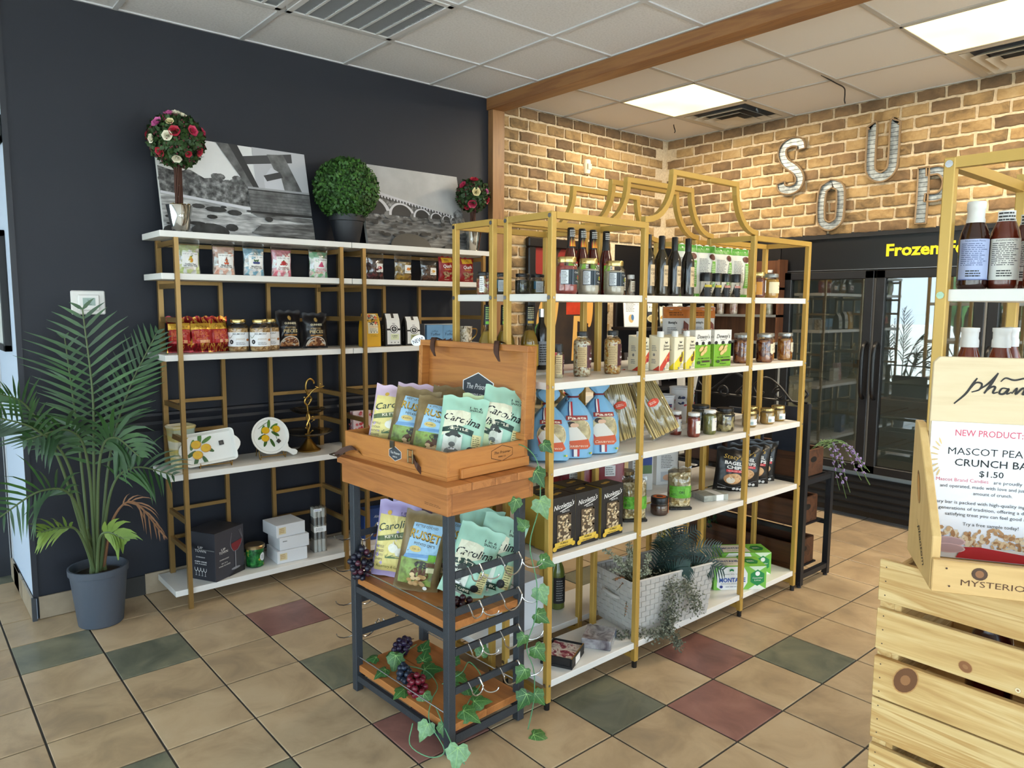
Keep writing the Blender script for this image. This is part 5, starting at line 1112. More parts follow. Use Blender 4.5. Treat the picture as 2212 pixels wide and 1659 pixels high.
def bag_mint(yel=False, low=False):
    def art(d, w, h):
        d.txt('1 in 6', w*.24, h*.845, h*.05, INK, w=w*.26, bold=.01); d.txt('SNACKS', w*.25, h*.80, h*.045, INK, w=w*.28, bold=.01)
        d.poly([(-w*.40, h*.38), (w*.16, h*.60), (w*.14, h*.76), (-.04*w, h*.78), (-.38*w, h*.76)], M('e6e3c8')); d.txt('Carolina', -w*.03, h*.64, h*.15, INK, w=w*.80, shear=.34, rot=-.16 if not low else .12, bold=.012)
        d.poly([(-w*.40, h*.50), (-w*.1, h*.55), (w*.26, h*.49), (w*.24, h*.41), (-w*.1, h*.47), (-w*.40, h*.43)], DGR); d.txt('KETTLE', -w*.07, h*.495, h*.05, CREAM, w=w*.42, rot=-.03, bold=.02)
        d.rect(-w*.36, h*.06, w*.04, h*.42, M('dfe2d6'), 5, 5); d.ell(-w*.16, h*.395, w*.17, h*.035, M('2b2f2c')); d.ell(-w*.15, h*.42, w*.10, h*.05, M('3a3f3b')); d.ell(-w*.16, h*.32, w*.09, h*.07, M('c9cdc0')); d.ell(-w*.16, h*.265, w*.07, h*.035, M('6d706a')); d.poly([(-w*.34, h*.07), (w*.02, h*.07), (-w*.02, h*.19), (-w*.16, h*.24), (-w*.3, h*.19)], M('8a8f88')); d.poly([(-w*.24, h*.22), (-w*.08, h*.22), (-w*.1, h*.19), (-w*.22, h*.19)], WHITE)
        if low: d.poly([(-w*.42, h*.18), (w*.2, h*.18), (w*.16, h*.14), (w*.2, h*.1), (-w*.42, h*.1)], DGR); d.txt('DILL & CHIVE', -w*.1, h*.14, h*.05, CREAM, w=w*.5, bold=.02)
        d.rect(w*.24, h*.14, w*.43, h*.44, M('dcd39a'), 3, 4); d.lines(w*.26, h*.16, w*.42, h*.42, 9, M('6d6a3f')); d.ell(w*.24, h*.2, w*.09, h*.055, INK)
    return art
SIDE = {'group': 'kettle chip bags'}
def chip(label, loc, rz, lean, mat, art, w=.165, h=.252, t=.075, seed=1, roll=0):
    return bag('chip_bag', label, 'chip bag', loc, (R(lean), R(roll), R(rz)), w, h, t, mat, art, 'kettle chip bags', seed=seed, wr=.006, crimp=.055, wavy=.0035, nx=20, nz=28)
zb = .9295
chip('pink and yellow garlic chip bag at the end of the wine box', (.475, -1.635, zb), -42, -16, PNK, bag_lav, seed=61, roll=8)
chip('brown russet chip bag overlapping the garlic bag in the wine box', (.49, -1.745, zb), -42, -14, BRN, bag_rus, seed=62, roll=10)
chip('brown russet chip bag second along in the wine box', (.505, -1.87, zb), -42, -18, BRN, bag_rus, seed=63, roll=10, h=.232)
chip('mint green chip bag at the front of the wine box', (.555, -1.965, zb), -40, -18, MINT, bag_mint(), seed=64, roll=8, h=.238)
chip('yellowish mint chip bag between two mint bags in the wine box', (.632, -1.968, zb), -38, -17, MINTY, bag_mint(), seed=65, roll=10, h=.236)
chip('mint green chip bag leaning into the lid corner of the wine box', (.695, -2.0, zb), -36, -13, MINT, bag_mint(), seed=66, roll=12, h=.262)
chip('pink chip bag standing behind, under the lid plaque', (.60, -1.60, zb), -46, -20, PNK, bag_lav, seed=67, roll=4)
chip('brown chip bag lying behind the others against the lid', (.66, -1.74, zb), -50, -24, BRN, None, seed=68, roll=4, h=.255)
zs = .4535
chip('lavender garlic chip bag on the middle cart shelf', (.475, -1.655, zs), -48, -10, LAV, bag_lav, seed=71, roll=6, h=.285)
chip('lavender chip bag tucked behind its twin on the middle cart shelf', (.59, -1.60, zs), -48, -8, LAV, None, seed=72, roll=2, h=.285)
chip('brown russet chip bag on the middle cart shelf', (.465, -1.83, zs), -46, -12, BRN, bag_rus, seed=73, roll=9, h=.285)
chip('brown russet chip bag half hidden by the cart leg', (.58, -1.835, zs), -46, -10, BRN, bag_rus, seed=74, roll=12, h=.275)
chip('mint chip bag rising behind on the middle cart shelf', (.645, -1.89, zs), -42, -8, MINT, bag_mint(low=True), seed=75, roll=14, h=.29)
chip('mint chip bag tilted in the middle of the lower group', (.555, -1.975, zs), -44, -12, MINT, bag_mint(low=True), seed=76, roll=20, h=.26)
chip('mint dill chip bag poking over the cart end rail', (.635, -2.02, zs), -40, -16, MINT, bag_mint(low=True), seed=77, roll=18, h=.285)

# ---- grapes
GR = {'dark': [MN('grape_dark', [(.3, '14131c'), (.6, '262636'), (.8, '3a3648')], 18, rough=.28), M('4a2130', .28)], 'purple': [MN('grape_purple', [(.3, '1e1428'), (.6, '2f2240'), (.8, '43325a')], 18, rough=.28)]*2, 'red': [MN('grape_red', [(.3, '4a0f1c'), (.6, '7a1c2e'), (.8, '94384a')], 18, rough=.25)]*2, 'blue': [MN('grape_blue', [(.3, '161c2a'), (.6, '26344a'), (.8, '3d4c66')], 18, rough=.3)]*2, 'wine': [M('2c0f18', .3)]*2}
gmesh = {}
def grapes(loc, label, kind, n, L, Rr, axis, seed, r=.0115):
    rg = random.Random(seed); t = thing('grape_bunch', label, 'grapes', loc, group='artificial grape bunches'); ax = Vector(axis).normalized(); o1 = ax.orthogonal().normalized(); o2 = ax.cross(o1); pl = []
    for k in range(n*40):
        if len(pl) >= n: break
        s = rg.random(); rad = Rr*math.sin(PI*min(.95, .15+.8*(1-s)))*rg.uniform(.5, 1); a = rg.uniform(0, 6.28); p = ax*L*s+(o1*math.cos(a)+o2*math.sin(a))*rad
        if loc[2]+p.z < loc[3] if len(loc) > 3 else False: continue
        if all((p-q).length > r*1.55 for q in pl): pl.append(p)
    for k, p in enumerate(pl):
        key = (kind, k % 5 == 0)
        if key not in gmesh: gmesh[key] = G().sphere((0, 0, 0), .0115, 12, 8, GR[kind][1 if k % 5 == 0 else 0]).mesh('grape', 60)
        link('grape', gmesh[key], t, loc=p)
    G().tube(smooth_pts([-ax*.03+o1*.01, Vector((0, 0, 0)), ax*L*.5, ax*L*.85]), .0022, 5, M('6d5a3a', .7)).obj('stalk', t)
    return t
grapes((.385, -1.60, .575), 'dark grape bunch hanging beside the cart leg', 'dark', 34, .12, .042, (-.12, .0, -1), 1)
grapes((.60, -1.575, .135), 'dark purple grape bunch at the back of the lowest cart shelf', 'purple', 30, .1, .032, (-.75, -.45, -.02), 2)
grapes((.475, -1.725, .13), 'blue black grapes under the ivy on the lowest cart shelf', 'blue', 26, .12, .026, (-.35, -.9, -.02), 3)
grapes((.455, -1.835, .14), 'red grape bunch drooping over the lowest cart shelf edge', 'red', 28, .1, .032, (-.35, -.85, -.12), 4)
grapes((.44, -2.06, .475), 'deep wine coloured grape bunch behind the front cart leg', 'wine', 20, .10, .022, (.9, -.12, 0.0), 5)

# ---- ivy
LFM = MN('ivy_leaf', [(.25, '2a4f24'), (.5, '406c33'), (.8, '5c8944')], 14, rough=.45, detail=4); LFD = MN('ivy_leaf_deep', [(.25, '21401f'), (.5, '2f5c2c'), (.8, '47783f')], 14, rough=.45, detail=4); LFP = MN('ivy_leaf_pale', [(.3, '628a58'), (.55, '7ba375'), (.8, '98b993')], 6, rough=.4, detail=5); VEIN = M('9cc47a', .5)
outl = [(0, 0), (.16, -.12), (.34, -.08), (.40, .1), (.52, .2), (.44, .34), (.36, .5), (.24, .54), (.16, .74), (.0, 1.0)]
outl = outl+[(-x, y) for x, y in outl[-2:0:-1]]
def leafmesh(mat, curl, seed):
    g = G(); rg = random.Random(seed); f = lambda x, y: (x, y, -curl*(x*x*1.6+(y-.3)**2*.7)+.05*math.sin(x*7)*.3)
    vs = [f(0, .25)]+[f(x, y) for x, y in outl]+[f(x*.5, .125+y*.5) for x, y in outl]; n = len(outl)
    fs = [(0, 1+n+i, 1+n+(i+1) % n) for i in range(n)]+[(1+n+i, 1+i, 1+(i+1) % n, 1+n+(i+1) % n) for i in range(n)]
    g.add(vs, fs, mat)
    for tx, ty in ((0, .95), (.38, .42), (-.38, .42), (.32, .0), (-.32, .0)):
        a = Vector((0, .05)); b = Vector((tx, ty)); nn = Vector((-(b-a).y, (b-a).x)).normalized()*.012; vs = []
        for q in range(5):
            p = a.lerp(b, q/4); w = 1-.8*q/4; vs += [Vector(f(p.x+nn.x*w, p.y+nn.y*w))+Vector((0, 0, .006)), Vector(f(p.x-nn.x*w, p.y-nn.y*w))+Vector((0, 0, .006))]
        g.add(vs, [(2*q, 2*q+1, 2*q+3, 2*q+2) for q in range(4)], VEIN)
    return g.mesh('leaf', 60)
LFS = [leafmesh(LFM, .5, 1), leafmesh(LFD, .4, 2), leafmesh(LFP, .5, 3)]
def leaf(par, p, face, point, s, k):
    """p stem end, face = normal the leaf shows, point = direction of the tip"""
    z = Vector(face).normalized(); y = Vector(point); y = (y-z*y.dot(z)).normalized(); x = y.cross(z)
    o = link('leaf', LFS[k], par); mm = Matrix((x, y, z)).transposed().to_4x4(); mm = mm @ Matrix.Scale(s, 4); mm.translation = Vector(p)-par.location; o.matrix_basis = mm
STEMG = M('5d9468', .5)
t = thing('ivy_garland', 'artificial ivy trailing over the lowest cart shelf to the floor', 'ivy', (.45, -1.85, .104))
def vine(par, pts, r=.002): G().tube(smooth_pts([Vector(p)-par.location for p in pts], 5), r, 5, STEMG).obj('vine', par, smooth=60)
vine(t, [(.62, -1.60, .12), (.52, -1.66, .135), (.47, -1.73, .14), (.52, -1.82, .13), (.5, -1.92, .12), (.42, -2.0, .13), (.37, -2.06, .10), (.36, -2.16, .05), (.33, -2.12, .02), (.30, -2.05, .04), (.33, -2.02, .09)])
vine(t, [(.52, -1.92, .12), (.6, -1.93, .14), (.66, -1.9, .15), (.64, -2.0, .13), (.53, -2.07, .12), (.46, -2.12, .12)]); vine(t, [(.42, -2.02, .12), (.37, -2.2, .07), (.385, -2.235, .03)])
V = Vector((-.6, -.7, .45))
for p, fc, pt, s, k in (((.44, -1.60, .125), (-.2, -.3, 1), (-1, .3, 0), .05, 1), ((.50, -1.63, .14), (-.1, -.2, 1), (-.4, -.6, 0), .065, 1), ((.47, -1.69, .16), V, (-.3, -.2, -.6), .072, 0), ((.60, -1.67, .125), (-.5, -.4, 1), (.6, .3, 0), .06, 1), ((.55, -1.75, .13), (-.4, -.3, 1), (.5, .4, 0), .065, 1), ((.52, -1.80, .13), (-.3, -.4, 1), (.6, -.5, .1), .08, 1), ((.42, -1.70, .125), (-.3, -.2, 1), (-.9, -.1, -.1), .06, 1), ((.40, -1.86, .12), (.0, -.4, 1), (-1, -.2, -.4), .06, 0), ((.43, -1.94, .13), V, (-.35, -.2, -.9), .062, 0), ((.365, -2.06, .095), V, (-.4, .1, -.8), .066, 2), ((.40, -2.1, .10), V, (.0, -.2, -1), .055, 0), ((.375, -2.215, .085), V, (-.25, -.1, -1), .082, 2), ((.62, -1.85, .14), (-.5, -.5, 1), (.4, .2, .1), .05, 1), ((.59, -1.90, .13), (-.2, -.3, 1), (.2, -1, 0), .07, 0), ((.70, -1.92, .17), V, (.4, .3, .4), .06, 0), ((.57, -1.99, .12), (-.3, -.4, 1), (.4, -.7, 0), .065, 1), ((.47, -2.11, .125), (-.4, -.5, .9), (.35, -.8, -.3), .075, 0), ((.53, -2.09, .125), (-.3, -.4, 1), (.7, -.4, -.1), .07, 0), ((.56, -1.94, .12), (-.3, -.4, 1), (-.7, -.6, 0), .06, 1)):
    leaf(t, p, fc, pt, s, k)
t = thing('ivy_vine', 'artificial ivy vine hanging down the cart end beside the gold post', 'ivy', (.735, -2.165, .93))
vine(t, [(.73, -2.06, 1.0), (.745, -2.12, .985), (.76, -2.16, .93), (.755, -2.175, .8), (.72, -2.165, .66), (.74, -2.18, .52), (.73, -2.185, .4), (.70, -2.175, .30), (.735, -2.175, .2), (.73, -2.18, .09), (.70, -2.185, .0)])
for p, pt, s, k in (((.745, -2.16, .915), (.4, 0, -.7), .07, 1), ((.75, -2.18, .815), (.35, 0, -.8), .075, 2), ((.66, -2.16, .83), (-.3, 0, -.9), .055, 0), ((.70, -2.165, .72), (-.4, 0, .5), .05, 0), ((.755, -2.18, .60), (.8, 0, -.4), .06, 0), ((.75, -2.18, .50), (.4, 0, -.8), .07, 2), ((.74, -2.18, .41), (.5, 0, -.4), .06, 0), ((.69, -2.175, .345), (-.5, 0, -.6), .05, 0), ((.735, -2.18, .29), (.5, 0, -.7), .066, 0), ((.69, -2.18, .225), (-.5, 0, -.6), .062, 0), ((.735, -2.18, .12), (.5, 0, -.6), .06, 0), ((.69, -2.19, .14), (-.5, 0, -.7), .07, 1), ((.80, -2.14, 1.0), (.5, 0, -.5), .05, 1)):
    leaf(t, p, (-.55, -.8, .25), pt, s, k)
leaf(t, (.68, -2.23, .012), (-.3, -.4, 1), (.4, -.9, 0), .075, 0)
# ================================================================== ISLAND SHELVES: TOP BOARD (z 1.52)
Z1, Z2, Z3, Z4, Z5 = 1.5205, 1.2085, .8975, .5735, .1085
TOMS = MN('salsa_fill', [(.3, '7a1f18'), (.6, 'a3352a'), (.8, 'b8503a')], 60, rough=.35); DIP = MN('dip_fill', [(.25, 'a89a80'), (.5, 'c6bba2'), (.7, 'd4cab4')], 40, rough=.4); 
def carl(c1):
    def art(d, r, h):
        d.rect(-r*1.35, h*.26, r*1.25, h*.66, M('23303a'), 14, 2); d.rect(-r*1.3, h*.28, -r*.62, h*.64, M('dfe3e6'), 5, 2); d.lines(-r*1.25, h*.3, -r*.68, h*.62, 8, M('5d6468')); d.txt('Carolina', r*.45, h*.585, h*.07, WHITE, w=r*.95, shear=.2)
        d.ell(r*.55, h*.45, r*.26, h*.055, M(c1)); d.ell(r*.8, h*.44, r*.2, h*.05, M(c1)); d.ell(r*.3, h*.44, r*.15, h*.03, M('4f7a34'), rot=.5); d.txt('Pico Dip', r*.5, h*.34, h*.05, WHITE, w=r*.8, shear=.2); d.rect(-r*.28, h*.26, -r*.18, h*.66, M('5d6d7a'), 1, 2)
    return art
y1 = -2.06
jar('salsa_jar', 'red salsa jar with gold lid beside the end post', 'jar', (.985, y1, Z1), 0, .080, .135, TOMS, LIDGOLD, carl('c23b2e'), 'gold lidded dip jars', lidr=.034, fillh=.9)
jar('dip_jar', 'creamy lemon dip jar with gold lid nearer the salsa', 'jar', (1.1, y1, Z1), 0, .080, .134, DIP, LIDGOLD, carl('e6c22e'), 'gold lidded dip jars', lidr=.034)
jar('dip_jar', 'creamy lemon dip jar with gold lid nearer the dark bottles', 'jar', (1.245, y1, Z1), 0, .080, .131, DIP, LIDGOLD, carl('e6c22e'), 'gold lidded dip jars', lidr=.034)
def spl(d, r, h): d.rect(-r*.9, h*.2, r*.9, h*.7, CREAM, 8, 2); d.lines(-r*.6, h*.25, r*.6, h*.65, 5, M('a8805a'))
jar('spice_jar', 'slim spice jar with brown lid behind the dip jars', 'jar', (1.37, -1.99, Z1), 0, .032, .105, MN('spice', [(.3, '6d3d20'), (.7, '9a6438')], 80), M('3d2018', .4), spl, shape='straight', fillh=.95, lidh=.02)
jar('spice_jar', 'short spice jar with white lid beside the brown one', 'jar', (1.415, -2.0, Z1), 0, .034, .085, MN('spice2', [(.3, 'c9833c'), (.5, 'd8d2c0'), (.7, 'a89a80')], 60), LIDWHITE, spl, shape='straight', fillh=.95, lidh=.016)
BALS = M('120f0d', .12, spec=.8); OLVB = M('2c2410', .12, spec=.8)
bp = [(.02, 0), (.026, .003), (.0275, .01), (.0275, .145), (.025, .16), (.014, .185), (.0115, .2), (.0115, .235)]; bc = [(.0135, .19), (.0135, .243), (.012, .246), (.001, .246)]
def ball(t1, t2):
    def art(d, r): d.rect(-r*.5, .04, r*.75, .125, M('d9bf96'), 6, 3); d.txt(t1, r*.12, .105, .014, M('5d4630'), w=r*1.0); d.txt(t2, r*.12, .09, .014, M('5d4630'), w=r*1.0); d.stroke([(0, .07), (r*.2, .078), (r*.35, .068), (r*.15, .062)], .0015, M('5d4630')); d.lines(-r*.2, .045, r*.4, .055, 2, M('8a6f50'))
    return art
for x, t1, t2, mt, lb in ((1.448, 'OLIVE', 'OIL', OLVB, 'dark olive oil bottle half behind the gold post'), (1.535, 'BALSAM', 'VINEGAR', OLVB, 'brownish balsamic vinegar bottle next to the olive oil'), (1.622, 'BALSAM', 'VINEGAR', BALS, 'black balsamic vinegar bottle in the middle of the row'), (1.716, 'BALSAM', 'VINEGAR', BALS, 'black balsamic vinegar bottle nearest the pepper grinders')):
    bottle('vinegar_bottle', lb, 'bottle', (x, y1, Z1), 0, bp, mt, LIDBLACK, ball(t1, t2), 'dark tall oil and vinegar bottles', bc, rlab=.0275)
def grl(c):
    def art(d, r, h): d.rect(-r*1.1, h*.02, r*1.3, h*.40, M('17171a'), 10, 2); d.rect(-r*1.1, h*.40, r*1.3, h*.50, M(c), 10, 1); d.txt('BLACK', r*.4, h*.3, h*.07, WHITE, w=r*.7); d.txt('PEPPER', r*.4, h*.21, h*.07, WHITE, w=r*.8); d.lines(0, h*.07, r*.8, h*.12, 1, GREYI)
    return art
for x, y, dm, c, lb in ((1.795, -2.01, .044, 'c9b430', 'black grinder tucked behind the nearest vinegar bottle'), (1.85, y1, .05, 'c9b430', 'largest black pepper grinder with a yellow band'), (1.932, y1, .042, 'c9b430', 'small black pepper grinder with a yellow band'), (2.003, y1, .042, 'c98a7a', 'pink banded salt grinder beside the yellow banded one'), (2.085, y1, .042, 'c98a7a', 'pink banded salt grinder at the end of the row')):
    t = jar('spice_grinder', lb, 'grinder', (x, y, Z1), 0, dm*1.06, .106, MN('pepper_'+c, [(.3, '1a1614'), (.6, '3a2f2a'), (.8, '8a6a5c' if c[0:3] == 'c98' else '5a4a3a')], 120, kind='vor'), LIDBLACK, grl(c), 'black spice grinders', shape='straight', lidh=.036, lidr=dm*.53)
HON = M('6b2a0c', .15); YJ = MN('yellow_curd', [(.3, 'b8842c'), (.6, 'd0a040'), (.8, 'dcb45c')], 30, rough=.4)
def honl(d, r, h): d.rect(-r*1.2, h*.12, -r*.4, h*.62, M('c98a2a'), 5, 2); d.rect(r*.1, h*.2, r*1.2, h*.68, WHITE, 7, 3); d.ell(r*.7, h*.5, r*.35, h*.12, YEL); d.txt('Honey', r*.65, h*.3, h*.1, INK, w=r*.6, shear=.3)
jar('honey_jar', 'amber honey jar with gold lid near the far gold post', 'jar', (2.275, -2.06, Z1), 0, .074, .122, HON, LIDGOLD, honl, lidr=.033, fillh=.95)
def peal(d, r, h): d.rect(-r*1.2, h*.2, r*1.2, h*.66, M('e6dcb8'), 12, 2); d.txt('Peach', r*.35, h*.5, h*.11, M('4a4a42'), w=r*.7, shear=.3); d.txt('Chutney', r*.4, h*.38, h*.11, M('4a4a42'), w=r*.9, shear=.3)
jar('chutney_jar', 'pale yellow chutney jar with grey lid at the far end', 'jar', (2.40, -2.055, Z1), 0, .08, .118, YJ, M('8f9290', .35, .5), peal, lidr=.035, fillh=.95)
# rear row of the top board
yr = -1.70
OLI = MN('olives_pink', [(.3, '8a3a28'), (.5, 'b08a5a'), (.7, 'c9b98a')], 60, kind='vor', rough=.35); OLG = MN('olives_dark', [(.3, '1d1f12'), (.55, '3a3a20'), (.8, '5d5a35')], 60, kind='vor', rough=.3)
def olt(d, r, h): d.rect(-r*1.3, h*.1, -r*.75, h*.8, WHITE, 4, 2); d.lines(-r*1.25, h*.15, -r*.8, h*.75, 7, GREYI); d.rect(0, h*.25, r*1.2, h*.62, M('efe9dc'), 6, 2); d.lines(r*.2, h*.35, r*.9, h*.55, 3, GREYI)
def olt2(d, r, h): d.rect(-r*.9, h*.15, r*.2, h*.66, M('c9d6de'), 8, 2); d.lines(-r*.8, h*.2, r*.1, h*.6, 7, GREYI); d.rect(-r*1.2, h*.3, -r*.9, h*.66, M('3a6f8a'), 2, 2); d.rect(r*.4, h*.1, r*1.1, h*.45, CREAM, 5, 2)
for x, y, dm, fl_, ar, lb in ((.888, -1.70, .066, OLI, olt, 'pinkish olive jar with a cream label at the shelf end'), (.966, yr, .058, OLG, olt2, 'dark olive jar with a blue edged label'), (1.028, -1.645, .052, OLG, olt2, 'dark olive jar pushed further back'), (1.088, yr, .062, OLG, None, 'plain jar of sliced green pickles'), (1.17, -1.70, .062, MN('artichoke', [(.3, '5d5630'), (.6, '8a8250'), (.8, 'b0a878')], 60, kind='vor'), olt2, 'pale antipasto jar with a blue label')):
    jar('olive_jar', lb, 'jar', (x, y, Z1), 0, dm, .088, fl_, LIDBLACK, ar, 'black lidded olive jars', lidr=dm*.46)
def flame(d, r):
    d.rect(-r*1.1, .02, -.15*r, .12, M('7fc21f'), 5, 3); d.rect(-.15*r, .02, r*.9, .12, M('e8e8e2'), 5, 3); d.lines(-.05*r, .03, r*.8, .115, 9, GREYI); d.rect(-r*1.1, .12, r*.9, .128, M('c23b2e'), 6, 1); d.rect(-r*1.1, .012, r*.9, .02, M('c23b2e'), 6, 1)
HOTS = M('4a100a', .12, spec=.8); hp = [(.022, 0), (.026, .004), (.026, .13), (.0235, .15), (.0165, .18), (.0145, .2), (.013, .25)]; 
for k, (x, y, lb) in enumerate(((1.12, -1.945, 'hot sauce bottle with flame neck label behind the first dip jar'), (1.182, -1.945, 'hot sauce bottle with flame neck label, second of the row'), (1.244, -1.945, 'hot sauce bottle with flame neck label, third of the row'), (1.322, -1.945, 'hot sauce bottle with black script neck label'))):
    r = bottle('hot_sauce_bottle', lb, 'bottle', (x, y, Z1), 0, hp, HOTS, LIDBLACK, flame, 'hot sauce bottles', [(.0172, .18), (.0152, .2), (.0142, .255), (.012, .258), (.001, .258)], rlab=.026)
    q = D(cylf(lambda z: .0176-.0022*min(1, max(0, (z-.18)/.02))-.001*max(0, (z-.2)/.055)), mx=.006); 
    if k < 3:
        for i in range(7): q.poly([((-.018+i*.005), .186), ((-.012+i*.005), .186), ((-.014+i*.005), .215+.006*(i % 2))], M(['d9641c', 'e6b02a'][i % 2]))
    q.lines(-.015, .222, .015, .25, 4, M('d8d8d4'), seed=k); q.obj('neck_label', r)
def pou(d, w, h): d.rect(-w*.46, h*.86, w*.46, h*.99, M('4f9a2e'), 4, 2); d.rect(-w*.46, 0.004, w*.46, h*.07, M('5fae35'), 4, 1); d.lines(-w*.35, h*.3, w*.1, h*.75, 16, GREYI); d.poly([(w*.1, h*.2), (w*.42, h*.2), (w*.42, h*.7), (w*.2, h*.7)], M('6fae45')); d.ell(w*.25, h*.78, w*.16, h*.06, M('5d2a22')); d.lines(w*.16, h*.25, w*.4, h*.66, 12, M('dce8c8'))
PWH = M('e4e2d6', .45)
for x, y, rz, lb in ((1.875, -1.93, -8, 'white and green snack pouch behind the vinegar bottles'), (2.015, -1.935, -8, 'white and green snack pouch between the gold posts'), (2.16, -1.93, -8, 'white and green snack pouch with small print'), (2.30, -1.935, -8, 'white and green snack pouch above the grinders, nearest the honey')):
    bag('stand_pouch', lb, 'snack pouch', (x, y, Z1), (0, 0, R(rz)), .142, .24, .045, PWH, pou, 'white and green stand up pouches', seed=int(x*100), crimp=.06, wr=.003)

# ================================================================== SECOND BOARD (z 1.208)
MIXL = glass('mixer_glass', 'efe4c0'); 
mp = [(.03, 0), (.036, .004), (.037, .012), (.037, .118), (.034, .135), (.02, .165), (.0145, .185), (.0145, .265)]
def mixl(c):
    def art(d, r): d.rect(-r*1.3, .02, r*1.3, .11, M(c), 14, 3); d.rect(-r*.7, .027, r*.2, .102, M('e2dfae'), 5, 2); d.lines(-r*.65, .032, r*.15, .098, 7, INK)
    return art
for k, (x, y, c, liq, lb) in enumerate(((.900, -1.705, '6cb52c', 'b8a44c', 'lime mixer bottle with bright green label behind the box lid'), (.975, -1.72, '6cb52c', 'b8a44c', 'lime mixer bottle with bright green label beside its twin'), (1.045, -1.645, 'd0a638', 'b59a52', 'lemon mixer bottle with yellow label, the hidden one'), (1.115, -1.715, 'd0a638', 'b59a52', 'lemon mixer bottle with yellow label in plain sight'))):
    r = bottle('mixer_bottle', lb, 'bottle', (x, y, Z2), 0, mp, MIXL, LIDBLACK, mixl(c), 'cocktail mixer bottles', [(.0175, .192), (.0165, .21), (.0155, .268), (.014, .272), (.001, .272)], rlab=.0375, liquid=M(liq, .3), fillz=.17)
    q = D(cylf(.0178)); q.lines(-.02, .215, .02, .265, 6, M('c9c29a' if k > 1 else '9ac26a'), seed=k); q.rect(-.02, .196, .02, .207, M(c)); q.obj('neck_label', r)
bottle('syrup_bottle', 'slim black syrup bottle with silver cap beside the end post', 'bottle', (1.187, -1.71, Z2), 0, [(.022, 0), (.024, .004), (.024, .17), (.012, .2), (.011, .25)], BALS, STEEL, lambda d, r: (d.rect(-r*1.2, .02, r*1.2, .12, M('8f949c'), 8, 2), d.lines(-r, .03, r, .11, 8, INK)), None, [(.013, .222), (.013, .256), (.001, .257)], rlab=.0242)
# popcorn
CORN = MN('corn_white', [(.2, '9a6a3a'), (.45, 'd8c49a'), (.8, 'e6dcc0')], 140, kind='vor', rough=.4, bump=.6); CORN2 = MN('corn_yellow', [(.2, 'b06a22'), (.5, 'dca63c'), (.8, 'e6d0a0')], 140, kind='vor', rough=.4, bump=.6)
def popl(n):
    def art(d, r, h): d.rect(-r*1.35, h*.22, -r*.25, h*.66, M('c9ad7c'), 8, 2); d.lines(-r*1.3, h*.24, -r*.3, h*.64, 10, M('6d5636'), th=.25); d.rect(-r*.25, h*.2, r*1.3, h*.70, M('4a1722'), 10, 2); d.txt('POPCORN', r*.6, h*.52, h*.045, WHITE, w=r*.7, bold=.02); d.txt('Co.', r*.5, h*.58, h*.07, M('d8c08a'), w=r*.5, shear=.3); d.txt(n, r*.55, h*.40, h*.07, WHITE, w=r*.95, bold=.03); d.lines(r*.2, h*.25, r*.9, h*.3, 2, M('d8c8b8'))
    return art
for x, f_, n, lb in ((1.115, CORN, 'Medium', 'bottle of white popcorn kernels with maroon label'), (1.29, CORN2, 'Ladyfinger', 'bottle of yellow popcorn kernels with maroon label')):
    jar('popcorn_bottle', lb, 'bottle', (x, -2.02, Z2), 0, .068, .172, f_, LIDBLACK, popl(n), 'popcorn kernel bottles', lidr=.021, lidh=.017, fillh=.93)
jar('popcorn_salt', 'popcorn salt shaker with black flip cap behind the end post', 'shaker', (.995, -2.01, Z2), 0, .042, .128, MN('salt', [(.4, 'd6c49a'), (.6, 'e0d2ae')], 90), LIDBLACK, lambda d, r, h: (d.rect(-r*1.2, h*.12, r*.1, h*.68, M('d0ba8c'), 7, 2), d.lines(-r*1.1, h*.15, 0, h*.64, 8, M('6d5636'), th=.3), d.rect(r*.1, h*.1, r*1.2, h*.70, M('4a1722'), 6, 2), d.txt('Salt', r*.6, h*.4, h*.12, WHITE, w=h*.3, rot=PI/2)), shape='straight', fillh=.97, lidh=.03)
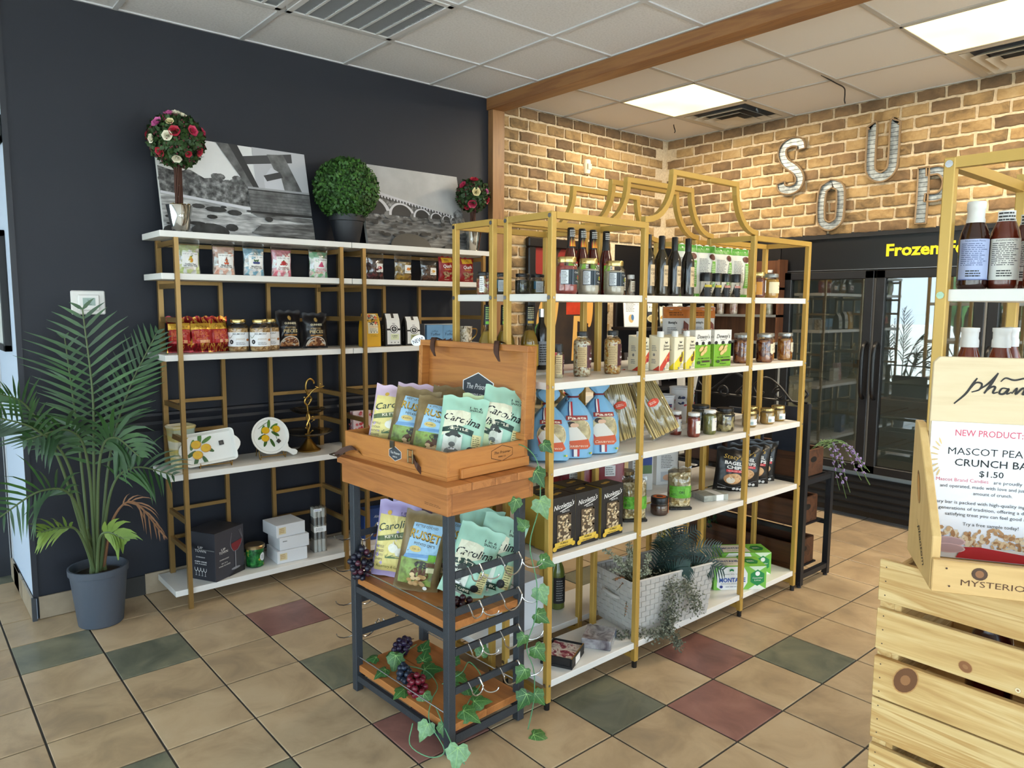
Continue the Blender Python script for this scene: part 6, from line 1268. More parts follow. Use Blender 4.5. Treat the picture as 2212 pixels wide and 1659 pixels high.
# juice cartons
def carton(loc, rz, c, lb):
    r = thing('juice_carton', lb, 'carton', loc, R(rz), 'tall juice cartons'); w, d_, h = .062, .062, .15; cr = M('ece4c8', .45)
    g = G(); g.add([(-w/2, -d_/2, 0), (w/2, -d_/2, 0), (w/2, d_/2, 0), (-w/2, d_/2, 0), (-w/2, -d_/2, h*.92), (w/2, -d_/2, h*.92), (w/2, d_/2, h), (-w/2, d_/2, h)], [(0, 3, 2, 1), (4, 5, 6, 7), (0, 1, 5, 4), (1, 2, 6, 5), (2, 3, 7, 6), (3, 0, 4, 7)], cr); g.obj('carton', r, bevel=.002)
    G().lathe([(.014, h*.93), (.0145, h*.98), (.0145, h*1.08), (.013, h*1.1), (.001, h*1.1)], 16, LIDWHITE, c=(0, -d_*.08)).obj('cap', r, smooth=40)
    q = D(flat(-d_/2)); 
    if c == 'r': q.poly([(-w*.48, .002), (-w*.15, .002), (w*.48, h*.36), (w*.48, h*.55), (-w*.48, h*.12)], M('c9402a')); q.ell(w*.22, h*.34, w*.16, h*.07, M('e0763c')); q.ell(w*.34, h*.3, w*.12, h*.06, M('b3202c'))
    else: q.poly([(-w*.48, .002), (-w*.05, .002), (w*.48, h*.30), (w*.48, h*.55), (-w*.48, h*.2)], M('e6d02a')); q.ell(w*.18, h*.30, w*.16, h*.08, M('7a4a1c')); q.ell(w*.3, h*.42, w*.07, h*.1, M('5d4a1c'))
    q.txt('Saint', w*.12, h*.70, h*.09, INK, w=w*.5, bold=.01); q.txt('James', w*.12, h*.62, h*.09, INK, w=w*.58, bold=.01); q.poly([(w*.02, h*.77), (w*.22, h*.77), (w*.25, h*.83), (w*.12, h*.79), (0, h*.83)], INK); q.lines(w*.1, h*.05, w*.42, h*.2, 4, GREYI); q.ell(-w*.05, h*.06, w*.08, h*.035, GREYI); q.obj('printed_front', r)
    q = D(sideL(-w/2)); q.poly([(-d_*.48, .002), (d_*.48, .002), (d_*.48, h*(.16 if c == 'r' else .22)), (-d_*.1, h*.02)], M('c9402a' if c == 'r' else 'e6d02a')); q.lines(-d_*.2, h*.55, d_*.25, h*.72, 4, GREYI); q.ell(0, h*.45, d_*.1, d_*.1, GREYI); q.lines(-d_*.2, h*.2, d_*.25, h*.34, 3, GREYI); q.obj('printed_side', r)
for x, y, c, lb in ((1.475, -2.0, 'r', 'cream juice carton with red corner behind the gold post'), (1.555, -2.045, 'r', 'cream juice carton with red corner and orange slice'), (1.64, -2.055, 'y', 'cream juice carton with yellow corner, nearer the red ones'), (1.715, -2.06, 'y', 'cream juice carton with yellow corner, nearer the cookie boxes')): carton((x, y, Z2), -3, c, lb)
def dew(d, w, h):
    d.rect(-w*.5, 0, w*.5, h*.62, M('7cb52c'), 1, 1); d.rect(-w*.5, h*.62, w*.5, h, M('f0eee8'), 1, 1)
    for q in range(5): d.ell((-.4+q*.2)*w, h*.65, w*.1, h*.05, INK if q % 2 == 0 else M('f0eee8'), 10)
    d.txt("Dewey's", 0, h*.83, h*.16, INK, w=w*.78, shear=.25); d.txt('BAKERY', -w*.02, h*.73, h*.04, INK, w=w*.3); 
    for a, b, s in ((-.12, .5, .16), (.1, .44, .16), (-.05, .38, .15), (.14, .53, .12)): d.ell(a*w, b*h, s*w, s*.55*w, M('d9b26a'), rot=.5); d.ell(a*w, b*h, s*.8*w, s*.4*w, M('e3c486'), rot=.5)
    d.txt('KEY LIME COOKIES', w*.02, h*.25, h*.045, INK, w=w*.72, bold=.02); d.rect(-w*.1, h*.14, w*.4, h*.19, M('3a2a1c'), 1, 1); d.ell(-w*.3, h*.14, w*.1, h*.045, M('2c4a1c')); d.lines(-w*.2, h*.06, w*.3, h*.1, 1, INK)
def dewside(d, w, h): d.rect(-w*.5, 0, w*.5, h*.62, M('6ea626'), 1, 1); d.txt("Dewey's", 0, h*.82, h*.1, INK, w=w*.8, shear=.25); d.lines(-w*.35, h*.3, w*.3, h*.55, 7, M('3d5a14')); d.rect(-w*.4, h*.08, w*.3, h*.2, M('c9b8b0'), 1, 1)
boxp('cookie_box', 'green and white cookie box nearest the juice cartons', 'box', (1.825, -2.05, Z2), R(-3), .108, .05, .166, M('f0eee8', .5), dew, dewside, group='green cookie boxes')
boxp('cookie_box', 'green and white cookie box nearest the jam jars', 'box', (1.972, -2.05, Z2), R(-5), .118, .06, .165, M('f0eee8', .5), dew, dewside, group='green cookie boxes')
JAM = MN('relish', [(.3, '5d2410'), (.55, '8a4a22'), (.8, 'a8682f')], 55, kind='vor', rough=.25); JAM2 = MN('relish_light', [(.3, '9a5a1c'), (.55, 'b8782a'), (.8, 'c9924a')], 55, kind='vor', rough=.25)
def jaml(d, r, h):
    d.rect(-r*.3, h*.34, r*1.2, h*.66, M('e6dcc0'), 10, 2); [d.ell(r*(.05+.4*q), h*.34, r*.22, h*.05, M('e6dcc0')) for q in range(3)]; d.txt('PICKLED', r*.55, h*.57, h*.06, M('4a4030'), w=r*.8); d.lines(r*.0, h*.42, r*.95, h*.5, 2, M('8a7a5a')); d.ell(r*.8, h*.37, r*.08, h*.03, M('c9702a'))
for x, y, f_, dm, lb in ((2.13, -1.965, JAM, .07, 'dark relish jar behind the cookie box'), (2.215, -2.03, JAM, .088, 'dark relish jar widest of the row with silver lid'), (2.30, -1.965, JAM, .07, 'dark relish jar just behind the gold post'), (2.352, -2.065, JAM, .08, 'dark relish jar in front beside the gold post'), (2.46, -2.015, JAM2, .074, 'amber relish jar between dark and light jars'), (2.565, -2.055, JAM2, .076, 'amber relish jar at the far end of the board'), (2.40, -1.93, JAM, .066, 'relish jar at the very back of the row')):
    jar('relish_jar', lb, 'jar', (x, y, Z2), 0, dm, .138, f_, M('a8aaa8', .3, .7), jaml, 'silver lidded relish jars', lidr=dm*.46, lidh=.015, fillh=.93)
def orp(d, w, h): d.rect(-w*.48, h*.78, w*.48, h*.99, M('c9742a'), 4, 2); d.lines(-w*.3, h*.82, w*.3, h*.9, 2, M('6d3a14')); d.txt("Betsy's", -w*.2, h*.70, h*.06, INK, w=w*.3, bold=.02); d.lines(-w*.38, h*.2, 0, h*.62, 14, GREYI); d.poly([(w*.08, h*.1), (w*.42, h*.1), (w*.38, h*.66), (w*.2, h*.74)], M('7a3a2a')); d.lines(w*.12, h*.15, w*.36, h*.6, 8, M('c9a08a'))
bag('stand_pouch', 'white pouch with orange header behind the juice cartons', 'snack pouch', (2.10, -1.72, Z2), (0, 0, R(-22)), .16, .27, .05, M('d6d4d0', .45), orp, 'orange header pouches', seed=81, crimp=.07, wr=.003)
bag('stand_pouch', 'white pouch with orange header above the cookie boxes', 'snack pouch', (2.325, -1.715, Z2), (0, 0, R(-22)), .16, .268, .05, M('d6d4d0', .45), orp, 'orange header pouches', seed=83, crimp=.07, wr=.003)

# ================================================================== THIRD BOARD (z .897)
SKYB = M('7fb4d8', .42, bump=.08, bs=25); 
def bluebag(loc, rz, lean, h, lb, seed, lefty=0):
    r = thing('pasta_sack', lb, 'pasta bag', loc, (R(lean), 0, R(rz)), 'light blue tied pasta sacks'); w, t = .155, .095; g = G(); rg = random.Random(seed)
    nz, nn = 22, 28; vs = []
    def prof(v):
        if v < .06: return (.88+.12*v/.06, 1)
        if v < .45: return (1, 1)
        if v < .78: s = (v-.45)/.33; return (1-.78*s**1.6, 1-.72*s**1.3)
        if v < .82: return (.2, .26)
        s = (v-.82)/.18; return (.22+.36*math.sin(PI*min(s*.75, 1)), .25+.1*s)
    def pt(u, v, e=0):
        a, b = prof(v); an = u; x = w/2*a*abs(math.sin(an))**.75*(1 if math.sin(an) > 0 else -1); y = -t/2*b*abs(math.cos(an))**.9*(1 if math.cos(an) > 0 else -1)
        f = 1+(.06 if v > .6 else .02)*math.sin(an*9+seed)+.05*noise.noise(Vector((an*1.5+seed, v*6, 1)))
        q = Vector((x*f, y*f, 0)); nrm = q.normalized() if q.length > 1e-6 else Vector((0, 0, 0)); return Vector((q.x+nrm.x*e, q.y+nrm.y*e, v*h+(.006*math.sin(an*5+seed) if v > .97 else 0)))
    for j in range(nz+1):
        for i in range(nn): vs.append(pt(2*PI*i/nn, j/nz))
    g.add(vs, [(j*nn+i, j*nn+(i+1) % nn, (j+1)*nn+(i+1) % nn, (j+1)*nn+i) for j in range(nz) for i in range(nn)]+[tuple(range(nn))[::-1], tuple(nz*nn+i for i in range(nn))], SKYB); g.obj('sack', r, smooth=60)
    tz = pt(0, .80).z; G().tube([(.021*math.cos(2*PI*i/12), .016*math.sin(2*PI*i/12), tz) for i in range(12)], .0035, 6, M('7a1f2a', .5), close=True).obj('tie', r)
    face = lambda x, z, e: tuple(pt(math.asin(max(-.98, min(.98, (x/(w/2))/max(prof(z/h)[0], .1))))**1 if abs(x) < w/2*prof(z/h)[0] else math.copysign(1.4, x), z/h, e))
    q = D(face, .0018, .0004, mx=.014)
    q.rect(-.004, h*.02, .002, h*.13, M('e8e4e0'), 1, 4); q.rect(-.009, h*.02, -.004, h*.13, M('2a3a6a'), 1, 4); q.rect(.002, h*.02, .007, h*.13, M('b3303a'), 1, 4)
    q.rect(-.020, h*.52, -.015, h*.74, M('2a3a6a'), 1, 6); q.rect(-.015, h*.52, -.01, h*.74, M('e8e4e0'), 1, 6); q.rect(-.01, h*.52, -.005, h*.74, M('b3303a'), 1, 6)
    q.ell(.006, h*.34, .046, h*.17, M('d9c8a0'), 20); q.ell(.006, h*.34, .043, h*.16, MN('pasta_window', [(.3, '8a7a5a'), (.6, 'c9b98a'), (.8, 'ddd2ae')], 45, rough=.4), 20)
    q.poly([(-.04, h*.30), (-.02, h*.40), (.0, h*.42), (.012, h*.34), (.03, h*.26), (.03, h*.22), (-.01, h*.2)], M('dcd6cc')); q.ell(-.012, h*.45, .012, h*.035, M('241a18')); q.ell(-.004, h*.435, .009, h*.028, M('d8ae90')); q.poly([(-.035, h*.22), (.035, h*.25), (.046, h*.16), (.03, h*.12), (-.024, h*.12)], M('c9542a')); q.poly([(-.038, h*.35), (-.02, h*.22), (-.03, h*.2)], M('c23b42'))
    q.txt('Casarecce', .004, h*.165, h*.05, M('f0dcc0'), w=.055, shear=.3); q.rect(-.026, h*.50, .032, h*.56, M('9a3a35'), 5, 2); q.txt('Pasta', .004, h*.53, h*.05, M('f0e4d0'), w=.045, bold=.02)
    q.lines(-.055, h*.05, -.03, h*.09, 2, M('2c4a66')); q.rect(.035, h*.05, .043, h*.075, M('4f9a3a'), 1, 1); q.rect(.043, h*.05, .05, h*.075, YEL, 1, 1); q.obj('printed_front', r)
    return r
bluebag((.945, -2.02, Z3), -38, -14, .27, 'light blue pasta sack leaning behind the end post', 91)
bluebag((1.075, -2.02, Z3), -34, -4, .29, 'light blue pasta sack standing upright, slimmest', 92)
bluebag((1.215, -2.03, Z3), -30, -6, .29, 'light blue pasta sack next to the spaghetti packs', 93)
bluebag((1.14, -1.935, Z3), -30, 0, .29, 'light blue pasta sack behind the two upright ones', 94)
SPAG = MN('spaghetti', [(.25, 'a98c4e'), (.5, 'd6bd7e'), (.75, 'e8d7a4')], 1.6, (60, 60, 1.2), rough=.45, detail=4)
def spag(loc, rot, lb, seed, L=.30):
    r = thing('spaghetti_pack', lb, 'pasta pack', loc, rot, 'clear packs of long pasta'); w = .142
    st = G(); rg = random.Random(seed)
    for k in range(70):
        x = (k % 14-6.5)/14*w*.92; y = (k//14-2)/5*.03; q = rg.uniform(-.004, .004); st.tube([(x+q, y, .008+rg.uniform(0, .006)), (x*.97+q, y*1.0, L*.5), (x*.9, y*.8, L*.9-rg.uniform(0, .03))], .0034, 5, SPAG)
    tag(st.obj('pasta_strands', r), None, None, kind='stuff')
    g, face = pillow(w, L, .055, seed, PLASTIC, wr=.005, crimp=.03); g.obj('film', r, smooth=60)
    q = D(face, .002, .0004, mx=.015); q.ell(0, L*.52, .028, .017, M('d9482a'), 16); q.rect(-.026, L*.49, .026, L*.55, M('d9482a'), 4, 2); q.lines(-.02, L*.5, .02, L*.54, 2, M('f0d8c8')); q.obj('sticker', r)
    G().box(-w*.46, w*.46, -.006, .006, L*.965, L*1.0, M('b8452a', .5)).obj('header_strip', r)
spag((1.435, -1.985, Z3+.012), (R(-10), R(-13), R(-30)), 'clear pack of spaghetti leaning beside the blue sacks', 101)
spag((1.645, -2.03, Z3+.02), (R(-14), R(-24), R(-28)), 'clear pack of spaghetti slanting past the gold post', 102)
def sauc(d, r, h): d.rect(-r*.6, h*.16, r*1.2, h*.68, M('eae6de'), 10, 2); d.lines(r*.2, h*.25, r*1.0, h*.36, 2, INK); d.rect(0, h*.52, r*.15, h*.56, BLUE); d.lines(r*.3, h*.48, r*1.0, h*.6, 3, GREYI)
SAU = MN('tomato_sauce', [(.3, '6d1f10'), (.6, '9a3418'), (.8, 'b0522a')], 40, rough=.3)
jar('sauce_jar', 'red sauce jar with white lid in front', 'jar', (1.81, -2.05, Z3), 0, .058, .108, SAU, LIDWHITE, sauc, 'white lidded sauce jars', lidr=.026, lidh=.013, fillh=.95); jar('sauce_jar', 'red sauce jar with white lid behind the spaghetti', 'jar', (1.79, -1.965, Z3), 0, .058, .108, SAU, LIDWHITE, sauc, 'white lidded sauce jars', lidr=.026, lidh=.013, fillh=.95)
jar('sauce_jar', 'green pesto jar with white lid', 'jar', (1.925, -2.055, Z3), 0, .06, .112, MN('pesto', [(.3, '5d6028'), (.6, '8a8a3f'), (.8, 'a09a5a')], 40, rough=.3), LIDWHITE, sauc, 'white lidded sauce jars', lidr=.026, lidh=.013, fillh=.95)
MIXM = MN('mushrooms', [(.2, '4a3c20'), (.5, '8a7a42'), (.8, 'c4b27a')], 60, kind='vor', rough=.3)
jar('antipasto_jar', 'wide jar of mixed mushrooms with black lid', 'jar', (2.055, -2.05, Z3), 0, .088, .108, MIXM, LIDBLACK, lambda d, r, h: (d.rect(-r*1.0, h*.66, r*1.2, h*.74, M('1c1c1c'), 12, 1), d.rect(r*.5, h*.4, r*1.1, h*.74, M('1c1c1c'), 5, 2)), 'wide antipasto jars', lidr=.039, lidh=.014, fillh=.95); jar('antipasto_jar', 'wide dark jar behind the pesto and mushrooms', 'jar', (1.99, -1.96, Z3), 0, .088, .118, OLG, LIDBLACK, None, 'wide antipasto jars', lidr=.04, lidh=.014, fillh=.95)
TUN = MN('mustard', [(.3, 'a8813a'), (.6, 'c29c4e'), (.8, 'd0b270')], 40, rough=.35)
def tunl(d, r, h): d.rect(-r*.9, h*.14, r*1.2, h*.52, M('e9ecea'), 12, 2); d.ell(r*.6, h*.5, r*.5, h*.2, M('1f3a2a'), 14, 0, PI); d.ell(r*.6, h*.5, r*.36, h*.13, M('e9ecea'), 14, 0, PI); d.txt('POMMERY', r*.6, h*.3, h*.09, INK, w=r*1.0); d.rect(-r*.85, h*.18, -r*.45, h*.36, M('9ab0b4'), 4, 1)
for x, y, lb in ((2.20, -1.965, 'small gold lidded mustard jar at the back by the mushrooms'), (2.25, -2.06, 'small gold lidded mustard jar behind the gold post in front'), (2.40, -1.98, 'small gold lidded mustard jar at the back past the post'), (2.405, -2.065, 'small gold lidded mustard jar in front past the post'), (2.535, -2.05, 'small gold lidded mustard jar alone at the far end')):
    jar('mustard_jar', lb, 'jar', (x, y, Z3), 0, .07, .078, TUN, LIDGOLD, tunl, 'small gold lidded jars', lidr=.033, lidh=.012, fillh=.9)
def tin(d, r, h):
    rg = random.Random(3)
    for q in range(26): d.ell(rg.uniform(-1.2, 1.2)*r, rg.uniform(.1, .85)*h, r*rg.uniform(.06, .12), h*rg.uniform(.03, .07), M(['c23b42', '3a3f4a', '8a9a8a', '2a3a6a'][q % 4]), 7, rot=rg.uniform(0, 3))
    d.rect(-r*.5, h*.62, -r*.1, h*.76, M('2a3a6a')); d.rect(-r*.5, h*.68, -r*.1, h*.70, M('c23b42'))
for x, y, lb in ((1.86, -1.70, 'white printed tin canister behind the spaghetti'), (2.03, -1.70, 'white printed tin canister between the gold posts'), (2.18, -1.71, 'tallest white printed tin canister by the dark panel')):
    t = thing('printed_tin', lb, 'tin', (x, y, Z3), 0, 'white printed tins'); hh = .13 if x < 2.1 else .16
    G().lathe([(.058, 0), (.06, .003), (.062, hh), (.065, hh+.004), (.064, hh+.009), (.058, hh+.006), (.057, hh-.004), (.001, hh-.004)], 26, M('e4e4e6', .4)).obj('can', t, smooth=35); q = D(cylf(.062), .001, .0002); tin(q, .062, hh); q.obj('printed_wrap', t)

# ================================================================== FOURTH BOARD (z .573)
def nico(d, w, h):
    d.txt("Nicoletto's", 0, h*.84, h*.125, WHITE, w=w*.82, shear=.3, rot=.10, bold=.012); d.stroke([(-w*.16, h*.735), (w*.1, h*.775), (w*.36, h*.81)], w*.03, WHITE); d.txt('PASTA CO.', w*.08, h*.725, h*.045, WHITE, w=w*.3, rot=.08, bold=.01)
    d.rect(-w*.28, h*.16, w*.30, h*.68, MN('window_dark', [(.3, '4a3a2a'), (.7, '6d5a42')], 20), 3, 4)
    rg = random.Random(9); PS = [M('d3bd98', .5), M('c4aa82', .5), M('dfcdaa', .5)]
    for q in range(70):
        x, z = rg.uniform(-.24, .26)*w, rg.uniform(.18, .66)*h; a = rg.uniform(-.5, .9)
        d.e = .0012+.0001*(q % 20); d.ell(x, z, w*.055, w*.028, PS[q % 3], 8, rot=a)
    d.e = .004
    d.rect(-w*.40, h*.075, w*.38, h*.115, M('d8b13a'), 2, 1, rot=.04); d.rect(-w*.38, h*.11, w*.36, h*.185, M('e0bd4a'), 2, 1, rot=.04); d.ell(-w*.38, h*.07, w*.085, h*.045, M('d8b13a')); d.ell(w*.37, h*.10, w*.085, h*.045, M('d8b13a')); d.txt('FUSILLI', 0, h*.15, h*.045, INK, w=w*.3, bold=.02); d.lines(-w*.24, h*.085, w*.26, h*.105, 1, INK)
def nicot(d, w, dd_): d.ell(-w*.06, -dd_*.05, w*.13, dd_*.1, M('c9a23f'), 14); d.ell(w*.12, .02*dd_, w*.13, dd_*.1, M('c9a23f'), 14)
PBK = M('17171a', .42)
for x, y, rz, lb in ((.942, -2.06, 0, 'black fusilli box beside the end post'), (1.0695, -2.06, 0, 'black fusilli box in the middle of the front row'), (1.212, -2.06, 0, 'black fusilli box standing apart with a gold edge'), (.95, -1.965, 0, 'black fusilli box behind the first two'), (1.115, -1.965, 0, 'black fusilli box at the back of the group')):
    r = boxp('pasta_box', lb, 'pasta box', (x, y, Z4), R(rz), .126, .09, .205, PBK, nico, None, nicot, 'black fusilli boxes')
    G().box(-.0636, -.0631, -.043, .043, .002, .203, M('c9a84a', .35, .4)).obj('gold_side', r)
PEN = MN('penne', [(.2, 'a8905a'), (.5, 'd0bc88'), (.8, 'e6d8b0')], 75, kind='vor', rough=.5, bump=.9)
def orga(d, w, h): d.rect(-w*.46, h*.30, w*.46, h*.58, M('5da82e'), 8, 4); d.txt('ORGANIC', w*.14, h*.44, h*.075, M('1f3a14'), w=w*.56, bold=.02); d.lines(-w*.42, h*.36, -w*.18, h*.42, 2, M('2f5a1c')); d.ell(w*.2, h*.45, w*.12, h*.1, M('6fb83c'), 14)
for x, y, lb, sd in ((1.445, -2.02, 'clear bag of pasta with green organic band behind the post', 111), (1.745, -2.03, 'clear bag of pasta with green organic band past the orange jar', 112)):
    r = cbag('pasta_bag', lb, 'pasta bag', (x, y, Z4), (0, 0, R(-34)), .11, .19, .075, PEN, orga, 'clear pasta bags with green bands', seed=sd, top=.14); G().box(-.052, .052, -.03, .03, 0, .012, LIDBLACK).obj('tray', r, bevel=.003)
t = jar('spread_jar', 'squat brown jar with black lid and orange seal strip', 'jar', (1.605, -2.03, Z4), 0, .078, .078, M('4a2f20', .3), LIDBLACK, lambda d, r, h: (d.rect(r*.35, h*.1, r*.75, h*.95, M('d96a1c'), 3, 3), d.lines(-r*.6, h*.3, r*.2, h*.55, 3, M('b09a80'))), lidh=.026, lidr=.037)
G().lathe([(.028, .0785), (.015, .0788)], 24, M('d96a1c', .5), cap=False).obj('lid_ring', t)
r = boxp('stationery_set', 'flat grey boxed set with white paper band', 'box', (2.0, -2.02, Z4), R(-20), .135, .10, .028, MN('grey_print', [(.35, '8a8d84'), (.6, 'b5b8b0')], 22, rough=.5), lambda d, w, h: d.rect(w*.0, 0, w*.3, h, WHITE, 1, 1), None, lambda d, w, q: d.rect(0, -q*.5, w*.3, q*.5, WHITE, 1, 1))
def bagel(d, w, h):
    d.txt("Stacy's", -w*.02, h*.80, h*.13, M('d0ab4a'), w=w*.56, shear=.3, rot=-.05); d.txt('BAGEL', 0, h*.66, h*.105, WHITE, w=w*.52, bold=.03, rot=-.05); d.txt('CHIPS', w*.06, h*.56, h*.10, WHITE, w=w*.5, bold=.03, rot=-.05); d.rect(-w*.2, h*.455, w*.3, h*.51, M('d0353a'), 3, 1); d.txt('EVERYTHING', w*.05, h*.48, h*.03, WHITE, w=w*.4)
    d.ell(0, h*.30, w*.26, h*.12, M('b9895c')); d.ell(w*.08, h*.33, w*.2, h*.1, M('d0a878')); d.ell(-w*.05, h*.27, w*.13, h*.07, M('dcd8cc')); d.stroke([(-w*.4, h*.16), (0, h*.10), (w*.4, h*.17)], w*.02, M('6d6f76')); d.lines(-w*.38, h*.06, -w*.05, h*.09, 1, WHITE); [d.ell(w*(.1+q*.11), h*.075, w*.05, h*.035, M('d8d8d6'), 8) for q in range(3)]
for x, y, rz, lb, sd in ((2.19, -2.0, -42, 'black bagel chip bag in front, label in full view', 121), (2.32, -1.99, -42, 'black bagel chip bag partly behind the gold post', 122), (2.42, -1.985, -42, 'black bagel chip bag third in the fan', 123), (2.50, -1.975, -42, 'black bagel chip bag last in the fan', 124)):
    bag('chip_bag', lb, 'chip bag', (x, y, Z4), (R(-5), R(6), R(rz)), .165, .215, .06, M('101012', .3), bagel, 'black bagel chip bags', seed=sd, wr=.004, nx=18, nz=22)
for x, y, lb in ((1.37, -1.72, 'dark red rounded tin behind the pasta boxes'), (1.60, -1.72, 'dark red rounded tin further along, behind the gold post')):
    t = thing('red_tin', lb, 'tin', (x, y, Z4), R(-30), 'dark red gift tins'); G().lathe([(.068, 0), (.074, .006), (.074, .2), (.066, .222), (.05, .228), (.001, .228)], 30, M('8a1420', .3), sq=5).obj('canister', t, smooth=30)
    q = D(flat(-.0745)); q.rect(-.03, .13, .02, .18, WHITE); q.lines(-.026, .135, .016, .175, 4, GREYI); q.rect(-.0, .03, .05, .1, M('b06a8a')); q.lines(.004, .035, .046, .095, 5, M('e0c8d4')); q.obj('stickers', t)
t = thing('gold_candle', 'dark candle glass with gold flower pattern and brass lid', 'candle', (1.745, -1.71, Z4)); G().lathe([(.038, 0), (.042, .004), (.043, .1)], 24, MN('candle_pattern', [(.45, '14160f'), (.55, '2c2a14'), (.62, 'b09440')], 40, rough=.2)).obj('glass_jar', t, smooth=40); G().lathe([(.043, .1), (.046, .102), (.046, .118), (.001, .12)], 24, M('8a7a5a', .3, .9)).obj('lid', t, smooth=35)
jar('glass_canister', 'empty clear glass jar with silver lid behind the black boxes', 'jar', (1.20, -1.72, Z4), 0, .066, .215, M('b8c8c0', .4), STEEL, None, fillh=.2, lidh=.03)
boxp('leaflet_box', 'white box printed with an egg picture behind the bagel chips', 'box', (2.07, -1.70, Z4), R(-25), .12, .05, .17, M('dcdcda', .5), lambda d, w, h: (d.rect(-w*.3, h*.1, w*.3, h*.4, M('b8bcc0')), d.ell(0, h*.22, w*.2, h*.09, M('d0a080')), d.lines(-w*.3, h*.5, w*.3, h*.9, 8, GREYI)))
boxp('leaflet_box', 'white and blue printed box behind the second pasta bag', 'box', (1.875, -1.70, Z4), R(-25), .11, .05, .21, M('d6d8d6', .5), lambda d, w, h: (d.rect(w*.0, h*.6, w*.45, h*.95, M('1f3f8a')), d.rect(w*.0, h*.4, w*.45, h*.6, M('5d7a4a')), d.lines(-w*.45, h*.1, -w*.05, h*.9, 12, GREYI)))

# ================================================================== BOTTOM BOARD (z .108)
t = thing('coaster_box', 'open black lacquer box with a floral tile on the bottom board', 'box', (1.005, -2.045, Z5), R(26)); g = G(); g.box(-.075, .075, -.065, .065, 0, .012, BLACK).box(-.075, .075, -.065, -.058, .012, .042, BLACK).box(-.075, .075, .058, .065, .012, .042, BLACK).box(-.075, -.068, -.058, .058, .012, .042, BLACK).box(.068, .075, -.058, .058, .012, .042, BLACK); g.obj('box', t, bevel=.002)
FLO = MN('floral_print', [(.3, '3a2030'), (.42, '8a3048'), (.5, 'd6cfc4'), (.6, 'a89a96'), (.75, '4a4448')], 26, rough=.4, detail=5, dist=1)
G().box(-.066, .066, -.056, .056, .0125, .036, FLO).obj('floral_tile', t); G().box(-.074, .074, -.064, -.06, .0421, .0426, M('b08d4a', .3, .8)).obj('gold_edge', t); q = D(flat(-.065)); q.rect(-.035, .004, .02, .034, WHITE); q.obj('price_card', t)
t = thing('soap_box', 'shrink wrapped grey printed soap box on the bottom board', 'box', (1.22, -2.04, Z5), R(32)); GP = MN('soap_print', [(.3, '4a4048'), (.45, '8d888c'), (.6, 'b5b2b4'), (.75, '6a3a4a')], 18, rough=.25, detail=5, dist=.8)
G().box(-.07, .07, -.06, .06, 0, .04, GP).obj('carton', t, bevel=.002); q = D(flat(-.06)); q.rect(-.068, .004, .068, .036, M('9a9c9e', .3)); q.rect(.03, .006, .064, .034, M('4a5a7a')); q.lines(-.06, .008, .02, .032, 4, WHITE); q.obj('printed_front', t)
# basket
WEAVE = M('c3bfba', .6, bump=.05, bs=120)
t = thing('woven_basket', 'white woven rectangular basket holding artificial greenery', 'basket', (1.605, -2.01, Z5), R(-9)); bw, bd, bh = .215, .115, .235
G().box(-bw, bw, -bd, bd, 0, .006, WEAVE).obj('base', t)
def strip(face_fn, nu, nv, name):
    """over-and-under woven strands, each little block proud or recessed"""
    g = G()
    for i in range(nu):
        for j in range(nv):
            u0, u1 = i/nu, (i+1)/nu; v0, v1 = j/nv, (j+1)/nv; e = .0035 if (i+j) % 2 else .0012; k = .06
            a = face_fn(u0+k/nu, v0+k/nv, e); b = face_fn(u1-k/nu, v0+k/nv, e); c = face_fn(u1-k/nu, v1-k/nv, e); d_ = face_fn(u0+k/nu, v1-k/nv, e)
            A = face_fn(u0, v0, -.002); B = face_fn(u1, v0, -.002); C = face_fn(u1, v1, -.002); E_ = face_fn(u0, v1, -.002)
            g.add([a, b, c, d_, A, B, C, E_], [(0, 1, 2, 3), (4, 5, 1, 0), (5, 6, 2, 1), (6, 7, 3, 2), (7, 4, 0, 3)], WEAVE)
    o = g.obj(name, t); return o
tp = 1.14
def ff(u, v, e): s = 1+(tp-1)*v; return ((2*u-1)*bw*s, -bd*s-e, v*bh)
def fb(u, v, e): s = 1+(tp-1)*v; return ((1-2*u)*bw*s, bd*s+e, v*bh)
def fl_(u, v, e): s = 1+(tp-1)*v; return (-bw*s-e, (1-2*u)*bd*s, v*bh)
def fr(u, v, e): s = 1+(tp-1)*v; return (bw*s+e, (2*u-1)*bd*s, v*bh)
strip(ff, 19, 10, 'woven_front'); strip(fb, 19, 10, 'woven_back'); strip(fl_, 10, 10, 'woven_end'); strip(fr, 10, 10, 'woven_end')
G().tube(smooth_pts([(-bw*1.09, .045, .15), (-bw*1.09-.02, .03, .155), (-bw*1.09-.022, -.03, .15), (-bw*1.09, -.045, .142)]), .009, 7, WEAVE).obj('handle', t, smooth=60)
G().tube([(sx*bw*tp*.995, sy*bd*tp*.995, bh) for sx, sy in ((-1, -1), (1, -1), (1, 1), (-1, 1))], .006, 6, WEAVE, close=True).obj('rim', t)
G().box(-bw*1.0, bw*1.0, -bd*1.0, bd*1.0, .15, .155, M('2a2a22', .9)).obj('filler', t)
p = thing('greenery', 'artificial fern, white heather and trailing dusty sprays in the basket', 'artificial plant', (1.605, -2.01, Z5+.157), R(-9))
FERN = MN('fern_dark', [(.3, '14241f'), (.6, '23403a'), (.8, '35574a')], 8, rough=.5); HEA = MN('heather', [(.3, '8a917a'), (.6, 'b9bea8'), (.8, 'd8d8c8')], 60, rough=.7); DUST = MN('dusty', [(.3, '4a4f42'), (.6, '7a7d6a'), (.8, 'a8a896')], 80, rough=.7); ORG = M('b06a3a', .6)
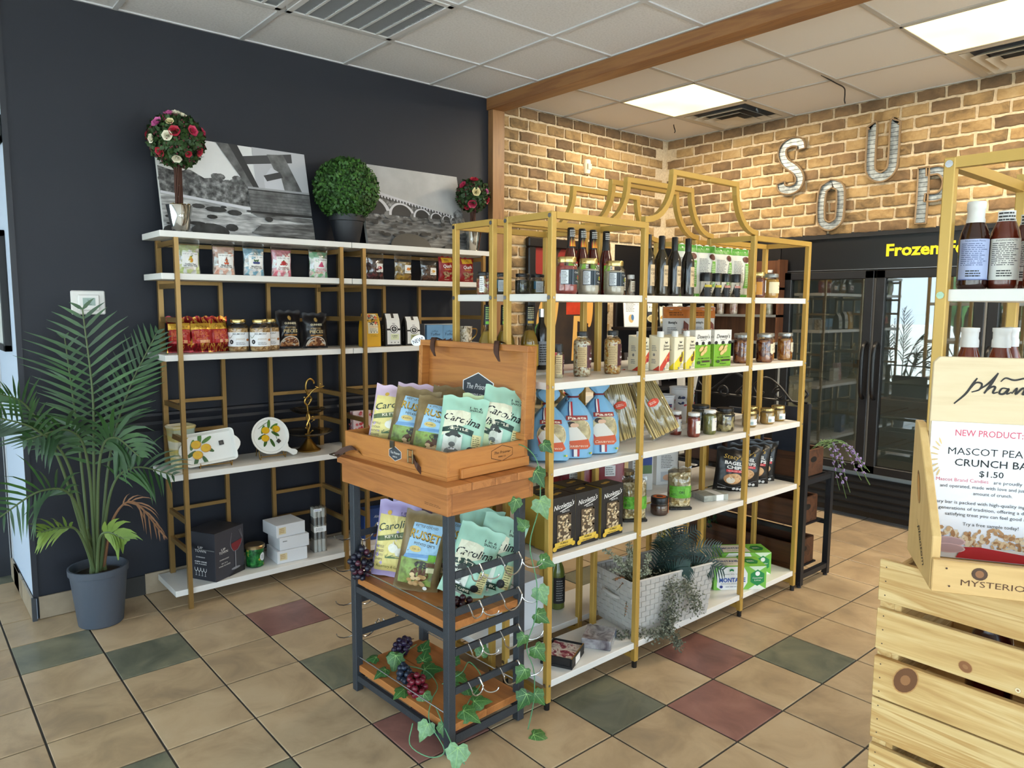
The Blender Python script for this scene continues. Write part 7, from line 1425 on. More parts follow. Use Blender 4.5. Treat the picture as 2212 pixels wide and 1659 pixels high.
def feather(pts, L, n, mat, wd, droop=.2, seed=1):
    rg = random.Random(seed); c = smooth_pts(pts, 7); g = G(); g.tube(c, .002, 5, mat); k = len(c)
    for i in range(n):
        q = (.1+.9*i/(n-1))*(k-1); a = int(min(q, k-2)); pp = c[a].lerp(c[a+1], q-a); tg = (c[a+1]-c[a]).normalized(); sd = tg.cross(Vector((-.6, -.75, .2))).normalized(); l = L*math.sin(PI*(.1+.85*i/n))**.6
        for s in (-1, 1):
            d = (sd*s+tg*.7).normalized(); e = pp+d*l+Vector((0, 0, -droop*l)); m_ = pp+d*l*.5; nn = tg*wd; g.add([pp-nn, pp+nn, m_+nn, e, m_-nn], [(0, 1, 2, 3, 4)], mat)
    return g
for k, (a, b, c) in enumerate((((0, 0, 0), (.05, -.05, .12), (.1, -.1, .2)), ((.02, 0, 0), (.1, .0, .16), (.16, .02, .27)), ((-.02, 0, 0), (-.0, -.04, .14), (-.03, -.08, .22)), ((.1, -.02, 0), (.18, -.06, .12), (.3, -.1, .13)), ((.1, -.04, 0), (.17, -.1, .08), (.26, -.16, .05)), ((.05, .02, 0), (.14, .03, .13), (.25, .0, .19)), ((.0, -.03, 0), (.02, -.1, .08), (.06, -.15, .1)))):
    feather([a, b, c], .075, 18, FERN, .004, .25, k).obj('fern_frond', p)
def sprig(base, tip, mat, n, r0, seed, rad=.012):
    rg = random.Random(seed); c = smooth_pts([base, Vector(base).lerp(Vector(tip), .5)+Vector((0, 0, .02)), tip], 8); g = G(); g.tube(c, .0014, 4, M('6d705c', .7))
    for i in range(n):
        q = rg.random()**.8*(len(c)-1); a = int(min(q, len(c)-2)); pp = c[a]; v = Vector((rg.gauss(0, 1), rg.gauss(0, 1), rg.gauss(0, 1)+.4)).normalized()*rad*rg.uniform(.3, 1); w = v.orthogonal().normalized()*r0; g.add([pp+v*.2, pp+v+w, pp+v*1.5, pp+v-w], [(0, 1, 2, 3)], mat)
    return g
rg = random.Random(12)
for k in range(11): sprig((-.12+.02*rg.random(), rg.uniform(-.06, .06), 0), (-.2+rg.uniform(-.12, .1), rg.uniform(-.13, .05), rg.uniform(.1, .22)), HEA, 120, .004, k, .016).obj('heather_sprig', p)
for k in range(8): sprig((.08, rg.uniform(0, .06), 0), (.1+rg.uniform(-.02, .24), rg.uniform(-.02, .1), rg.uniform(.14, .26)), M('d8d3bd', .6), 110, .003, k+40, .011).obj('plume', p)
for k in range(4): sprig((-.16, -.03, .02), (-.22+rg.uniform(-.1, .03), -.1+rg.uniform(-.05, .04), rg.uniform(-.06, .1)), ORG, 40, .003, k+70, .006).obj('rust_twig', p)
dg = G(); 
def trail(pts, n, rad, seed):
    rg = random.Random(seed); c = smooth_pts(pts, 8); g = G(); g.tube(c, .0016, 4, DUST)
    for i in range(n):
        q = rg.random()*(len(c)-1); a = int(min(q, len(c)-2)); pp = c[a].lerp(c[a+1], q-a)+Vector((rg.gauss(0, 1), rg.gauss(0, 1), rg.gauss(0, 1)-.4))*rad*.5; v = Vector((rg.gauss(0, 1), rg.gauss(0, 1), rg.gauss(0, 1))).normalized()*.006; w = v.orthogonal()*.5; g.add([pp-v, pp+w, pp+v, pp-w], [(0, 1, 2, 3)], DUST)
    o = g.obj('trailing_spray', p); o['kind'] = 'stuff'; return o
trail([(-.04, -.06, .02), (-.03, -.13, .04), (-.03, -.155, -.03), (-.05, -.16, -.1)], 900, .045, 1); trail([(.0, -.07, .03), (.05, -.14, .03), (.08, -.165, -.03), (.09, -.17, -.09)], 600, .035, 2); trail([(-.05, -.155, -.08), (-.08, -.17, -.13), (-.12, -.17, -.145), (-.2, -.14, -.15), (-.3, -.1, -.15)], 800, .03, 3); trail([(-.05, -.15, -.1), (-.06, -.17, -.15), (-.03, -.185, -.19), (-.02, -.185, -.23)], 350, .022, 4)
# sparkling water cartons
def mont(d, w, h):
    d.rect(-w*.5, 0, w*.5, h, M('7cc04a'), 1, 1); d.poly([(-w*.44, h*.12), (-w*.36, 0), (w*.06, 0), (w*.14, h*.3), (w*.14, h*.7), (w*.06, h), (-w*.36, h), (-w*.44, h*.8)], M('eef2f4')); d.poly([(w*.16, 0), (w*.5, 0), (w*.33, h*.25)], M('e8efe4')); d.poly([(w*.16, h), (w*.5, h), (w*.33, h*.75)], M('d8ead0')); d.poly([(w*.33+w*.15*math.cos(PI/2+PI/3*i), h*.5+h*.36*math.sin(PI/2+PI/3*i)) for i in range(6)], M('1f8a4a')); d.ell(w*.33, h*.68, w*.045, h*.1, WHITE); d.txt('Cucumber', w*.33, h*.5, h*.1, WHITE, w=w*.2, shear=.3); d.txt('Lime', w*.33, h*.4, h*.1, WHITE, w=w*.12, shear=.3)
    d.txt('MONTANE', -w*.15, h*.43, h*.26, M('2a55b0'), w=w*.50, bold=.03); d.txt('RISE TO THE', -w*.15, h*.68, h*.05, M('3a4a6a'), w=w*.3); d.txt('SPARKLING SPRING WATER', -w*.15, h*.27, h*.055, M('3a4a6a'), w=w*.44); d.ell(-w*.36, h*.14, w*.03, h*.06, M('2a3a8a')); d.lines(-w*.28, h*.11, w*.04, h*.16, 1, M('6a7a9a')); d.poly([(-w*.17, h*.84), (-w*.13, h*.80), (-w*.13, h*.88), (-w*.17, h*.92), (-w*.21, h*.88), (-w*.21, h*.8)], M('1f8a4a'))
def mons(d, w, h): d.rect(-w*.5, 0, w*.5, h, M('5da83a'), 1, 1); d.rect(-w*.3, h*.2, w*.3, h*.8, M('c9d8c4')); d.lines(-w*.26, h*.25, w*.26, h*.75, 8, M('5d6d5a'))
def mont_t(d, w, q): d.rect(-w*.5, -q*.5, w*.5, q*.5, M('7cc04a'), 1, 1); d.rect(-w*.44, -q*.4, w*.1, q*.4, M('e6e4da')); d.txt('MONTANE', -w*.17, q*.05, q*.24, M('2a3f8a'), w=w*.46, bold=.03); d.lines(-w*.34, -q*.25, 0, -q*.18, 1, GREYI); d.poly([(w*.3+w*.14*math.cos(PI/3*i), q*.3*math.sin(PI/3*i)) for i in range(6)], M('1f7a42')); d.lines(w*.22, -q*.06, w*.38, q*.06, 2, WHITE)
boxp('water_carton', 'green and white sparkling water carton in front', 'carton', (2.20, -2.045, Z5), R(-36), .262, .135, .115, M('7cc04a', .5), mont, mons, mont_t, 'sparkling water cartons')
boxp('water_carton', 'green and white sparkling water carton behind', 'carton', (2.40, -1.955, Z5), R(-36), .262, .135, .115, M('7cc04a', .5), mont, mons, mont_t, 'sparkling water cartons')
bottle('oil_bottle', 'green glass bottle with a black label on the back bottom board', 'bottle', (1.33, -1.68, Z5), 0, [(.03, 0), (.034, .004), (.034, .16), (.028, .19), (.013, .23), (.012, .29)], M('5d6a2a', .12, spec=.8), LIDBLACK, lambda d, r: (d.rect(-r*1.3, .03, r*1.3, .15, INK, 10, 3), d.lines(-r*.9, .04, r*.2, .14, 9, GREYI)), None, [(.014, .27), (.014, .3), (.001, .3)], rlab=.0345)
bottle('oil_bottle', 'golden oil bottle with a silver neck past the basket', 'bottle', (2.12, -1.67, Z5), 0, [(.034, 0), (.038, .004), (.038, .17), (.03, .2), (.014, .24), (.013, .31)], M('8a7a1c', .15, spec=.8), STEEL, lambda d, r: (d.rect(-r*1.2, .02, r*1.2, .11, M('cfc8ba'), 10, 3), d.lines(-r*.9, .03, r*.8, .1, 6, GREYI)), None, [(.0145, .25), (.0145, .315), (.001, .316)], rlab=.0385)
boxp('plain_carton', 'plain white carton on the back bottom board near the cart', 'box', (1.06, -1.70, Z5), R(3), .2, .14, .21, M('dfe2e6', .55))
# ================================================================== PINE CRATES IN FRONT
PIN = MN('crate_pine', [(.28, 'b08449'), (.42, 'd0ac70'), (.5, 'dcc088'), (.56, 'bd9356'), (.66, 'd6b67c'), (.8, 'c39a5c')], 1.1, (22, 1.6, 26), rough=.55, detail=5, rnd=.15, dist=.9, bump=.05); PINX = MN('crate_pine_cross', [(.28, 'b08449'), (.42, 'd0ac70'), (.5, 'dcc088'), (.56, 'bd9356'), (.66, 'd6b67c'), (.8, 'c39a5c')], 1.1, (1.6, 22, 26), rough=.55, detail=5, rnd=.15, dist=.9, bump=.05)
KNOT = M('6d4526', .6); KNOT2 = M('8a5a34', .6)
def crate(z, label, knots=()):
    t = thing('pine_crate', label, 'crate', (.555, -3.68, z), R(.8), 'stacked pine crates'); X, Yh, H = .155, .23, .2575; sh = .0755; gap = .0145
    for s in (-1, 1):
        for k in range(3):
            z0 = .002+k*(sh+gap); o = G().box(-.006, .006, -Yh, Yh, 0, sh, PIN).obj('slat', t, bevel=.0012, loc=(s*(X-.006), 0, z0))
            if s < 0:
                d = D(lambda x, zz, e: (-.006-e, -x, zz), .0003, .0001)
                for q in (.012, sh*.5, sh-.012): d.ell(-Yh+.012, q, .0013, .0013, M('4a3a2a'), 8)
                for (kk, ky, kz, rx, rz, mt) in knots:
                    if kk == k: d.ell(ky, kz, rx*1.1, rz*1.1, M('b98a52'), 18, rot=-.5); d.ell(ky, kz, rx, rz, mt, 18, rot=-.5); d.ell(ky, kz, rx*.45, rz*.4, M('9a6a42'), 12, rot=-.5)
                if d.g.v: d.obj('knots', o)
        for k in range(2): G().box(-X+.0125, X-.0125, -.006, .006, 0, .118, PINX).obj('end_board', t, bevel=.0012, loc=(0, s*(Yh-.03), .008+k*.124))
        for sx in (-1, 1): G().box(-.009, .009, -.012, .012, .004, H-.006, PINX).obj('corner_post', t, loc=(sx*(X-.0215), s*(Yh-.0125), 0))
    for k in range(3): G().box(-.04, .04, -Yh+.037, Yh-.037, 0, .008, PIN).obj('bottom_slat', t, loc=((k-1)*.09, 0, .004))
    return t
H = .2588
crate(0.001, 'lowest pine slat crate of the stack of four'); crate(H, 'second pine slat crate up from the floor in the stack'); crate(2*H, 'third pine slat crate of the stack, knot free front', ((1, .1, .04, .02, .011, M('cfa066')),)); crate(3*H, 'topmost pine slat crate with a dark oval knot', ((0, -.175, .05, .017, .026, KNOT), (1, -.085, .02, .010, .009, KNOT2), (1, -.01, .01, .004, .004, M('e8d8b0'))))
for x, y, c, lb in ((.52, -3.60, '4a0f12', 'dark red bottle seen through the crate slats'), (.53, -3.69, '1f3420', 'dark green bottle seen through the crate slats')):
    bottle('crate_bottle', lb, 'bottle', (x, y, 3*H+.013), 0, [(.03, 0), (.036, .004), (.037, .09), (.03, .12), (.013, .15), (.012, .19)], M(c, .12, spec=.8), LIDWHITE, None, 'bottles inside the top crate', [(.0135, .165), (.0135, .195), (.001, .196)])
# ---- bottle carrier with sign
BIR = MN('birch_ply', [(.3, 'cdb48c'), (.5, 'dcc7a2'), (.7, 'd3bc94')], 1.0, (2.5, 8, 26), rough=.5, detail=4, dist=.6); CPN = MN('carrier_pine', [(.25, 'b98d52'), (.5, 'd3ad72'), (.75, 'c29a60')], 1.0, (2.2, 24, 24), rough=.55, detail=5, dist=.9); CPS = MN('carrier_side', [(.25, 'c9a060'), (.5, 'd8b478'), (.75, 'cca468')], 1.0, (24, 24, 2.4), rough=.55, detail=5, dist=.9)
BRAND = M('5a3a22', .7); BR2 = M('1c1714', .6)
CZ = 4*H+.0005
t = thing('bottle_carrier', 'pine bottle carrier with branded front board and sloping handled side', 'carrier', (.487, -3.6697, CZ), R(-60))
W2, D2 = .18, .1
prof = [(-D2, 0), (-D2, .085), (.06, .235), (.075, .243), (D2, .243), (D2, .0)]
for s in (-1, 1):
    o = G().prism([(a, b) for a, b in prof][::-1], s*W2-(.013 if s > 0 else 0), s*W2+(0 if s > 0 else .013), CPS, 'yz').obj('side_board', t, bevel=.0015)
    if s < 0:
        q = D(lambda x, z, e: (-W2-e, -x, z), .0004, .0002); q.ell(-.03, .135, .012, .03, M('7a5228'), 16, rot=.5); q.ell(-.028, .133, .009, .026, M('c08a45'), 16, rot=.5); q.txt('phantom', .02, .05, .024, BR2, w=.075, shear=.5, rot=-.75); q.stroke([(-.02, .08), (.03, .03)], .0015, BR2); q.obj('hand_hole', o)
fb_ = G().box(-W2+.0005, W2-.0005, -D2-.012, -D2, .0, .052, CPN).obj('front_board', t, bevel=.0015); G().box(-W2+.018, W2-.018, D2-.012, D2, .0, .052, CPN).obj('back_board', t, bevel=.0015); G().box(-W2+.018, W2-.018, -D2, D2-.012, 0, .008, CPN).obj('base_board', t)
q = D(flat(-D2-.012), .0004, .0002); q.txt('MYSTERIOUS AND', -.062, .02, .0135, BRAND, w=.155); q.ell(-.115, .036, .011, .010, M('4a2f1a'), 16); q.ell(-.115, .036, .006, .006, M('8a5a34'), 12); [q.ell(a, b, .0016, .0016, M('4a3020'), 8) for a, b in ((-.16, .04), (-.155, .012))]; q.obj('burned_lettering', fb_)
t = thing('sign_board', 'pale plywood board with a black handwritten style logo behind the poster', 'sign', (.482, -3.661, CZ+.009), R(-60)); bo = [(-.156, 0), (.172, 0), (.172, .342), (.162, .352), (-.147, .352), (-.156, .342)]
G().prism(bo, .05, .06, BIR).obj('board', t, bevel=.001)
C_ = lambda u, v: (-.163+(u-1997)/1400, .352-(v-775)/1230)
q = D(flat(.05), .0004, .0001)
for st, wd in (([(2055, 874), (2078, 852), (2092, 830), (2100, 818)], .0038), ([(2086, 842), (2098, 828), (2110, 830), (2106, 842), (2090, 848)], .0032), ([(2106, 842), (2124, 828), (2142, 806)], .003), ([(2142, 806), (2130, 828), (2116, 850)], .0042), ([(2116, 848), (2130, 836), (2138, 836), (2134, 848), (2144, 846)], .0034), ([(2164, 838), (2152, 838), (2147, 848), (2156, 849), (2166, 838), (2162, 849), (2172, 845)], .0034), ([(2172, 848), (2182, 836), (2180, 849), (2192, 837), (2198, 838), (2194, 849), (2206, 845)], .0034), ([(2148, 824), (2158, 816), (2176, 820), (2206, 814), (2260, 816)], .003), ([(2236, 808), (2222, 848), (2234, 846)], .0036), ([(2252, 838), (2242, 844), (2250, 850), (2260, 842), (2252, 838)], .0032), ([(2266, 848), (2276, 837), (2274, 848), (2286, 838), (2284, 848), (2298, 838), (2296, 849), (2306, 845)], .0032)):
    q.stroke([C_(a, b) for a, b in st], wd, BR2)
q.obj('logo', t)
t = thing('price_poster', 'white poster announcing a new product, peanut crunch bars, at $1.50', 'poster', (.482, -3.661, CZ+.009), R(-60)); px0, px1, pz0, pz1 = -.1535, .0445, .0, .240
G().box(px0, px1, .0478, .0485, pz0, pz1, M('e9eaf2', .5)).obj('paper', t)
q = D(flat(.0478), .0002, .00008); cx = (px0+px1)/2; pc = M('cf5a6e', .6); gd = M('d8bd86', .6)
q.txt('NEW PRODUCT:', cx-.012, .222, .0155, pc, w=.1, bold=.01); 
def caps(a, b, z, big, small, wtot):
    pass
q.txt('MASCOT PEANUT', cx+.004, .190, .0175, INK, w=.150); q.txt('CRUNCH BARS', cx+.004, .1705, .0175, INK, w=.128, bold=.01); q.txt('$1.50', cx-.004, .1525, .0145, INK, w=.036, bold=.01)
q.txt('Mascot Brand Candies', cx-.047, .1395, .0085, pc, w=.079); q.txt('are proudly family owned', cx+.046, .139, .0085, INK, w=.092)
for s, z, w in (('and operated, made with love and just the right', .1285, .160), ('amount of crunch.', .1175, .058), ('Every bar is packed with high-quality ingredients and', .100, .184), ('generations of tradition, offering a deliciously', .0895, .160), ('satisfying treat you can feel good about.', .079, .138), ('Try a free sample today!', .0625, .083)): q.txt(s, cx, z, .0082, INK, w=w)
for sx in (-1, 1):
    for k in range(8):
        a = R(-70+k*20); q.ell(cx+sx*(.080+.012*math.cos(a)), .178+.03*math.sin(a), .0065, .0013, gd, 8, rot=a if sx > 0 else PI-a)
rg = random.Random(5); NB = [M('c9a47c', .6), M('b98d62', .6), M('d8bd98', .6), M('a87a50', .6), M('e0cdb0', .6)]
for k in range(170): q.e = .0008+.00004*(k % 30); x = rg.uniform(px0+.012, px1-.008); zt = .052+.006*math.sin(x*90); q.ell(x, rg.uniform(.024, zt), rg.uniform(.003, .007), rg.uniform(.002, .004), NB[k % 5], 6, rot=rg.uniform(0, 3))
q.e = .0025; q.rect(px0+.02, .018, px1, .023, M('dcdcda')); q.poly([(px0+.05, .002), (px1, .002), (px1, .012), (px0+.085, .024), (px0+.06, .022)], M('b3202c')); 
for z in (.030, .018): q.ell(px0+.038, z, .026, .0085, M('d9b8bc'), 18); q.ell(px0+.038, z, .0235, .007, M('b99a9e'), 18)
q.obj('printed_poster', t)
# ---- sauces on the near gold shelf
SAUC = [M('2c100a', .12, spec=.8), M('5a1f10', .15, spec=.8), M('6d2a14', .15, spec=.8)]; sp = [(.026, 0), (.029, .004), (.03, .012), (.03, .105), (.026, .125), (.017, .148), (.0155, .158)]
def sl(c, bl=False):
    def art(d, r): d.rect(-r*1.2, .02, r*1.0, .108, M(c), 12, 4); d.lines(-r*1.0, .05, r*.8, .1, 12, M('4a5a8a') if bl else INK, th=.35); d.txt('Nutrition Facts' if bl else 'INGREDIENTS', -r*.1, .104, .005, M('3a4a7a') if bl else INK, w=r*1.3); d.lines(-r*.6, .026, r*.5, .042, 3, INK); (d.rect(-r*1.2, .02, r*1.0, .0215, M('3a4a8a'), 12, 1) if bl else None)
    return art
for k, (x, y, c, m_i, bl, lb) in enumerate(((.905, -3.405, 'aebbe0', 0, True, 'dark barbecue sauce bottle with tall white cap and blue label'), (.935, -3.455, 'dcdad2', 1, False, 'brown sauce bottle with a densely printed white label'), (1.04, -3.47, 'dcdad2', 1, False, 'brown sauce bottle with printed seal standing behind'), (.93, -3.525, 'd6d6d0', 2, False, 'brown sauce bottle with pale leafy label at the frame edge'))):
    r = bottle('sauce_bottle', lb, 'bottle', (x, y, Z1), R(-62), sp, SAUC[m_i], LIDWHITE, sl(c, bl), 'barbecue sauce bottles', [(.0185, .142), (.0185, .15), (.017, .155), (.017, .172), (.0185, .174), (.0185, .188), (.017, .19), (.001, .19)] if bl else [(.018, .136), (.018, .148), (.0165, .152), (.0165, .168), (.001, .169)], rlab=.0302)
    if not bl: q = D(cylf(.0183)); q.lines(-.02, .138, .02, .166, 4, INK, seed=k); q.obj('seal_print', r)
for x, y, lb in ((.905, -3.41, 'brown sauce bottle with white cap rising behind the plywood sign'), (.945, -3.46, 'brown sauce bottle with white cap beside its neighbour'), (1.02, -3.455, 'brown sauce bottle with white cap, pushed back'), (.925, -3.535, 'brown sauce bottle with white cap near the frame edge')):
    bottle('sauce_bottle', lb, 'bottle', (x, y, Z2+.0), R(-62), [(a, z*1.22) for a, z in sp], SAUC[2], LIDWHITE, sl('dcdad2'), 'brown sauce bottles on the lower board', [(.0185, .185), (.0185, .2), (.017, .204), (.017, .218), (.0185, .22), (.0185, .228), (.001, .229)], rlab=.0302)
jar('small_jar', 'small clear jar with silver lid behind the capped sauces', 'jar', (1.08, -3.50, Z2), 0, .05, .19, M('8a5a3a', .3), STEEL, None, lidh=.016)

# ================================================================== BEHIND THE ISLAND
t = thing('framed_painting', 'large black framed painting of red and yellow figures on the brick wall', 'painting', (3.0, -.034, 1.46)); fw, fh = .42, .5; FRM = M('141214', .35)
for x0, x1, z0, z1 in ((-fw, fw, fh-.07, fh), (-fw, fw, -fh, -fh+.07), (-fw, -fw+.07, -fh+.07, fh-.07), (fw-.07, fw, -fh+.07, fh-.07)): G().box(x0, x1, -.045, 0, z0, z1, FRM).obj('frame', t, bevel=.008)
G().box(-fw+.06, fw-.06, -.02, -.006, -fh+.06, fh-.06, M('2a1c16', .5)).obj('canvas', t)
q = D(flat(-.02), .0006, .0002); q.rect(-.35, -.43, .35, .43, MN('paint_dark', [(.3, '1a1512'), (.6, '35261a'), (.8, '4a3a20')], 6, rough=.5)); q.ell(-.26, .34, .1, .13, M('8a1f1a')); q.ell(.02, .36, .14, .1, M('7d1c15')); OR = MN('paint_red', [(.3, '8a1c10'), (.6, 'c23a1a'), (.8, 'd85a2a')], 9, rough=.5); SK = M('d8a85a', .5)
q.poly([(-.02, -.05), (.2, -.05), (.23, .1), (.19, .3), (.06, .32), (-.02, .15)], OR); q.stroke([(-.28, -.38), (-.3, -.1), (-.24, .1), (-.26, .24)], .05, SK); q.stroke([(-.2, .2), (-.12, .1), (-.13, -.06), (-.17, -.22)], .03, SK); q.stroke([(-.24, .26), (-.16, .16)], .008, CREAM); q.poly([(.04, -.4), (.16, -.4), (.15, -.06), (.06, -.06)], SK); q.ell(.23, .02, .04, .17, M('dba050')); q.poly([(-.2, -.28), (-.1, -.28), (-.12, -.36), (-.18, -.36)], M('a83a4a')); q.ell(-.3, -.2, .05, .09, M('4f7a3a')); q.rect(-.172, -.24, -.15, -.18, M('c9b06a')); q.poly([(.1, -.2), (.2, -.2), (.22, -.12), (.1, -.1)], M('2a1812')); q.obj('painted_scene', t)
CAB = M('cfc5a4', .5); CAB2 = M('bfb48f', .5)
t = thing('cream_cabinet', 'cream painted dresser with beaded panels behind the island shelf', 'cabinet', (2.86, -.29, 0)); G().box(-.45, .45, -.2, .22, .05, .76, CAB).obj('body', t, bevel=.004); G().box(-.47, .47, -.22, .23, .76, .79, M('8f8770', .4)).obj('top', t, bevel=.004)
for x in (-.42, -.14, .14, .42):
    pi_ = G().box(x-.03, x+.03, -.215, -.2, .06, .75, CAB).obj('pilaster', t)
    for k in range(4): G().box(x-.022+k*.013, x-.017+k*.013, -.219, -.215, .1, .7, CAB2).obj('flute', pi_)
for x in (-.28, 0, .28):
    d_ = G().box(x-.105, x+.105, -.21, -.2, .1, .72, CAB).obj('door', t, bevel=.003); G().box(x-.07, x+.07, -.214, -.21, .16, .66, CAB2).obj('raised_panel', d_, bevel=.003); bd = G()
    for k in range(26): bd.sphere((x-.088, -.213, .13+k*.022), .006, 6, 4, CAB); bd.sphere((x+.088, -.213, .13+k*.022), .006, 6, 4, CAB)
    tag(bd.obj('beading', d_), None, None, kind='stuff'); G().sphere((x-.055, -.225, .5), .012, 8, 6, INK).obj('knob', d_)
boxp('printed_pouch_box', 'cream carton with red berry print on the cream dresser', 'box', (2.74, -.3, .791), R(-10), .09, .06, .17, M('d8ceb4', .5), straw); boxp('white_tray_box', 'flat white lidded box on the cream dresser', 'box', (2.92, -.34, .791), 0, .2, .16, .05, M('e0ddd6', .5))
bag('dark_sack', 'olive grey bulging cloth sack on the cream dresser', 'sack', (2.58, -.28, .791), (0, 0, R(-20)), .17, .19, .12, M('4a4a3c', .7), None, seed=140); boxp('snack_tub', 'brown printed carton beside the berry carton on the dresser', 'box', (2.86, -.2, .791), R(5), .1, .06, .19, MN('nut_print', [(.3, '5a3a1c'), (.6, '9a7038'), (.8, 'c0a060')], 40, kind='vor'))
STB = M('17161a', .5)
t = thing('black_display_stand', 'black tiered display stand in front of the dark doorway', 'display stand', (3.73, -.32, 0))
for z in (.35, .85, 1.315): G().box(-.36, .36, -.16, .16, -.02, 0, STB).obj('shelf', t, loc=(0, 0, z))
for x in (-.34, .34):
    for y in (-.14, .14): G().box(x-.012, x+.012, y-.012, y+.012, 0, 1.34 if y < 0 else 1.55, STB).obj('leg', t)
def leaflet(d, w, h): d.lines(-w*.35, h*.5, w*.35, h*.9, 9, GREYI); d.ell(0, h*.28, w*.18, h*.14, M('c9a86a')); d.ell(w*.1, h*.32, w*.1, h*.1, M('3a6a9a'))
boxp('leaflet_card', 'tall white leaflet with dark heading on the black stand', 'leaflet', (3.44, -.30, 1.316), (R(-8), 0, R(-24)), .12, .01, .23, M('e6e8e8', .5), leaflet); boxp('leaflet_card', 'tall white leaflet with a small painted figure on the black stand', 'leaflet', (3.55, -.24, 1.316), (R(-8), 0, R(-24)), .12, .01, .23, M('e6e8e8', .5), leaflet)
def bpk(d, w, h): d.rect(-w*.28, h*.55, w*.3, h*.86, M('e6e3d8'), 4, 3); d.txt('PASTA', 0, h*.72, h*.08, INK, w=w*.4, bold=.02); d.ell(0, h*.3, w*.32, h*.15, M('d3c490'), 16); d.ell(0, h*.3, w*.26, h*.11, M('b9a060'), 16)
for x, lb in ((3.66, 'black pouch with white label and oval window, first on the stand'), (3.98, 'black pouch with white label and oval window, far end of the stand')): bag('black_pouch', lb, 'snack pouch', (x, -.32, 1.316), (R(-4), 0, R(-24)), .15, .21, .05, M('101012', .4), bpk, 'black windowed pouches', seed=int(x*50))
bag('cream_pouch', 'small cream pouch with a yellow biscuit between black pouches', 'snack pouch', (3.80, -.32, 1.316), (R(-4), 0, R(-24)), .12, .16, .04, M('dcd8c4', .5), lambda d, w, h: (d.ell(0, h*.5, w*.3, h*.08, M('c99a3a'), rot=.5), d.ell(-w*.1, h*.2, w*.12, h*.06, M('c9b06a'))), seed=151)
boxp('menu_holder', 'dark brown slanted menu holder with pale page on the black stand', 'holder', (3.55, -.34, .851), (R(-14), 0, R(-24)), .3, .05, .27, M('2a1c16', .5), lambda d, w, h: (d.rect(-w*.42, h*.05, w*.42, h*.86, M('a8a49a')), d.lines(-w*.36, h*.1, w*.36, h*.8, 12, M('6d6a62'))))
WDK = wood('spice_rack_wood', '4a2c1a', '633d25', 'z', .8, .5)
t = thing('spice_rack', 'dark wooden wall rack of little printed bottles by the corner', 'rack', (4.12, -.86, 1.2))
G().box(.04, .055, -.3, .3, 0, .62, WDK).obj('back_board', t)
for z in (.0, .2, .4): G().box(-.06, .04, -.3, .3, z, z+.018, M('8a8f90', .4, .4)).obj('ledge', t)
for s in (-.3, .285): G().box(-.06, .04, s, s+.015, .018, .62, WDK).obj('side', t)
for k, (y, z) in enumerate(((-.2, .418), (-.05, .418), (.1, .418), (.22, .418), (-.2, .218), (.1, .218), (.22, .218))):
    jar('spice_bottle', 'small glass bottle with %s printed label, %s ledge of the wooden rack' % (['orange', 'pear', 'berry', 'olive', 'lemon', 'plum', 'rose'][k], 'upper' if k < 4 else 'middle'), 'bottle', (4.11, -.86+y, 1.2+z), R(-60), .06, .13, MN('spc%d' % (k % 3), [(.3, ['8a4a20', '6d7a3a', '8a2a2a'][k % 3]), (.6, 'd6cdbc'), (.8, 'e6e0d0')], 30, rough=.4), [LIDWHITE, LIDBLACK][k % 2], None, 'little bottles in the wooden rack', lidr=.02)
t = thing('white_easel', 'white slanting easel leg stand beside the dark doorway', 'easel', (3.6, -.72, 0))
G().box(-.012, .012, -.03, .03, 0, 1.12, M('d8d6d0', .5)).obj('front_leg', t, rot=(R(-8), R(6), 0)); G().box(-.012, .012, .12, .18, 0, 1.1, M('c9c7c0', .5)).obj('rear_leg', t, rot=(R(8), R(6), 0)); G().box(-.015, .015, -.1, .2, .3, .33, M('d8d6d0', .5)).obj('cross_bar', t)
# ---- black rack with wooden troughs
RB = M('14171e', .45); NVP = M('1c2536', .5); TRG = wood('trough_wood', '3d2417', '5e3a24', 'y', .8, .5)
t = thing('black_trough_rack', 'black metal rack with dark panels and scrolled ironwork at the island end', 'rack', (2.672, -2.135, 0))
for x, y, h in ((0, 0, .98), (.29, 0, .58), (0, .82, .98), (.29, .82, .58)):
    o = G().box(x-.015, x+.015, y-.015, y+.015, .012, h, RB).obj('post', t); G().lathe([(.012, 0), (.012, .012)], 8, RB, c=(x, y)).obj('foot', o)
for z in (.06, .565):
    for y in (0, .82): G().box(.015, .275, y-.013, y+.013, z-.013, z+.013, RB).obj('rail', t)
for z in (.30, .565):
    for x in (0, .29): G().box(x-.011, x+.011, .015, .805, z-.011, z+.011, RB).obj('long_rail', t)
for y0, y1, z0, z1 in ((.02, .19, .72, .96), (.24, .46, .66, .92), (.5, .78, .66, .9)): G().box(-.006, .006, y0, y1, z0, z1, NVP).obj('back_panel', t, bevel=.003)
def spiral(cy, cz, r, a0, a1, dr=.55, n=18): return [(0, cy+r*(1-dr*i/n)*math.cos(a0+(a1-a0)*i/n), cz+r*(1-dr*i/n)*math.sin(a0+(a1-a0)*i/n)) for i in range(n+1)]
sc = G()
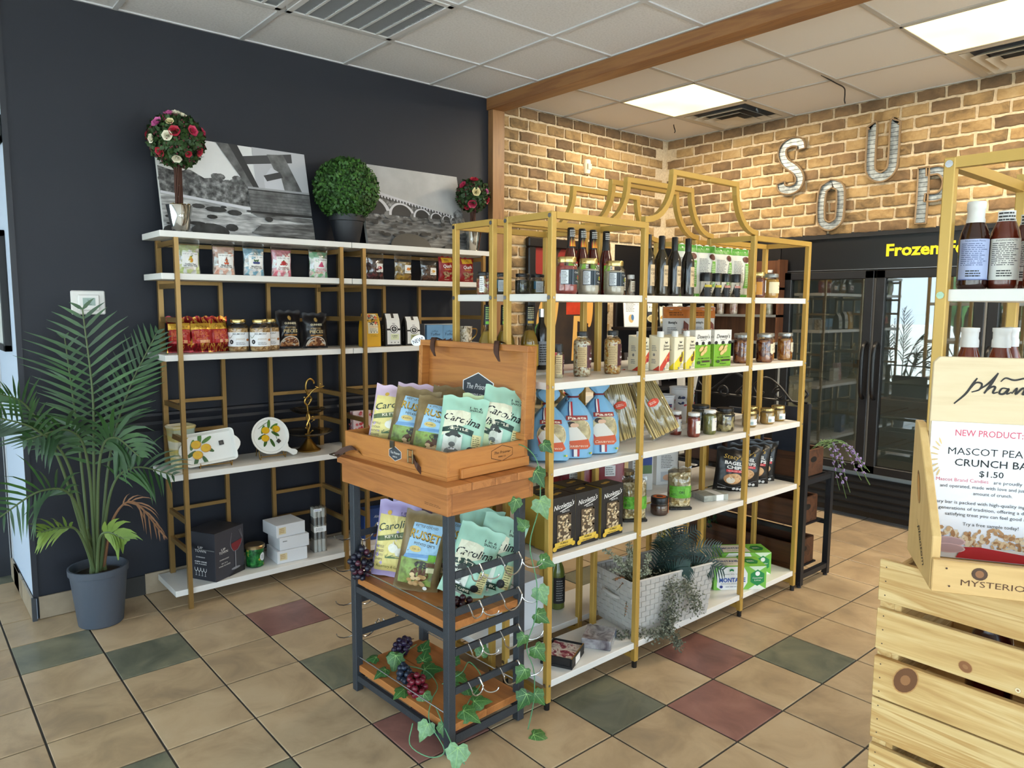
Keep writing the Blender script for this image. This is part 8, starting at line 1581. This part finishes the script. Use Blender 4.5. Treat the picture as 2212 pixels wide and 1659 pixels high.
for pts in (smooth_pts([(0, .0, .985), (0, .07, .975), (0, .16, 1.06), (0, .24, 1.10), (0, .31, 1.05), (0, .28, 1.0), (0, .25, 1.02)], 5), smooth_pts([(0, .03, 1.0), (0, -.0, 1.03), (0, .03, 1.055), (0, .05, 1.03)], 5), smooth_pts([(0, .42, 1.0), (0, .36, 1.07), (0, .44, 1.11), (0, .52, 1.05), (0, .6, 1.0), (0, .67, 1.05), (0, .63, 1.09), (0, .6, 1.06)], 5), spiral(.16, 1.02, .035, 0, 8), spiral(.36, 1.02, .04, 2, 10), spiral(.5, 1.0, .035, 0, 8), [(0, 0, .985), (0, .82, .985)]): sc.tube(pts, .006, 6, RB)
sc.obj('ironwork', t, smooth=60)
def trough(loc, lb, L=.74):
    o = thing('wooden_trough', lb, 'crate', loc, 0, 'dark wooden troughs on the rack'); h, w = .14, .115
    for s in (-1, 1):
        G().box(s*w-.007, s*w+.007, 0, L, 0, h, TRG).obj('side_plank', o, bevel=.002)
        y = 0 if s < 0 else L; e = G().box(-w+.007, w-.007, y-.008, y+.008, 0, h, TRG).obj('end_plank', o, bevel=.002)
        if s < 0: q = D(flat(-.008)); q.ell(0, h*.62, .034, .016, M('0e0a08'), 14); q.obj('hand_hole', e)
    G().box(-w, w, .008, L-.008, 0, .01, TRG).obj('base_plank', o); return o
trough((2.82, -2.10, .579), 'dark wooden trough on top of the rack holding lavender'); trough((2.82, -2.08, .312), 'dark wooden trough on the middle rails of the rack'); trough((2.82, -2.07, .0745), 'dark wooden trough on the lowest rails of the rack', .7)
G().box(-.0, .26, .03, .05, -.005, .0, RB).obj('support_rail', t, loc=(.015, 0, .3125)); 
for y in (.05, .75): G().box(.015, .275, y, y+.02, -.008, .0, RB).obj('support_rail', t, loc=(0, 0, .074))
t = thing('lavender_bunch', 'artificial lavender bunch spilling out of the top trough', 'artificial plant', (2.86, -2.05, .60)); LVG = M('5d7a4a', .6); LVP = M('9a86b8', .6); rg = random.Random(8)
for k in range(9):
    e = Vector((.24+rg.uniform(0, .28), -.12+rg.uniform(-.08, .05), .02-rg.uniform(.0, .24))); m_2 = Vector((e.x*.45, e.y*.6, .14)); c = smooth_pts([(0, .05, .02), m_2, e], 8); g = G(); g.tube(c, .002, 4, LVG)
    for i in range(36): a = c[int(len(c)*.62)+rg.randrange(int(len(c)*.38)-1)]; g.sphere(a+Vector((rg.gauss(0, .004), rg.gauss(0, .004), rg.gauss(0, .004))), .0045, 5, 4, LVP)
    for i in range(10): a = c[rg.randrange(len(c)//2)]; v = Vector((rg.gauss(0, 1), rg.gauss(0, 1), rg.gauss(0, 1))).normalized()*.03; w_ = v.orthogonal().normalized()*.003; g.add([a, a+v*.5+w_, a+v, a+v*.5-w_], [(0, 1, 2, 3)], LVG)
    g.obj('stem', t)
t = thing('trailing_ivy', 'small dark ivy trailing down behind the island shelf', 'ivy', (2.70, -1.55, .46)); g = G(); rg = random.Random(3)
for k in range(5):
    c = smooth_pts([(0, 0, 0), (rg.uniform(-.05, .05), -.03, -.06), (rg.uniform(-.06, .06), rg.uniform(-.04, 0), -.2), (rg.uniform(-.07, .07), -.02, -.34)], 6); g.tube(c, .0015, 4, M('3d5236', .6))
    for i in range(20): a = c[rg.randrange(len(c))]; v = Vector((rg.gauss(0, 1), rg.gauss(0, 1), rg.gauss(0, 1)-.5)).normalized()*.028; w_ = v.orthogonal().normalized()*.009; g.add([a, a+v*.5+w_, a+v, a+v*.5-w_], [(0, 1, 2, 3)], FERN if i % 2 else LFD)
g.obj('strands', t)
